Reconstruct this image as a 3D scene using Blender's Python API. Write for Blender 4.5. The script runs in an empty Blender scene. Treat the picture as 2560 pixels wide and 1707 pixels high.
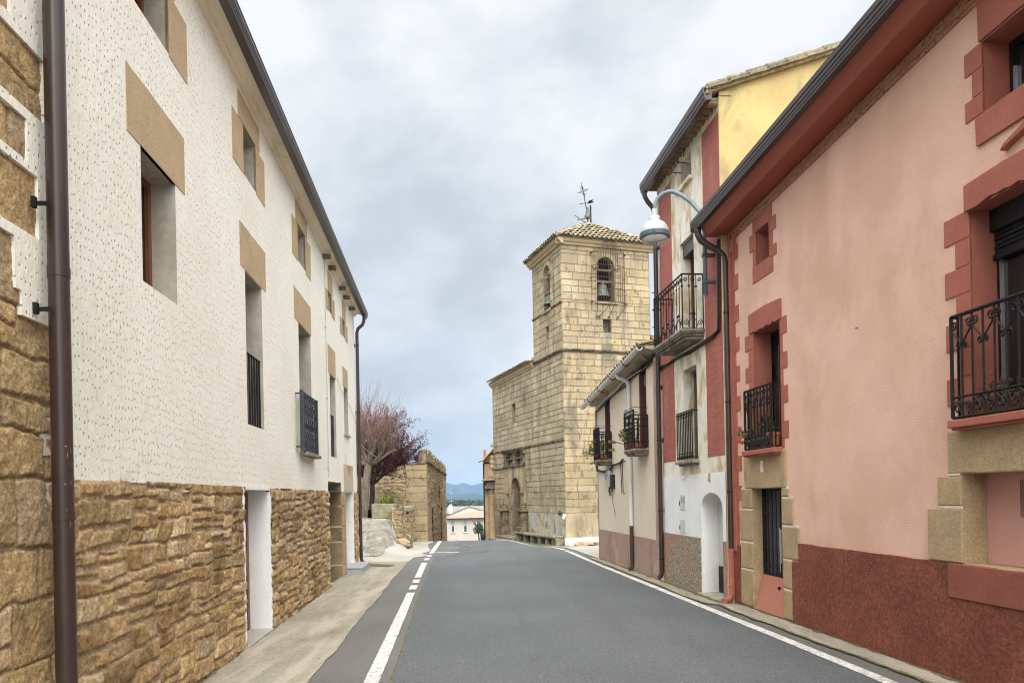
import bpy, bmesh, math, random
import numpy as np
from mathutils import Vector, Matrix

R = math.radians
random.seed(7)
SC = bpy.context.scene
COL = SC.collection

# ------------------------------------------------------------------ camera
cam_d = bpy.data.cameras.new('camera')
cam = bpy.data.objects.new('camera', cam_d)
COL.objects.link(cam)
cam_d.sensor_fit = 'HORIZONTAL'
cam_d.sensor_width = 36
cam_d.lens = 26
cam_d.shift_y = 0.1506
cam_d.clip_start = 0.05
cam_d.clip_end = 12000
cam.matrix_world = Matrix.Translation((0, 0, 2.0)) @ Matrix.Rotation(R(90), 4, 'X') @ Matrix.Rotation(-0.02, 4, 'Z')
SC.camera = cam

# ------------------------------------------------------------------ sky, sun, exposure
SUN_EL, SUN_AZ = 40, 172          # degrees; azimuth clockwise from +Y (behind the camera, to the right)
w = bpy.data.worlds.new('World')
SC.world = w
w.use_nodes = True
wn = w.node_tree
for n in list(wn.nodes):
    wn.nodes.remove(n)
wo = wn.nodes.new('ShaderNodeOutputWorld')
bg = wn.nodes.new('ShaderNodeBackground')
bg.inputs['Strength'].default_value = 0.1
sky = wn.nodes.new('ShaderNodeTexSky')
sky.sky_type = 'NISHITA'
sky.sun_disc = False
sky.sun_elevation = R(SUN_EL)
sky.sun_rotation = R(SUN_AZ)
tc = wn.nodes.new('ShaderNodeTexCoord')


def wmap(scale, loc=(0, 0, 0)):
    m = wn.nodes.new('ShaderNodeMapping')
    m.inputs['Scale'].default_value = scale
    m.inputs['Location'].default_value = loc
    wn.links.new(tc.outputs['Generated'], m.inputs['Vector'])
    return m.outputs[0]


def wnoise(vec, scale, detail, rough=.55, dist=0.0):
    n = wn.nodes.new('ShaderNodeTexNoise')
    n.inputs['Scale'].default_value = scale
    n.inputs['Detail'].default_value = detail
    n.inputs['Roughness'].default_value = rough
    n.inputs['Distortion'].default_value = dist
    wn.links.new(vec, n.inputs['Vector'])
    return n.outputs['Fac']


def wramp(fac, stops):
    r = wn.nodes.new('ShaderNodeValToRGB')
    e = r.color_ramp.elements
    while len(e) < len(stops):
        e.new(.5)
    for k, (p, c) in enumerate(stops):
        e[k].position = p
        e[k].color = (*c, 1)
    wn.links.new(fac, r.inputs['Fac'])
    return r.outputs['Color']


def wmix(fac, a, b, mode='MIX'):
    m = wn.nodes.new('ShaderNodeMix')
    m.data_type = 'RGBA'
    m.blend_type = mode
    for s, v in ((m.inputs[0], fac), (m.inputs[6], a), (m.inputs[7], b)):
        if isinstance(v, (int, float)):
            s.default_value = v
        elif isinstance(v, tuple):
            s.default_value = (*v, 1)
        else:
            wn.links.new(v, s)
    return m.outputs[2]


SKYK = 10.0
big = wnoise(wmap((1, 1, 1.7), (3.1, .7, 1.3)), 2.1, 6, .52, .3)
fine = wnoise(wmap((1, 1, 1.5), (8.3, 4.7, 2.2)), 5.0, 10, .58, .25)
addn = wn.nodes.new('ShaderNodeMath'); addn.operation = 'MULTIPLY_ADD'
wn.links.new(fine, addn.inputs[0]); addn.inputs[1].default_value = .50
wn.links.new(big, addn.inputs[2])
cl = wramp(addn.outputs[0], [(.56, (.49, .54, .60)), (.66, (.56, .605, .66)), (.76, (.67, .71, .755)), (.88, (.81, .835, .86))])
clk = wmix(1.0, cl, (SKYK, SKYK, SKYK), 'MULTIPLY')
col = wmix(.93, sky.outputs[0], clk)
# the cloud deck is brighter high up and around the hidden sun
geo = wn.nodes.new('ShaderNodeSeparateXYZ')
wn.links.new(tc.outputs['Generated'], geo.inputs[0])
sd = (math.sin(R(SUN_AZ)) * math.cos(R(SUN_EL)), math.cos(R(SUN_AZ)) * math.cos(R(SUN_EL)), math.sin(R(SUN_EL)))
dp = wn.nodes.new('ShaderNodeVectorMath'); dp.operation = 'DOT_PRODUCT'
wn.links.new(tc.outputs['Generated'], dp.inputs[0])
dp.inputs[1].default_value = sd
glow = wramp(dp.outputs['Value'], [(.22, (1, 1, 1)), (.6, (2.6, 2.5, 2.35)), (1.0, (4.4, 4.2, 3.9))])
col = wmix(1.0, col, glow, 'MULTIPLY')
# a paler, bluer band low over the horizon
hz = wramp(geo.outputs['Z'], [(0.0, (.86, .93, 1.0)), (.10, (.93, .97, 1.0)), (.28, (1, 1, 1)), (.56, (1.05, 1.04, 1.03)), (.75, (1.9, 1.87, 1.84)), (.98, (2.5, 2.45, 2.4))])
col = wmix(1.0, col, hz, 'MULTIPLY')
wn.links.new(col, bg.inputs['Color'])
wn.links.new(bg.outputs[0], wo.inputs['Surface'])

sun_d = bpy.data.lights.new('sun', 'SUN')
sun_d.energy = 1.5
sun_d.angle = R(30)
sun_d.color = (1, .95, .86)
sun = bpy.data.objects.new('sun', sun_d)
COL.objects.link(sun)
sun.rotation_euler = Vector(sd).to_track_quat('Z', 'Y').to_euler()
sun.location = (20, -30, 40)

SC.view_settings.view_transform = 'Standard'
SC.view_settings.look = 'None'
SC.view_settings.exposure = 0.24
SC.view_settings.gamma = 1
SC.cycles.use_denoising = True
SC.cycles.filter_width = 1.1
SC.cycles.max_bounces = 6
SC.cycles.diffuse_bounces = 4
SC.cycles.volume_bounces = 0
SC.cycles.transparent_max_bounces = 12


# ------------------------------------------------------------------ materials
def nodes(name):
    m = bpy.data.materials.new(name)
    m.use_nodes = True
    nt = m.node_tree
    for n in list(nt.nodes):
        nt.nodes.remove(n)
    o = nt.nodes.new('ShaderNodeOutputMaterial')
    b = nt.nodes.new('ShaderNodeBsdfPrincipled')
    nt.links.new(b.outputs[0], o.inputs['Surface'])
    return m, nt, b


def put(nt, sock, v):
    if isinstance(v, (int, float)):
        sock.default_value = v
    elif isinstance(v, tuple):
        sock.default_value = (*v, 1) if len(v) == 3 and sock.type == 'RGBA' else v
    else:
        nt.links.new(v, sock)


def coords(nt, scale=(1, 1, 1), loc=(0, 0, 0), rot=(0, 0, 0)):
    t = nt.nodes.new('ShaderNodeTexCoord')
    m = nt.nodes.new('ShaderNodeMapping')
    m.inputs['Scale'].default_value = scale
    m.inputs['Location'].default_value = loc
    m.inputs['Rotation'].default_value = rot
    nt.links.new(t.outputs['Object'], m.inputs['Vector'])
    return m.outputs[0]


def tnoise(nt, vec, scale, detail=4, rough=.55, dist=0.0):
    n = nt.nodes.new('ShaderNodeTexNoise')
    put(nt, n.inputs['Scale'], scale)
    n.inputs['Detail'].default_value = detail
    n.inputs['Roughness'].default_value = rough
    n.inputs['Distortion'].default_value = dist
    nt.links.new(vec, n.inputs['Vector'])
    return n.outputs['Fac']


def ramp(nt, fac, lo, hi, c0=0.0, c1=1.0):
    n = nt.nodes.new('ShaderNodeMapRange')
    n.interpolation_type = 'SMOOTHSTEP'
    nt.links.new(fac, n.inputs['Value'])
    n.inputs['From Min'].default_value = lo
    n.inputs['From Max'].default_value = hi
    n.inputs['To Min'].default_value = c0
    n.inputs['To Max'].default_value = c1
    return n.outputs['Result']


def mixc(nt, fac, a, b, mode='MIX'):
    m = nt.nodes.new('ShaderNodeMix')
    m.data_type = 'RGBA'
    m.blend_type = mode
    put(nt, m.inputs[0], fac)
    put(nt, m.inputs[6], a)
    put(nt, m.inputs[7], b)
    return m.outputs[2]


def math_(nt, op, a, b=0.0):
    n = nt.nodes.new('ShaderNodeMath')
    n.operation = op
    put(nt, n.inputs[0], a)
    put(nt, n.inputs[1], b)
    return n.outputs[0]


def bumpn(nt, height, strength, dist, normal=None):
    n = nt.nodes.new('ShaderNodeBump')
    n.inputs['Strength'].default_value = strength
    n.inputs['Distance'].default_value = dist
    nt.links.new(height, n.inputs['Height'])
    if normal is not None:
        nt.links.new(normal, n.inputs['Normal'])
    return n.outputs[0]


def surf(name, c, c2=None, scale=2.0, grain=None, bump=None, bump2=None, rough=.85, metal=0.0, spec=.3,
         stains=(), attr=False, streak=None, sscale=(1, 1, 1)):
    """Procedural surface: two colours mixed by a broad noise, fine grain, bump, dirt patches with their own shape."""
    m, nt, b = nodes(name)
    v = coords(nt, sscale)
    out = c
    if c2 is not None:
        out = mixc(nt, ramp(nt, tnoise(nt, v, scale, 5, .6), .35, .65), c, c2)
    if attr:
        a = nt.nodes.new('ShaderNodeAttribute')
        a.attribute_name = 'Col'
        out = mixc(nt, 1.0, a.outputs['Color'], out, 'MULTIPLY')
    if grain:
        gs, amt = grain
        g = ramp(nt, tnoise(nt, v, gs, 3, .7), .3, .7, 1 - amt, 1 + amt)
        out = mixc(nt, 1.0, out, g, 'MULTIPLY')
    for (sc, ss, lo, hi, amt) in stains:
        vv = coords(nt, ss, (random.random() * 9, 3, random.random() * 9))
        f = ramp(nt, tnoise(nt, vv, 1.0, 6, .62, .4), lo - .05, hi - .10, 0, amt)
        out = mixc(nt, f, out, sc)
    put(nt, b.inputs['Base Color'], out)
    b.inputs['Roughness'].default_value = rough
    b.inputs['Metallic'].default_value = metal
    b.inputs['Specular IOR Level'].default_value = spec
    nrm = None
    for bp in (bump, bump2):
        if bp:
            nrm = bumpn(nt, tnoise(nt, v, bp[0], 4, .6), bp[1], bp[2], nrm)
    if nrm is not None:
        nt.links.new(nrm, b.inputs['Normal'])
    return m


def pitted_plaster():
    m, nt, b = nodes('white pitted plaster')
    v = coords(nt)
    s = nt.nodes.new('ShaderNodeSeparateXYZ'); nt.links.new(v, s.inputs[0])
    warp = tnoise(nt, coords(nt, (1, 1, 1)), 1.3, 3)
    wz = math_(nt, 'MULTIPLY_ADD', warp, .25)
    zz = math_(nt, 'ADD', s.outputs['Z'], math_(nt, 'MULTIPLY', warp, .22))
    c = nt.nodes.new('ShaderNodeCombineXYZ')
    nt.links.new(math_(nt, 'MULTIPLY', s.outputs['X'], 15.0), c.inputs[0])
    nt.links.new(math_(nt, 'MULTIPLY', zz, 11.0), c.inputs[1])
    vo = nt.nodes.new('ShaderNodeTexVoronoi'); vo.voronoi_dimensions = '2D'
    vo.inputs['Randomness'].default_value = .5
    vo.inputs['Scale'].default_value = 1.0
    nt.links.new(c.outputs[0], vo.inputs['Vector'])
    pit = math_(nt, 'MULTIPLY', ramp(nt, vo.outputs['Distance'], .17, .03), ramp(nt, tnoise(nt, v, 2.3, 4, .65), .36, .60, .25, 1.0))
    # the trowel drag above and below each pit
    c2 = nt.nodes.new('ShaderNodeCombineXYZ')
    nt.links.new(math_(nt, 'MULTIPLY', s.outputs['X'], 15.0), c2.inputs[0])
    nt.links.new(math_(nt, 'MULTIPLY', zz, 11.0 * .45), c2.inputs[1])
    drag = tnoise(nt, coords(nt, (26, 1, 5.5)), 1.0, 5, .7, .8)
    soft = tnoise(nt, coords(nt, (11, 1, 7)), 1.0, 3, .6)
    base = mixc(nt, ramp(nt, tnoise(nt, v, .55, 5), .35, .7), (.85, .825, .735), (.79, .76, .665))
    base = mixc(nt, ramp(nt, drag, .50, .72, 0, .6), base, (.60, .49, .33))
    base = mixc(nt, ramp(nt, tnoise(nt, coords(nt, (9, 1, .7)), 1.0, 5), .60, .80, 0, .35), base, (.66, .58, .43))
    base = mixc(nt, math_(nt, 'MULTIPLY', pit, .62), base, (.42, .31, .175))
    put(nt, b.inputs['Base Color'], base)
    b.inputs['Roughness'].default_value = .8
    b.inputs['Specular IOR Level'].default_value = .25
    h = math_(nt, 'SUBTRACT', math_(nt, 'ADD', math_(nt, 'MULTIPLY', drag, .5), math_(nt, 'MULTIPLY', soft, .5)), math_(nt, 'MULTIPLY', pit, .9))
    nt.links.new(bumpn(nt, h, 1.0, .016), b.inputs['Normal'])
    return m


def painted_brick():
    m, nt, b = nodes('red painted brick')
    v = coords(nt)
    s = nt.nodes.new('ShaderNodeSeparateXYZ'); nt.links.new(v, s.inputs[0])
    c = nt.nodes.new('ShaderNodeCombineXYZ')
    wv = tnoise(nt, v, 3.0, 3)
    nt.links.new(s.outputs['X'], c.inputs[0])
    nt.links.new(math_(nt, 'ADD', s.outputs['Z'], math_(nt, 'MULTIPLY', wv, .02)), c.inputs[1])
    br = nt.nodes.new('ShaderNodeTexBrick')
    br.inputs['Scale'].default_value = 1.0
    br.inputs['Brick Width'].default_value = .27
    br.inputs['Row Height'].default_value = .058
    br.inputs['Mortar Size'].default_value = .006
    br.inputs['Mortar Smooth'].default_value = .4
    br.inputs['Color1'].default_value = (.40, .125, .09, 1)
    br.inputs['Color2'].default_value = (.32, .092, .068, 1)
    br.inputs['Mortar'].default_value = (.20, .055, .042, 1)
    nt.links.new(c.outputs[0], br.inputs['Vector'])
    out = mixc(nt, ramp(nt, tnoise(nt, coords(nt, (2, 2, .7)), 1.2, 5), .5, .75, 0, .5), br.outputs['Color'], (.44, .19, .15))
    put(nt, b.inputs['Base Color'], out)
    b.inputs['Roughness'].default_value = .75
    nt.links.new(bumpn(nt, br.outputs['Fac'], -1.0, .015), b.inputs['Normal'])
    return m


def asphalt(name, c1, c2, chip):
    m, nt, b = nodes(name)
    v = coords(nt)
    base = mixc(nt, ramp(nt, tnoise(nt, v, .35, 6, .6), .35, .65), c1, c2)
    base = mixc(nt, ramp(nt, tnoise(nt, coords(nt, (1.5, .12, 1)), 1.0, 5), .46, .68, 0, .5), base, tuple(x * .70 for x in c1))
    vo = nt.nodes.new('ShaderNodeTexVoronoi'); vo.inputs['Scale'].default_value = 70
    nt.links.new(v, vo.inputs['Vector'])
    sp = tnoise(nt, v, 34, 5, .85)
    base = mixc(nt, ramp(nt, sp, .52, .68, 0, .6), base, chip)
    base = mixc(nt, ramp(nt, sp, .47, .33, 0, .7), base, (.025, .025, .026))
    base = mixc(nt, ramp(nt, tnoise(nt, v, 16, 4, .7), .35, .7, 0, .25), base, tuple(x * 1.6 for x in c2))
    put(nt, b.inputs['Base Color'], base)
    b.inputs['Roughness'].default_value = .78
    b.inputs['Specular IOR Level'].default_value = .35
    nt.links.new(bumpn(nt, vo.outputs['Distance'], .5, .01), b.inputs['Normal'])
    return m


def glassy(name, c, rough=.06):
    m, nt, b = nodes(name)
    put(nt, b.inputs['Base Color'], c)
    b.inputs['Roughness'].default_value = rough
    b.inputs['Specular IOR Level'].default_value = .6
    return m


def leafmat(name):
    m, nt, b = nodes(name)
    a = nt.nodes.new('ShaderNodeAttribute'); a.attribute_name = 'Col'
    put(nt, b.inputs['Base Color'], a.outputs['Color'])
    b.inputs['Roughness'].default_value = .6
    b.inputs['Specular IOR Level'].default_value = .25
    return m


MT = {}
MT['pitted'] = pitted_plaster()
MT['brick'] = painted_brick()
MT['rubble'] = surf('rubble stone', (1, 1, 1), (.80, .78, .74), 5, (30, .32), (55, .9, .010), (16, .6, .02), .9, attr=True, spec=.15,
                    stains=[((.13, .095, .055), (.9, .9, .6), .60, .85, .55)])
MT['ashlar'] = surf('ashlar stone', (1, 1, 1), (.84, .83, .80), 1.2, (20, .14), (40, .4, .006), (9, .35, .015), .9, attr=True, spec=.15,
                    stains=[((.10, .092, .08), (1.5, 1.5, .35), .54, .78, .7), ((.22, .19, .125), (.5, .5, .4), .46, .75, .5), ((.06, .055, .045), (3.2, 3.2, 2.2), .62, .76, .55)])
MT['mortar'] = surf('old mortar', (.17, .125, .075), (.24, .18, .10), 4, (30, .2), (30, .5, .01), rough=.95, spec=.1)
MT['limejoint'] = surf('church joint mortar', (.28, .225, .15), (.20, .16, .105), 3, (30, .2), (30, .5, .01), rough=.95, spec=.1)
MT['darkstone'] = surf('blackened stone', (.085, .075, .06), (.26, .20, .125), 3.5, (25, .25), (20, .6, .02), rough=.92, spec=.15)
MT['cement'] = surf('tan cement render', (.46, .345, .205), (.41, .31, .185), 2.5, (90, .22), (120, .5, .004), rough=.88, spec=.2,
                    stains=[((.30, .22, .13), (3, 3, 1.2), .62, .85, .4)])
MT['greyrender'] = surf('grey cement reveal', (.46, .42, .35), (.38, .34, .275), 1.8, (14, .08), (30, .3, .004), rough=.8, spec=.2,
                        stains=[((.30, .25, .18), (2, 2, 1), .6, .8, .5)])
MT['oldrender'] = surf('flaking tan render', (.42, .29, .15), (.36, .245, .13), 2.2, (22, .1), (18, .4, .008), rough=.9, spec=.2,
                       stains=[((.50, .43, .33), (1.8, 1.8, 1.3), .62, .66, .9), ((.20, .14, .08), (1, 1, .5), .6, .8, .6)])
MT['whitepaint'] = surf('white limewash', (.80, .80, .79), (.74, .74, .735), 1.5, (20, .04), (18, .3, .006), rough=.75, spec=.25)
MT['soffit'] = surf('cream painted cornice', (.84, .77, .60), (.76, .69, .52), 1.6, (30, .05), (20, .2, .004), rough=.7,
                    stains=[((.42, .33, .2), (.7, 3, 3), .6, .8, .45)])
MT['brown'] = surf('brown lacquered metal', (.046, .027, .022), (.036, .022, .019), 3, None, (6, .05, .003), rough=.34, metal=.0, spec=.5,
                   stains=[((.13, .095, .08), (5, 5, 1.2), .66, .80, .4)])
MT['wood'] = surf('brown varnished wood', (.20, .075, .028), (.13, .048, .02), 9, (30, .15), (40, .2, .003), rough=.42, spec=.45, sscale=(1, 1, .12))
MT['glass'] = glassy('dark window glass', (.012, .014, .016))
MT['glass2'] = glassy('grey window glass', (.06, .075, .085), .12)
MT['iron'] = surf('black wrought iron', (.008, .008, .009), (.014, .013, .013), 14, None, (40, .2, .002), rough=.6, spec=.25)
MT['bluiron'] = surf('blue black painted iron', (.032, .042, .052), (.022, .028, .036), 14, None, (40, .2, .002), rough=.42, spec=.45)
MT['rust'] = surf('rusted iron', (.085, .05, .032), (.05, .038, .03), 9, (40, .3), (40, .4, .004), rough=.85)
MT['pink'] = surf('salmon pink stucco', (.80, .525, .41), (.72, .455, .345), .9, (75, .12), (55, .95, .016), (150, .6, .006), .88, spec=.2,
                  stains=[((.62, .37, .25), (1.1, 1.1, .25), .55, .85, .4), ((.80, .56, .44), (1.6, 1.6, .2), .58, .8, .5), ((.58, .35, .25), (.7, .7, .5), .50, .74, .5)])
MT['dado'] = surf('maroon roughcast', (.285, .098, .062), (.235, .078, .05), 1.6, (24, .3), (34, 1.0, .05), (90, .8, .015), .9, spec=.2)
MT['redtrim'] = surf('terracotta red paint', (.37, .125, .087), (.33, .108, .075), 2.0, (30, .07), (26, .35, .006), rough=.72, spec=.28,
                     stains=[((.27, .085, .06), (2, 2, 2), .6, .85, .45)])
MT['ledge'] = surf('smooth maroon ledge', (.275, .098, .068), (.235, .08, .056), 1.6, (26, .1), (14, .5, .012), rough=.85, spec=.2)
MT['redsheet'] = surf('terracotta painted sheet', (.43, .17, .12), (.41, .16, .112), 1.5, None, (5, .06, .004), rough=.55, spec=.3)
MT['meter'] = surf('grey plastic box', (.55, .56, .55), None, rough=.6)
MT['redsoffit'] = surf('red painted soffit', (.31, .083, .05), (.28, .073, .045), 1.5, (20, .05), (12, .15, .004), rough=.62, spec=.3)
MT['band'] = surf('tan cork like band', (.42, .215, .12), (.36, .18, .10), 3, (40, .25), (28, .8, .012), rough=.9,
                  stains=[((.14, .06, .035), (26, 26, 34), .60, .68, .9)])
MT['sandstone'] = surf('weathered sandstone', (.43, .315, .18), (.36, .27, .16), 2.2, (45, .2), (35, .7, .008), (8, .3, .02), .9, spec=.15,
                       stains=[((.15, .095, .04), (2.3, 2.3, 1.6), .58, .8, .6)])
MT['joint'] = surf('pale lime joint', (.70, .62, .52), (.60, .52, .42), 6, (40, .1), rough=.9)
MT['stainedwhite'] = surf('stained white render', (.78, .75, .66), (.70, .66, .55), 1.6, (30, .05), (14, .35, .008), rough=.82, spec=.2,
                          stains=[((.46, .34, .16), (2.6, 2.6, 1.3), .50, .74, .85), ((.80, .79, .75), (.8, .8, .5), .55, .75, .5)])
MT['yellow'] = surf('weathered yellow render', (.46, .375, .165), (.39, .315, .14), 1.2, (30, .08), (18, .4, .01), rough=.86, spec=.2,
                    stains=[((.25, .21, .12), (2.2, 2.2, 1.1), .50, .78, .75)])
MT['granite'] = surf('pebble dash dado', (.40, .345, .26), (.20, .175, .13), 22, (30, .6), (30, 1.0, .03), rough=.9, spec=.2,
                     stains=[((.40, .22, .16), (.9, .9, .4), .52, .62, .65)])
MT['cream'] = surf('cream render', (.70, .60, .49), (.65, .55, .44), .8, (30, .04), (12, .3, .01), rough=.86, spec=.2,
                   stains=[((.46, .37, .29), (1.4, 1.4, .35), .60, .82, .5)])
MT['mauve'] = surf('dusty mauve dado', (.385, .262, .218), (.34, .23, .19), 1.2, (22, .08), (16, .4, .01), rough=.88, spec=.2,
                   stains=[((.26, .16, .10), (1.3, 1.3, .7), .56, .74, .7), ((.48, .40, .31), (1.2, 1.2, 1.5), .62, .78, .6)])
MT['maroonwood'] = surf('maroon painted wood', (.105, .034, .029), (.08, .027, .024), 6, None, (20, .2, .003), rough=.5, spec=.35)
MT['slabstone'] = surf('mossy balcony stone', (.30, .265, .20), (.15, .135, .095), 5, (30, .25), (20, .6, .012), rough=.9,
                       stains=[((.06, .055, .04), (4, 4, 3), .55, .75, .7)])
MT['tile'] = surf('old roof tile', (.85, .85, .85), (.58, .58, .57), 9, (30, .25), (25, .5, .008), rough=.9, attr=True, spec=.15,
                  stains=[((.14, .125, .08), (3, 3, 3), .58, .75, .75)])
MT['pvc'] = surf('white plastic pipe', (.64, .64, .63), (.56, .56, .55), 2, None, None, rough=.4, spec=.4)
MT['cable'] = surf('black cable', (.02, .02, .021), None, rough=.6)
MT['redcable'] = surf('painted cable', (.40, .20, .12), (.32, .14, .09), 5, (40, .15), rough=.6)
MT['terracotta'] = surf('terracotta pot', (.40, .145, .063), (.34, .12, .055), 6, (30, .1), (20, .2, .003), rough=.8)
MT['leaf'] = leafmat('leaves')
MT['bark'] = surf('grey bark', (.20, .165, .125), (.13, .105, .08), 7, (40, .3), (18, .8, .03), rough=.95, spec=.1, sscale=(1, 1, .35))
MT['darkbark'] = surf('dark bark', (.065, .055, .048), (.045, .038, .034), 7, (40, .3), (18, .8, .03), rough=.95, spec=.1)
MT['twig'] = surf('twig bark', (.23, .155, .12), (.17, .085, .075), 3, None, rough=.9, spec=.1)
MT['asphalt'] = asphalt('dark asphalt', (.093, .101, .104), (.074, .082, .085), (.30, .30, .29))
MT['oldasphalt'] = asphalt('worn asphalt', (.135, .13, .118), (.105, .103, .095), (.33, .315, .29))
MT['concrete'] = surf('sidewalk concrete', (.31, .28, .222), (.25, .225, .175), .7, (24, .2), (40, .4, .006), rough=.9, spec=.2,
                      stains=[((.42, .37, .29), (2.5, .35, 1), .5, .72, .7), ((.19, .165, .11), (1.4, .5, 1), .56, .8, .55)])
MT['paleconcrete'] = surf('pale concrete', (.38, .36, .32), (.31, .29, .25), .9, (30, .07), (30, .3, .006), rough=.9, spec=.2,
                          stains=[((.38, .34, .27), (1.2, .8, 1), .58, .8, .5)])
MT['slopeconcrete'] = surf('rough pale slope', (.28, .26, .215), (.19, .172, .135), 2.2, (16, .25), (12, .9, .06), rough=.95, spec=.15,
                           stains=[((.16, .13, .08), (1.4, 1.4, 1.4), .62, .72, .8), ((.40, .39, .365), (1.5, 1.5, 1.5), .55, .7, .6)])
MT['paint'] = surf('worn white road paint', (.60, .585, .55), (.48, .47, .44), 3, (30, .3), None, rough=.75, spec=.3,
                   stains=[((.22, .21, .20), (9, 9, 9), .60, .72, .7)])
MT['soil'] = surf('dry earth and grass', (.12, .105, .06), (.075, .085, .04), .05, (3, .2), rough=1.0, spec=.1)
MT['moss'] = surf('weedy joint', (.17, .145, .07), (.10, .09, .05), 9, (40, .4), (30, .6, .01), rough=1, spec=.1)
MT['pinkmetal'] = surf('pink painted sheet metal', (.56, .31, .26), (.54, .295, .25), 1.2, None, (5, .06, .004), rough=.5, spec=.35)
MT['greytile'] = surf('grey ceramic tile', (.36, .37, .385), (.33, .34, .355), 2, (30, .04), rough=.55, spec=.35)
MT['alu'] = surf('satin aluminium', (.55, .56, .57), None, rough=.35, metal=.8)
MT['lampwhite'] = surf('enamelled lamp shell', (.42, .44, .44), (.36, .38, .38), 4, None, rough=.4, spec=.4)
MT['lampgrey'] = surf('grey lamp ring', (.075, .09, .105), None, rough=.45)
MT['armgrey'] = surf('blue grey steel tube', (.15, .20, .225), (.12, .165, .19), 5, None, rough=.42, spec=.45)
MT['bronze'] = surf('green bronze', (.16, .175, .14), (.09, .10, .085), 6, (20, .2), rough=.6, metal=.35)
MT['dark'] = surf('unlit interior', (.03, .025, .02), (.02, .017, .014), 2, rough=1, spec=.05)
MT['doorwood'] = surf('grey weathered planks', (.22, .165, .115), (.13, .10, .075), 3, (24, .25), (30, .5, .006), rough=.85, sscale=(6, 6, .8))
MT['trough'] = surf('lichened stone trough', (.36, .325, .22), (.26, .245, .155), 4, (24, .25), (20, .7, .02), rough=.95)
MT['farwall'] = surf('pale house wall', (.47, .425, .385), (.44, .40, .36), .3, None, rough=.9)
MT['farroof'] = surf('pinkish roof tiles', (.44, .25, .185), (.36, .21, .16), 2.5, (9, .15), (6, .6, .1), rough=.9, sscale=(1, 1, 3))
MT['greyroof'] = surf('grey slate roof', (.24, .225, .205), (.20, .19, .175), 2, (7, .2), rough=.9)
MT['sheet'] = None
MT['bluegrey'] = surf('blue grey shutter', (.27, .31, .35), None, rough=.7)
MT['mountain'] = surf('wooded mountain', (.028, .045, .040), (.045, .06, .048), .004, (.03, .3), rough=1, spec=0)
MT['field'] = surf('ploughed field', (.40, .29, .17), (.34, .25, .15), .05, None, rough=1)


def corrugated():
    m, nt, b = nodes('cream corrugated sheet')
    v = coords(nt)
    s = nt.nodes.new('ShaderNodeSeparateXYZ'); nt.links.new(v, s.inputs[0])
    wv = math_(nt, 'SINE', math_(nt, 'MULTIPLY', s.outputs['X'], 14.0))
    put(nt, b.inputs['Base Color'], mixc(nt, ramp(nt, wv, -1, 1), (.60, .57, .44), (.68, .65, .51)))
    b.inputs['Roughness'].default_value = .7
    nt.links.new(bumpn(nt, wv, .5, .05), b.inputs['Normal'])
    return m


MT['sheet'] = corrugated()


def clear_glass():
    m, nt, b = nodes('clear lamp bowl')
    b.inputs['Base Color'].default_value = (.8, .82, .83, 1)
    b.inputs['Roughness'].default_value = .05
    b.inputs['Alpha'].default_value = .28
    return m


MT['bowl'] = clear_glass()


# ------------------------------------------------------------------ things and parts
def thing(name, label, cat, loc=(0, 0, 0), rotz=0.0, group=None):
    o = bpy.data.objects.new(name, None)
    COL.objects.link(o)
    o.location = loc
    o.rotation_euler = (0, 0, rotz)
    o.empty_display_size = .2
    o['label'] = label
    o['category'] = cat
    if group:
        o['group'] = group
    return o


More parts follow.
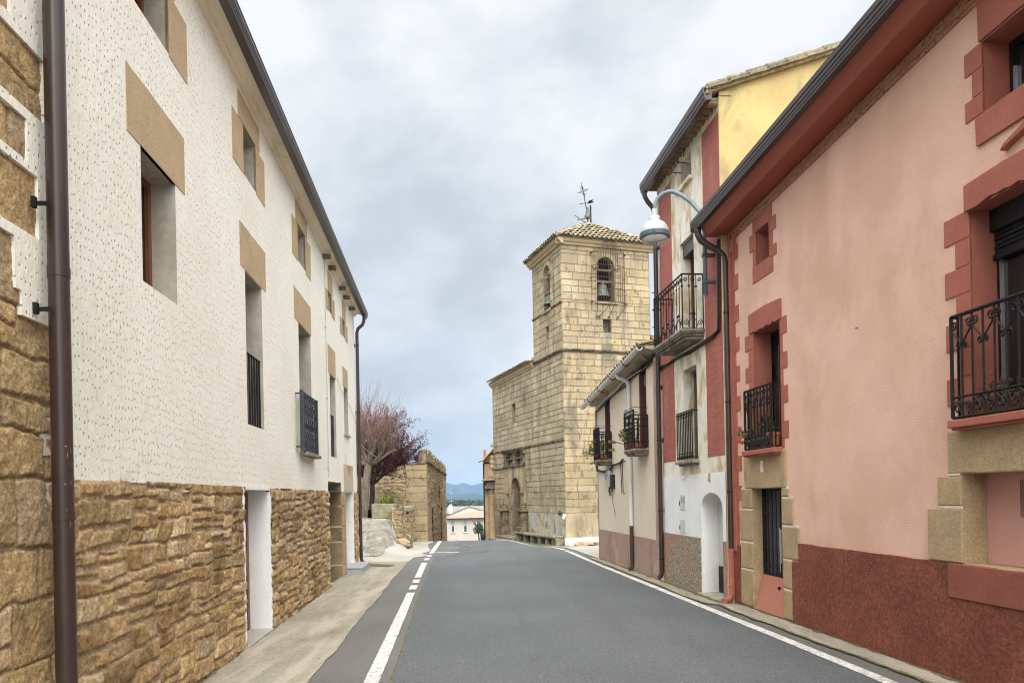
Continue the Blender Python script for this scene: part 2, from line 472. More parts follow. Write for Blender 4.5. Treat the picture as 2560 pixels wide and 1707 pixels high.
class MB:
    """Collects boxes, prisms, tubes and lathes; build() links them as ONE mesh object."""

    def __init__(s, m=None):
        s.V, s.F, s.C, s.I = [], [], [], []
        s.m = m or (lambda a, o, z: (a, o, z))

    def add(s, pts, faces, col=None, mi=0, raw=False):
        n = len(s.V)
        s.V += [tuple(p) for p in pts] if raw else [s.m(*p) for p in pts]
        for f in faces:
            s.F.append(tuple(i + n for i in f))
            s.C.append(col)
            s.I.append(mi)

    def box(s, a0, a1, o0, o1, z0, z1, col=None, mi=0):
        p = [(a, o, z) for z in (z0, z1) for o in (o0, o1) for a in (a0, a1)]
        s.add(p, [(0, 2, 3, 1), (4, 5, 7, 6), (0, 1, 5, 4), (2, 6, 7, 3), (0, 4, 6, 2), (1, 3, 7, 5)], col, mi)

    def hexa(s, p, col=None, mi=0):
        s.add(p, [(0, 3, 2, 1), (4, 5, 6, 7), (0, 1, 5, 4), (1, 2, 6, 5), (2, 3, 7, 6), (3, 0, 4, 7)], col, mi)

    def prism(s, poly, o0, o1, col=None, mi=0):          # polygon in (a, z), thickness along o
        n = len(poly)
        p = [(a, o0, z) for a, z in poly] + [(a, o1, z) for a, z in poly]
        s.add(p, [tuple(range(n)), tuple(range(2 * n - 1, n - 1, -1))] + [(i, i + n, (i + 1) % n + n, (i + 1) % n) for i in range(n)], col, mi)

    def prism_z(s, poly, z0, z1, col=None, mi=0):        # polygon in (a, o)
        n = len(poly)
        p = [(a, o, z0) for a, o in poly] + [(a, o, z1) for a, o in poly]
        s.add(p, [tuple(range(n)), tuple(range(2 * n - 1, n - 1, -1))] + [(i, i + n, (i + 1) % n + n, (i + 1) % n) for i in range(n)], col, mi)

    def sweep(s, prof, a0, a1, zf=lambda a: 0.0, n=1, mi=0, col=None):   # profile in (o, z) run along a
        k = len(prof)
        p = []
        for i in range(n + 1):
            a = a0 + (a1 - a0) * i / n
            p += [(a, o, z + zf(a)) for o, z in prof]
        f = []
        for i in range(n):
            for j in range(k):
                q = (j + 1) % k
                f.append((i * k + j, i * k + q, (i + 1) * k + q, (i + 1) * k + j))
        f += [tuple(range(k)), tuple(n * k + j for j in range(k - 1, -1, -1))]
        s.add(p, f, col, mi)

    def tube(s, pts, r, n=6, col=None, mi=0, raw=False, cap=True):
        P = [Vector(p) if raw else Vector(s.m(*p)) for p in pts]
        rr = r if isinstance(r, (list, tuple)) else [r] * len(P)
        T = []
        for i in range(len(P)):
            a = P[max(i - 1, 0)]
            b = P[min(i + 1, len(P) - 1)]
            t = (b - a)
            T.append(t.normalized() if t.length > 1e-9 else Vector((0, 0, 1)))
        up = Vector((0, 0, 1)) if abs(T[0].z) < .9 else Vector((1, 0, 0))
        x = T[0].cross(up).normalized()
        out = []
        for i, p in enumerate(P):
            x = (x - T[i] * x.dot(T[i]))
            x = x.normalized() if x.length > 1e-6 else T[i].orthogonal().normalized()
            y = T[i].cross(x)
            for k in range(n):
                t = 2 * math.pi * k / n
                out.append(p + (x * math.cos(t) + y * math.sin(t)) * rr[i])
        f = [(i * n + k, i * n + (k + 1) % n, (i + 1) * n + (k + 1) % n, (i + 1) * n + k) for i in range(len(P) - 1) for k in range(n)]
        if cap:
            f += [tuple(range(n - 1, -1, -1)), tuple((len(P) - 1) * n + k for k in range(n))]
        s.add(out, f, col, mi, raw=True)

    def lathe(s, c, prof, n=20, col=None, mi=0, raw=False, tilt=None):
        cc = Vector(c) if raw else Vector(s.m(*c))
        p = []
        for r, z in prof:
            for k in range(n):
                t = 2 * math.pi * k / n
                v = Vector((r * math.cos(t), r * math.sin(t), z))
                if tilt is not None:
                    v = tilt @ v
                p.append(cc + v)
        m = len(prof)
        f = [(i * n + k, i * n + (k + 1) % n, (i + 1) * n + (k + 1) % n, (i + 1) * n + k) for i in range(m - 1) for k in range(n)]
        f += [tuple(range(n - 1, -1, -1)), tuple((m - 1) * n + k for k in range(n))]
        s.add(p, f, col, mi, raw=True)

    def build(s, name, mats, parent=None, smooth=False, bevel=0.0, label=None, recalc=True, loc=None, rotz=0.0):
        me = bpy.data.meshes.new(name)
        me.from_pydata(s.V, [], s.F)
        mats = mats if isinstance(mats, (list, tuple)) else [mats]
        for m in mats:
            me.materials.append(MT[m] if isinstance(m, str) else m)
        if any(s.I):
            me.polygons.foreach_set('material_index', s.I)
        if any(c is not None for c in s.C):
            at = me.color_attributes.new('Col', 'FLOAT_COLOR', 'CORNER')
            buf = []
            for c, f in zip(s.C, s.F):
                buf += [*(c or (.5, .5, .5)), 1.0] * len(f)
            at.data.foreach_set('color', buf)
        if recalc:
            bm = bmesh.new()
            bm.from_mesh(me)
            bmesh.ops.recalc_face_normals(bm, faces=bm.faces)
            bm.to_mesh(me)
            bm.free()
        if smooth:
            me.polygons.foreach_set('use_smooth', [True] * len(me.polygons))
        o = bpy.data.objects.new(name, me)
        COL.objects.link(o)
        if smooth and smooth != 'all':
            md = o.modifiers.new('split', 'EDGE_SPLIT')
            md.split_angle = R(40)
        if bevel:
            md = o.modifiers.new('bevel', 'BEVEL')
            md.width = bevel
            md.segments = 2
            md.limit_method = 'ANGLE'
            md.angle_limit = R(50)
        if parent is not None:
            o.parent = parent
        if loc is not None:
            o.location = loc
            o.rotation_euler = (0, 0, rotz)
        if label:
            o['label'] = label
        return o


def tag(o, label, cat, group=None):
    o['label'] = label
    o['category'] = cat
    if group:
        o['group'] = group
    return o


def struct(o):
    o['kind'] = 'structure'
    return o


# ------------------------------------------------------------------ numpy value noise
def vnoise(x, y, seed=0):
    xi = np.floor(x).astype(np.int64)
    yi = np.floor(y).astype(np.int64)
    xf, yf = x - xi, y - yi

    def h(a, b):
        n = (a * 374761393 + b * 668265263 + seed * 974711) & 0xffffffff
        n = ((n ^ (n >> 13)) * 1274126177) & 0xffffffff
        return ((n ^ (n >> 16)) & 0xffff) / 65535.0
    u = xf * xf * (3 - 2 * xf)
    v = yf * yf * (3 - 2 * yf)
    return (h(xi, yi) * (1 - u) + h(xi + 1, yi) * u) * (1 - v) + (h(xi, yi + 1) * (1 - u) + h(xi + 1, yi + 1) * u) * v


def fbm(x, y, seed=0, oct=4):
    s, a, t = 0, .5, 0
    for k in range(oct):
        s = s + a * vnoise(x * 2 ** k, y * 2 ** k, seed + k * 17)
        t += a
        a *= .5
    return s / t


def rubble(name, parent, m, a0, a1, z0, z1, res, course, width, depth, seed, holes=(), warp=.03, pal=None, mort=(.46, .345, .215),
           ztop=None, base=0.0, zwave=.07, lines=None, stainlow=0.0, mat='rubble', big=0.0, gapk=.0, edge=1.0):
    """A rough stone wall as one displaced sheet: wavy courses cut into stones that bulge out of flush mortar."""
    rs = np.random.RandomState(seed)
    na = max(2, int((a1 - a0) / res) + 1)
    nz = max(2, int((z1 - z0) / res) + 1)
    A, Z = np.meshgrid(np.linspace(a0, a1, na), np.linspace(z0, z1, nz))
    wa = A + warp * 2 * (fbm(A * 4, Z * 4, seed, 3) - .5) * 1.4
    wz = Z + zwave * 2 * (fbm(A * 1.9, Z * 1.1, seed + 5, 3) - .5) + warp * 2 * (fbm(A * 5, Z * 5, seed + 9, 3) - .5)
    if lines is None:
        segs = [a0 - .4]
        while segs[-1] < a1 + .4:
            segs.append(segs[-1] + rs.uniform(.7, 1.5) * np.mean(width) * 2.2)
        segs = np.array(segs)
        segs_l = []
        for _ in segs:
            l_ = [z0 - .6 - rs.rand() * course[1]]
            while l_[-1] < z1 + .6:
                l_.append(l_[-1] + rs.uniform(*course))
            segs_l.append(np.array(l_))
        wseg = wa + .5 * np.mean(width) * (fbm(A * .0 + 3, Z * 3.3, seed + 21, 2) - .5) * 2
        si = np.clip(np.searchsorted(segs, wseg) - 1, 0, len(segs) - 2)
    else:
        segs_l = [np.array(lines)]
        segs = np.array([a0 - 5, a1 + 5])
        wseg = wa
        si = np.zeros(A.shape, np.int64)
    dlo = np.ones_like(A); dhi = np.ones_like(A)
    dl = np.ones_like(A); dr = np.ones_like(A); sid = np.zeros(A.shape, np.int64)
    for s0 in np.unique(si):
        lines = segs_l[s0]
        ms = si == s0
        ci = np.clip(np.searchsorted(lines, wz) - 1, 0, len(lines) - 2)
        for c in np.unique(ci[ms]):
            mk = ms & (ci == c)
            h = lines[c + 1] - lines[c]
            zz, x = wz[mk], wseg[mk]
            j = [segs[s0] if len(segs) > 2 else a0 - 1.0]
            end = segs[s0 + 1] if len(segs) > 2 else a1 + 1.2
            while j[-1] < end:
                nx = j[-1] + rs.uniform(*width) * (.7 + .5 * h / np.mean(course))
                j.append(end if len(segs) > 2 and end - nx < width[0] * .8 else nx)
            j = np.array(j)
            k = np.clip(np.searchsorted(j, x) - 1, 0, len(j) - 2)
            # some stones are two flat ones on top of each other
            sp = ((k * 7919 + c * 104729 + seed + s0 * 31) % 11) < (4 if h > np.mean(course) else 1)
            mid = lines[c] + h * (.38 + .3 * (((k * 31 + c * 17) % 7) / 7))
            up = sp & (zz > mid)
            dn = sp & ~up
            a_, b_ = zz - lines[c], lines[c + 1] - zz
            dlo[mk] = np.where(up, zz - mid, a_)
            dhi[mk] = np.where(dn, mid - zz, b_)
            dl[mk], dr[mk] = x - j[k], j[k + 1] - x
            sid[mk] = ((s0 * 211 + c) * 401 + k) * 2 + up
    table = rs.rand(5003, 8)
    tb = table[sid % 5003]
    s_ = max(depth, .01)
    side = np.minimum(dl - gapk * .5 * tb[..., 5], dr - gapk * .5 * tb[..., 6])
    dlo = dlo - gapk * tb[..., 7]
    dhi = dhi - gapk * 1.4 * tb[..., 5] * tb[..., 6]
    # lower edge overhangs, upper edge runs into the mortar
    e = np.clip((side - .004) / (s_ * .8 * edge), 0, 1) * np.minimum(np.clip(dlo / (s_ * .42 * edge), 0, 1), np.clip((dhi - .004) / (s_ * 1.1 * edge), 0, 1))
    prof = 1 - (1 - e) ** 2
    hgt = .45 + .55 * tb[..., 0]
    tilt = (tb[..., 1] - .5) * .9 * (dl - dr) / (dl + dr + 1e-6) + (tb[..., 2] - .62) * .9 * (dlo - dhi) / (dlo + dhi + 1e-6)
    rough = (fbm(A * 9, Z * 9, seed + 3, 4) - .5)
    O = base + s_ * prof * (hgt + .35 * tilt) + rough * s_ * (.35 + .55 * prof) + (fbm(A * 28, Z * 28, seed + 4, 2) - .5) * .010
    O += (fbm(A * 17, Z * 17, seed + 14, 3) - .5) * s_ * .28
    O += big * (fbm(A * .5, Z * .5, seed + 40, 3) - .5)
    if pal is None:
        pal = [(.47, .325, .165), (.42, .285, .14), (.50, .36, .20), (.37, .25, .125), (.45, .33, .19), (.40, .265, .12), (.52, .40, .25)]
    pal = np.array(pal)
    stone = pal[(tb[..., 3] * len(pal)).astype(int) % len(pal)] * (.82 + .36 * tb[..., 4])[..., None]
    stone = stone * (.78 + .44 * fbm(A * 12, Z * 12, seed + 6, 4))[..., None]
    f = np.clip((e - .12) / .3, 0, 1)[..., None]
    colr = np.array(mort) * (.85 + .3 * fbm(A * 7, Z * 7, seed + 8, 3))[..., None] * (1 - f) + stone * f
    if stainlow:
        g = np.clip((fbm(A * .9, Z * 1.1, seed + 12, 4) - .47) * 5, 0, 1)[..., None] * stainlow
        colr = colr * (1 - g) + colr * np.array((.60, .56, .52)) * g
    idx = np.arange(na * nz).reshape(nz, na)
    q = np.stack([idx[:-1, :-1], idx[:-1, 1:], idx[1:, 1:], idx[1:, :-1]], -1).reshape(-1, 4)
    ca = ((A[:-1, :-1] + A[1:, 1:]) / 2).ravel()
    cz = ((Z[:-1, :-1] + Z[1:, 1:]) / 2).ravel()
    keep = np.ones(len(q), bool)
    for (h0, h1, y0, y1) in holes:
        keep &= ~((ca > h0) & (ca < h1) & (cz > y0) & (cz < y1))
    if ztop is not None:
        keep &= cz < ztop(ca)
    q = q[keep]
    P = [m(*p) for p in zip(A.ravel().tolist(), O.ravel().tolist(), Z.ravel().tolist())]
    me = bpy.data.meshes.new(name)
    me.from_pydata(P, [], q.tolist())
    at = me.color_attributes.new('Col', 'FLOAT_COLOR', 'POINT')
    cc = np.ones((na * nz, 4)); cc[:, :3] = np.clip(colr.reshape(-1, 3), 0, 1)
    at.data.foreach_set('color', cc.ravel())
    me.materials.append(MT[mat])
    bm = bmesh.new(); bm.from_mesh(me)
    bmesh.ops.delete(bm, geom=[v for v in bm.verts if not v.link_faces], context='VERTS')
    bm.to_mesh(me); bm.free()
    me.polygons.foreach_set('use_smooth', [True] * len(me.polygons))
    o = bpy.data.objects.new(name, me)
    COL.objects.link(o)
    o.parent = parent
    return o


def facade(mb, a0, a1, z0, z1, holes, o=0.0, mi=0, mr=None):
    """Front sheet with rectangular openings (h0, h1, y0, y1, depth) and their reveals."""
    mr = mi if mr is None else mr
    As = sorted({a0, a1, *[x for h in holes for x in h[:2] if a0 < x < a1]})
    Zs = sorted({z0, z1, *[x for h in holes for x in h[2:4] if z0 < x < z1]})
    for i in range(len(As) - 1):
        for j in range(len(Zs) - 1):
            ca, cz = (As[i] + As[i + 1]) / 2, (Zs[j] + Zs[j + 1]) / 2
            if any(h[0] < ca < h[1] and h[2] < cz < h[3] for h in holes):
                continue
            mb.add([(As[i], o, Zs[j]), (As[i + 1], o, Zs[j]), (As[i + 1], o, Zs[j + 1]), (As[i], o, Zs[j + 1])], [(0, 1, 2, 3)], mi=mi)
    for h in holes:
        x0, x1, y0, y1, d = h[:5]
        k = h[5] if len(h) > 5 else mr
        b = o - d
        mb.add([(x0, o, y0), (x0, b, y0), (x0, b, y1), (x0, o, y1)], [(0, 1, 2, 3)], mi=k)
        mb.add([(x1, o, y0), (x1, b, y0), (x1, b, y1), (x1, o, y1)], [(0, 1, 2, 3)], mi=k)
        mb.add([(x0, o, y1), (x1, o, y1), (x1, b, y1), (x0, b, y1)], [(0, 1, 2, 3)], mi=k)
        mb.add([(x0, o, y0), (x1, o, y0), (x1, b, y0), (x0, b, y0)], [(0, 1, 2, 3)], mi=k)


def shell(mb, a0, a1, z0, z1, depth, mi=0, mend=None):
    """The other three sides of a house behind its facade sheet."""
    me = mi if mend is None else mend
    mb.add([(a0, 0, z0), (a0, -depth, z0), (a0, -depth, z1), (a0, 0, z1)], [(0, 1, 2, 3)], mi=me)
    mb.add([(a1, 0, z0), (a1, -depth, z0), (a1, -depth, z1), (a1, 0, z1)], [(0, 1, 2, 3)], mi=me)
    mb.add([(a0, -depth, z0), (a1, -depth, z0), (a1, -depth, z1), (a0, -depth, z1)], [(0, 1, 2, 3)], mi=mi)


def window(parent, m, a0, a1, z0, z1, o, fm='wood', gm='glass', fw=.07, cross=True, name='window'):
    mb = MB(m)
    t = .06
    mb.box(a0, a0 + fw, o - t, o, z0, z1); mb.box(a1 - fw, a1, o - t, o, z0, z1)
    mb.box(a0 + fw, a1 - fw, o - t, o - .003, z0, z0 + fw); mb.box(a0 + fw, a1 - fw, o - t, o - .003, z1 - fw, z1)
    if cross:
        c = (a0 + a1) / 2
        mb.box(c - fw * .6, c + fw * .6, o - t, o + .004, z0 + fw, z1 - fw)
    w_ = mb.build(name, fm, parent)
    g = MB(m)
    g.box(a0 + fw * .9, a1 - fw * .9, o - t + .012, o - t + .022, z0 + fw * .9, z1 - fw * .9)
    g.build('pane', gm, w_)
    return w_


def arc_pts(a0, a1, zs, zt, n=14):
    c, r = (a0 + a1) / 2, (a1 - a0) / 2
    return [(c - r * math.cos(math.pi * k / n), zs + (zt - zs) * math.sin(math.pi * k / n)) for k in range(n + 1)]


def arch_fill(mb, a0, a1, zs, zt, o0, o1, col=None, mi=0):
    P = arc_pts(a0, a1, zs, zt)
    for (x0, y0), (x1, y1) in zip(P[:-1], P[1:]):
        mb.hexa([(x0, o0, y0), (x1, o0, y1), (x1, o0, zt + .003), (x0, o0, zt + .003), (x0, o1, y0), (x1, o1, y1), (x1, o1, zt + .003), (x0, o1, zt + .003)], col, mi)


def arch_ring(mb, a0, a1, zs, zt, wd, o0, o1, n=13, pal=None):
    P = arc_pts(a0, a1, zs, zt, n)
    Q = arc_pts(a0 - wd, a1 + wd, zs, zt + wd, n)
    for k in range(n):
        c = random.choice(pal) if pal else None
        mb.hexa([(P[k][0], o0, P[k][1]), (P[k + 1][0], o0, P[k + 1][1]), (Q[k + 1][0], o0, Q[k + 1][1]), (Q[k][0], o0, Q[k][1]),
                 (P[k][0], o1, P[k][1]), (P[k + 1][0], o1, P[k + 1][1]), (Q[k + 1][0], o1, Q[k + 1][1]), (Q[k][0], o1, Q[k][1])], c)


STONE_R = [(.44, .355, .225), (.46, .375, .245), (.42, .34, .21), (.445, .36, .23), (.48, .39, .26), (.41, .33, .215), (.45, .34, .19)]
STONE_L = [(.44, .365, .245), (.42, .35, .24), (.46, .38, .26), (.405, .335, .23), (.43, .35, .225), (.39, .325, .225)]  # street side: greyed for lichen, with its weaker light mixed into the colour


def ashlar(mb, a0, a1, z0, z1, holes, pal, course=(.24, .36), width=(.34, .85), gap=.009, ch=.012, seed=1, o=0.0):
    """Squared stone courses: each block a chamfered face standing out of the recessed joint."""
    rs = random.Random(seed)
    cuts = sorted({z0, z1, *[h[2] for h in holes if z0 < h[2] < z1], *[h[3] for h in holes if z0 < h[3] < z1]})
    zs = [z0]
    for lo, hi in zip(cuts[:-1], cuts[1:]):
        n = max(1, round((hi - lo) / (sum(course) / 2)))
        hs = [rs.uniform(*course) for _ in range(n)]
        k = (hi - lo) / sum(hs)
        for h in hs:
            zs.append(zs[-1] + h * k)
    for lo, hi in zip(zs[:-1], zs[1:]):
        cz = (lo + hi) / 2
        spans = [(a0, a1)]
        for h in holes:
            if h[2] < cz < h[3]:
                spans = [s for x0, x1 in spans for s in ((x0, min(x1, h[0])), (max(x0, h[1]), x1)) if s[1] - s[0] > .02]
        for x0, x1 in spans:
            x = x0
            while x < x1 - .01:
                wd = rs.uniform(*width)
                nx = x + wd
                if x1 - nx < width[0] * .7:
                    nx = x1
                c = rs.choice(pal)
                t = rs.uniform(.88, 1.10)
                g = gap * rs.uniform(.5, 1.5)
                g2 = gap * rs.uniform(.4, 1.4)
                p = o + rs.uniform(-.006, .006)
                j = lambda: rs.uniform(-.006, .006)
                A0, A1, B0, B1 = x + g, nx - g, lo + g2, hi - g2
                F = [(A0 + ch + j(), p, B0 + ch + j()), (A1 - ch + j(), p, B0 + ch + j()), (A1 - ch + j(), p, B1 - ch + j()), (A0 + ch + j(), p, B1 - ch + j())]
                K = [(A0, o - .03, B0), (A1, o - .03, B0), (A1, o - .03, B1), (A0, o - .03, B1)]
                mb.add(F + K, [(0, 1, 2, 3), (4, 5, 1, 0), (5, 6, 2, 1), (6, 7, 3, 2), (7, 4, 0, 3)], tuple(v * t for v in c))
                x = nx


TILES = [(.46, .36, .22), (.40, .30, .18), (.50, .41, .27), (.34, .27, .17), (.44, .29, .16), (.52, .45, .32), (.30, .25, .17)]


def tiles(mb, C, ea, eb, LA, LB, clip=None, pitch=.21, row=.36, rs=None, pal=TILES, lift=.05):
    """Curved clay tiles laid in overlapping rows; C is the eave corner, ea along the eave, eb up the slope (local space)."""
    rs = rs or random.Random(5)
    C, ea, eb = Vector(C), Vector(ea).normalized(), Vector(eb).normalized()
    up = ea.cross(eb).normalized()
    if up.z < 0:
        up = -up
    na, nb = int(LA / pitch), int(LB / row)
    for i in range(na):
        for j in range(nb + 1):
            ca, cb = (i + .5) * pitch, j * row
            if clip and not clip(ca, cb + row * .5):
                continue
            jit = rs.uniform(-.012, .012)
            r0, r1 = pitch * .46, pitch * .36
            p0 = C + ea * (ca + jit) + eb * (cb - .06) + up * (lift + rs.uniform(0, .015))
            p1 = C + ea * (ca + jit) + eb * (cb + row + .02) + up * (lift * .25)
            pts = []
            n = 5
            for p, r in ((p0, r0), (p1, r1)):
                for th in (0, .018):
                    for k in range(n + 1):
                        t = math.pi * k / n
                        pts.append(p + ea * (math.cos(t) * (r - th)) + up * (math.sin(t) * (r - th) * .85))
            q = n + 1
            f = []
            for k in range(n):
                f.append((k, k + 1, 2 * q + k + 1, 2 * q + k))
                f.append((k, k + 1, q + k + 1, q + k))
            c = rs.choice(pal)
            t = rs.uniform(.8, 1.2)
            mb.add(pts, f, tuple(v * t for v in c), raw=True)


def scroll(mb, P, ct, cz, r, turns, a0, sgn=1, rad=.007, n=18):
    pts = []
    for k in range(n + 1):
        q = k / n
        rr = r * (1 - .82 * q)
        t = a0 + sgn * turns * 2 * math.pi * q
        pts.append(P(ct + rr * math.cos(t), cz + rr * math.sin(t)))
    mb.tube(pts, rad, 4)


def leaves(mb, c, rad, n, size, cols, rs, shape=None, droop=0.0):
    for _ in range(n):
        while True:
            d = Vector((rs.uniform(-1, 1), rs.uniform(-1, 1), rs.uniform(-1, 1)))
            if d.length <= 1:
                break
        p = Vector((c[0] + d.x * rad[0], c[1] + d.y * rad[1], c[2] + d.z * rad[2]))
        if shape and not shape(p):
            continue
        s = size * rs.uniform(.6, 1.3)
        x = Vector((rs.gauss(0, 1), rs.gauss(0, 1), rs.gauss(0, 1))).normalized()
        y = x.orthogonal().normalized()
        y = (Matrix.Rotation(rs.uniform(0, 6.28), 3, x) @ y)
        col = rs.choice(cols)
        t = rs.uniform(.7, 1.25)
        mb.add([p - x * s, p + y * s * .5 + x * s * .1, p + x * s, p - y * s * .5 + x * s * .1], [(0, 1, 2, 3)], tuple(v * t for v in col), raw=True)


# ------------------------------------------------------------------ street frames (local x runs up the street, o points into it)
def frame_of(x0, slope):
    return (x0, 0, 0), math.atan2(1, slope)


LEFT = lambda a, o, z: (a, -o, z)
RIGHT = lambda a, o, z: (a, o, z)
FL, RL = frame_of(-2.835, -.0814)
FP, RP = frame_of(5.36, -.104)
FY, RY = frame_of(5.16, -.1)
FC, RC = frame_of(5.015, -.1)
FCH, RCH = (2.36, 32.72, 0), math.atan2(1, -.336)


def sstep(x, a, b):
    t = min(1, max(0, (x - a) / (b - a)))
    return t * t * (3 - 2 * t)


def prof_y(y):
    if y < 33:
        return 0.0
    if y < 34.5:
        return -.02 * (y - 33) ** 2
    if y < 45:
        return -.045 - .06 * (y - 34.5)
    if y < 120:
        return -.675 - .085 * (y - 45)
    if y < 220:
        return -7.05 - .02 * (y - 120)
    return -9.05 - min(3.0, (y - 220) * .004)


def gz(x, y):
    z = prof_y(y)
    z -= .22 * sstep(y, 27.5, 32.5) * sstep(x, -.3, 1.6) * (1 - sstep(y, 45, 60))
    return z


def wob(y, seed, amp, f=1.0):
    return amp * 2 * (float(fbm(np.array([y * f]), np.array([seed * 3.7]), seed, 4)[0]) - .5)


def strip(name, xl, xr, y0, y1, dy, dz, mat, nx=1, zf=None):
    """A sheet on the ground between two edge curves x = xl(y) and x = xr(y)."""
    mb = MB()
    n = max(1, int(math.ceil((y1 - y0) / dy)))
    pts, f = [], []
    for i in range(n + 1):
        y = y0 + (y1 - y0) * i / n
        a, b = xl(y), xr(y)
        for k in range(nx + 1):
            x = a + (b - a) * k / nx
            pts.append((x, y, (zf or gz)(x, y) + dz))
    q = nx + 1
    for i in range(n):
        for k in range(nx):
            f.append((i * q + k, i * q + k + 1, (i + 1) * q + k + 1, (i + 1) * q + k))
    mb.add(pts, f)
    return struct(mb.build(name, mat, smooth='all', recalc=False))


def lerp(pts):
    def f(y):
        if y <= pts[0][0]:
            return pts[0][1]
        for (y0, x0), (y1, x1) in zip(pts[:-1], pts[1:]):
            if y <= y1:
                return x0 + (x1 - x0) * (y - y0) / (y1 - y0)
        return pts[-1][1]
    return f


# ------------------------------------------------------------------ ground, road, pavements
def ground():
    ys = [-60, -20, 0, 10, 20, 26, 28, 30, 31, 32, 33, 33.5, 34, 34.5, 36, 40, 45, 60, 80, 120, 160, 220, 320, 500, 1000, 2000, 3300]
    xs = [-1600, -400, -100, -30, -10, -4, -1, 0, .5, 1, 2, 4, 8, 12, 40, 150, 500, 1600]
    mb = MB()
    mb.add([(x, y, gz(x, y) - .02) for y in ys for x in xs],
           [(j * len(xs) + i, j * len(xs) + i + 1, (j + 1) * len(xs) + i + 1, (j + 1) * len(xs) + i) for j in range(len(ys) - 1) for i in range(len(xs) - 1)])
    struct(mb.build('ground', 'soil', smooth='all', recalc=False))


ground()
side_edge = lerp([(-8, -1.55), (5, -2.0), (8.75, -2.30), (10.65, -2.45), (13.79, -2.68), (16.17, -2.83), (21.24, -3.18), (23.31, -3.28), (24.73, -3.32),
                  (25.06, -2.97), (25.9, -3.0), (26.2, -3.25), (27.0, -3.12), (27.56, -3.09), (29.5, -3.35), (31.59, -3.62), (32.95, -3.53), (36, -3.9), (60, -6)])
line_x = lambda y: -.935 - .079 * y if y < 22.6 else -2.72 - .0535 * (y - 22.6)
wallL = lambda y: -2.835 - .0814 * y
wallP = lambda y: 5.36 - .104 * y
wallC = lambda y: 5.015 - .1 * y
side_w = lambda y: side_edge(y) + wob(y, 3, .04, 1.3) + wob(y, 4, .025, 7)
right_edge = lerp([(-8, 6.0), (2, 4.95), (7.58, 4.20), (10.37, 3.80), (14.84, 3.33), (16.8, 3.12), (23.25, 2.60), (27.9, 2.05), (29.2, 1.65), (30.5, 1.1), (32, .45), (33, -.05), (36, -1.0), (60, -3.2)])
strip('road', lambda y: side_w(y) - .05, lambda y: right_edge(y) + .4, -8, 80, .35, .0, 'oldasphalt', 8)
new_l = lambda y: line_x(y) + .20 + wob(y, 8, .03, 2.0)
line_r = lerp([(-8, 5.4), (2.5, 4.36), (7.59, 3.84), (9.91, 3.61), (14.08, 3.16), (20.5, 2.46), (25.7, 1.97), (26.35, 1.90), (28.87, 1.51), (29.92, 1.17), (32.18, .26), (34, -.8), (40, -2.6)])
strip('road_surface', new_l, lambda y: line_r(y) + .03 + wob(y, 12, .03, 1.5), -8, 25.35, .3, .006, 'asphalt', 6)
strip('road_surface', lambda y: -2.15 + wob(y, 5, .4, .8) - .05 * (y - 25), lambda y: line_r(y) - .15, 25.45, 44, .3, .006, 'asphalt', 6)
strip('sidewalk', lambda y: wallL(y) - .06, side_w, -8, 23.2, .25, .012, 'concrete', 3)


def left_z(x, y):
    x0 = -3.85 - .72 * sstep(y, 27.3, 29.0)
    rise = min(1.15, max(0.0, (x0 - x) * (1.4 + 5 * sstep(y, 27.8, 29.4))))
    r = sstep(y, 23.8, 29.0)
    bump = .22 * (float(fbm(np.array([x * 1.9]), np.array([y * 1.9]), 77, 5)[0]) - .5) * sstep(y, 24.6, 26) * (rise > 0.02)
    return gz(x, y) + rise * r + bump * min(1, rise * 2)


strip('sidewalk', lambda y: -9.5, side_w, 23.2, 34.0, .25, .014, 'paleconcrete', 26, left_z)
strip('slope', lambda y: -8.0, lambda y: (-4.0 - .13 * (28.6 - y) if y < 28.6 else -4.0 - .9 * min(.7, y - 28.6)) + wob(y, 31, .12, 1.6), 24.6, 31.5, .12, .03, 'slopeconcrete', 40, left_z)
strip('terrace', lambda y: -14.0, lambda y: -4.85, 30.6, 44, .5, .07, 'soil', 10, lambda x, y: 1.42 + .08 * math.sin(x * 1.7 + y))
# concrete apron along the foot of the right-hand houses, and the pale forecourt before the church
apron_o = lambda y: wallP(y) - .40 + wob(y, 21, .09, .9) if y < 13.2 else wallC(y) - .30 + wob(y, 21, .08, .9)
strip('kerb_strip', apron_o, lambda y: (wallP(y) if y < 13.2 else wallC(y)) + .03, -8, 23.2, .2, .016, 'concrete', 2)
strip('forecourt', lambda y: right_edge(y) - .02 + wob(y, 41, .05, 1.5), lambda y: 9.0, 23.2, 30.4, .3, .018, 'paleconcrete', 6)
strip('weeds', lambda y: new_l(y) - .012, lambda y: new_l(y) + .004 + max(0, wob(y, 9, .05, 9)), 4, 16.5, .1, .009, 'moss', 1)
strip('foot_dirt', lambda y: (wallP(y) if y < 13.2 else wallC(y)) - .03 - abs(wob(y, 17, .12, 3)), lambda y: (wallP(y) if y < 13.2 else wallC(y)) + .02, 3, 23.0, .1, .021, 'moss', 1)
strip('foot_dirt', lambda y: apron_o(y) - .02 - abs(wob(y, 18, .10, 2.5)), lambda y: apron_o(y) + abs(wob(y, 19, .07, 3)), 3, 23.0, .1, .019, 'moss', 1)
strip('weeds', lambda y: (wallL(y)) - .01, lambda y: wallL(y) + .03 + abs(wob(y, 15, .09, 4)), 7.5, 17.0, .12, .017, 'moss', 1)


def marking(y0, y1, cx, wd=.165):
    return strip('road_marking', lambda y: cx(y) - wd / 2 + wob(y, 51, .008, 9), lambda y: cx(y) + wd / 2 + wob(y, 52, .008, 9), y0, y1, .15, .012, 'paint', 2)


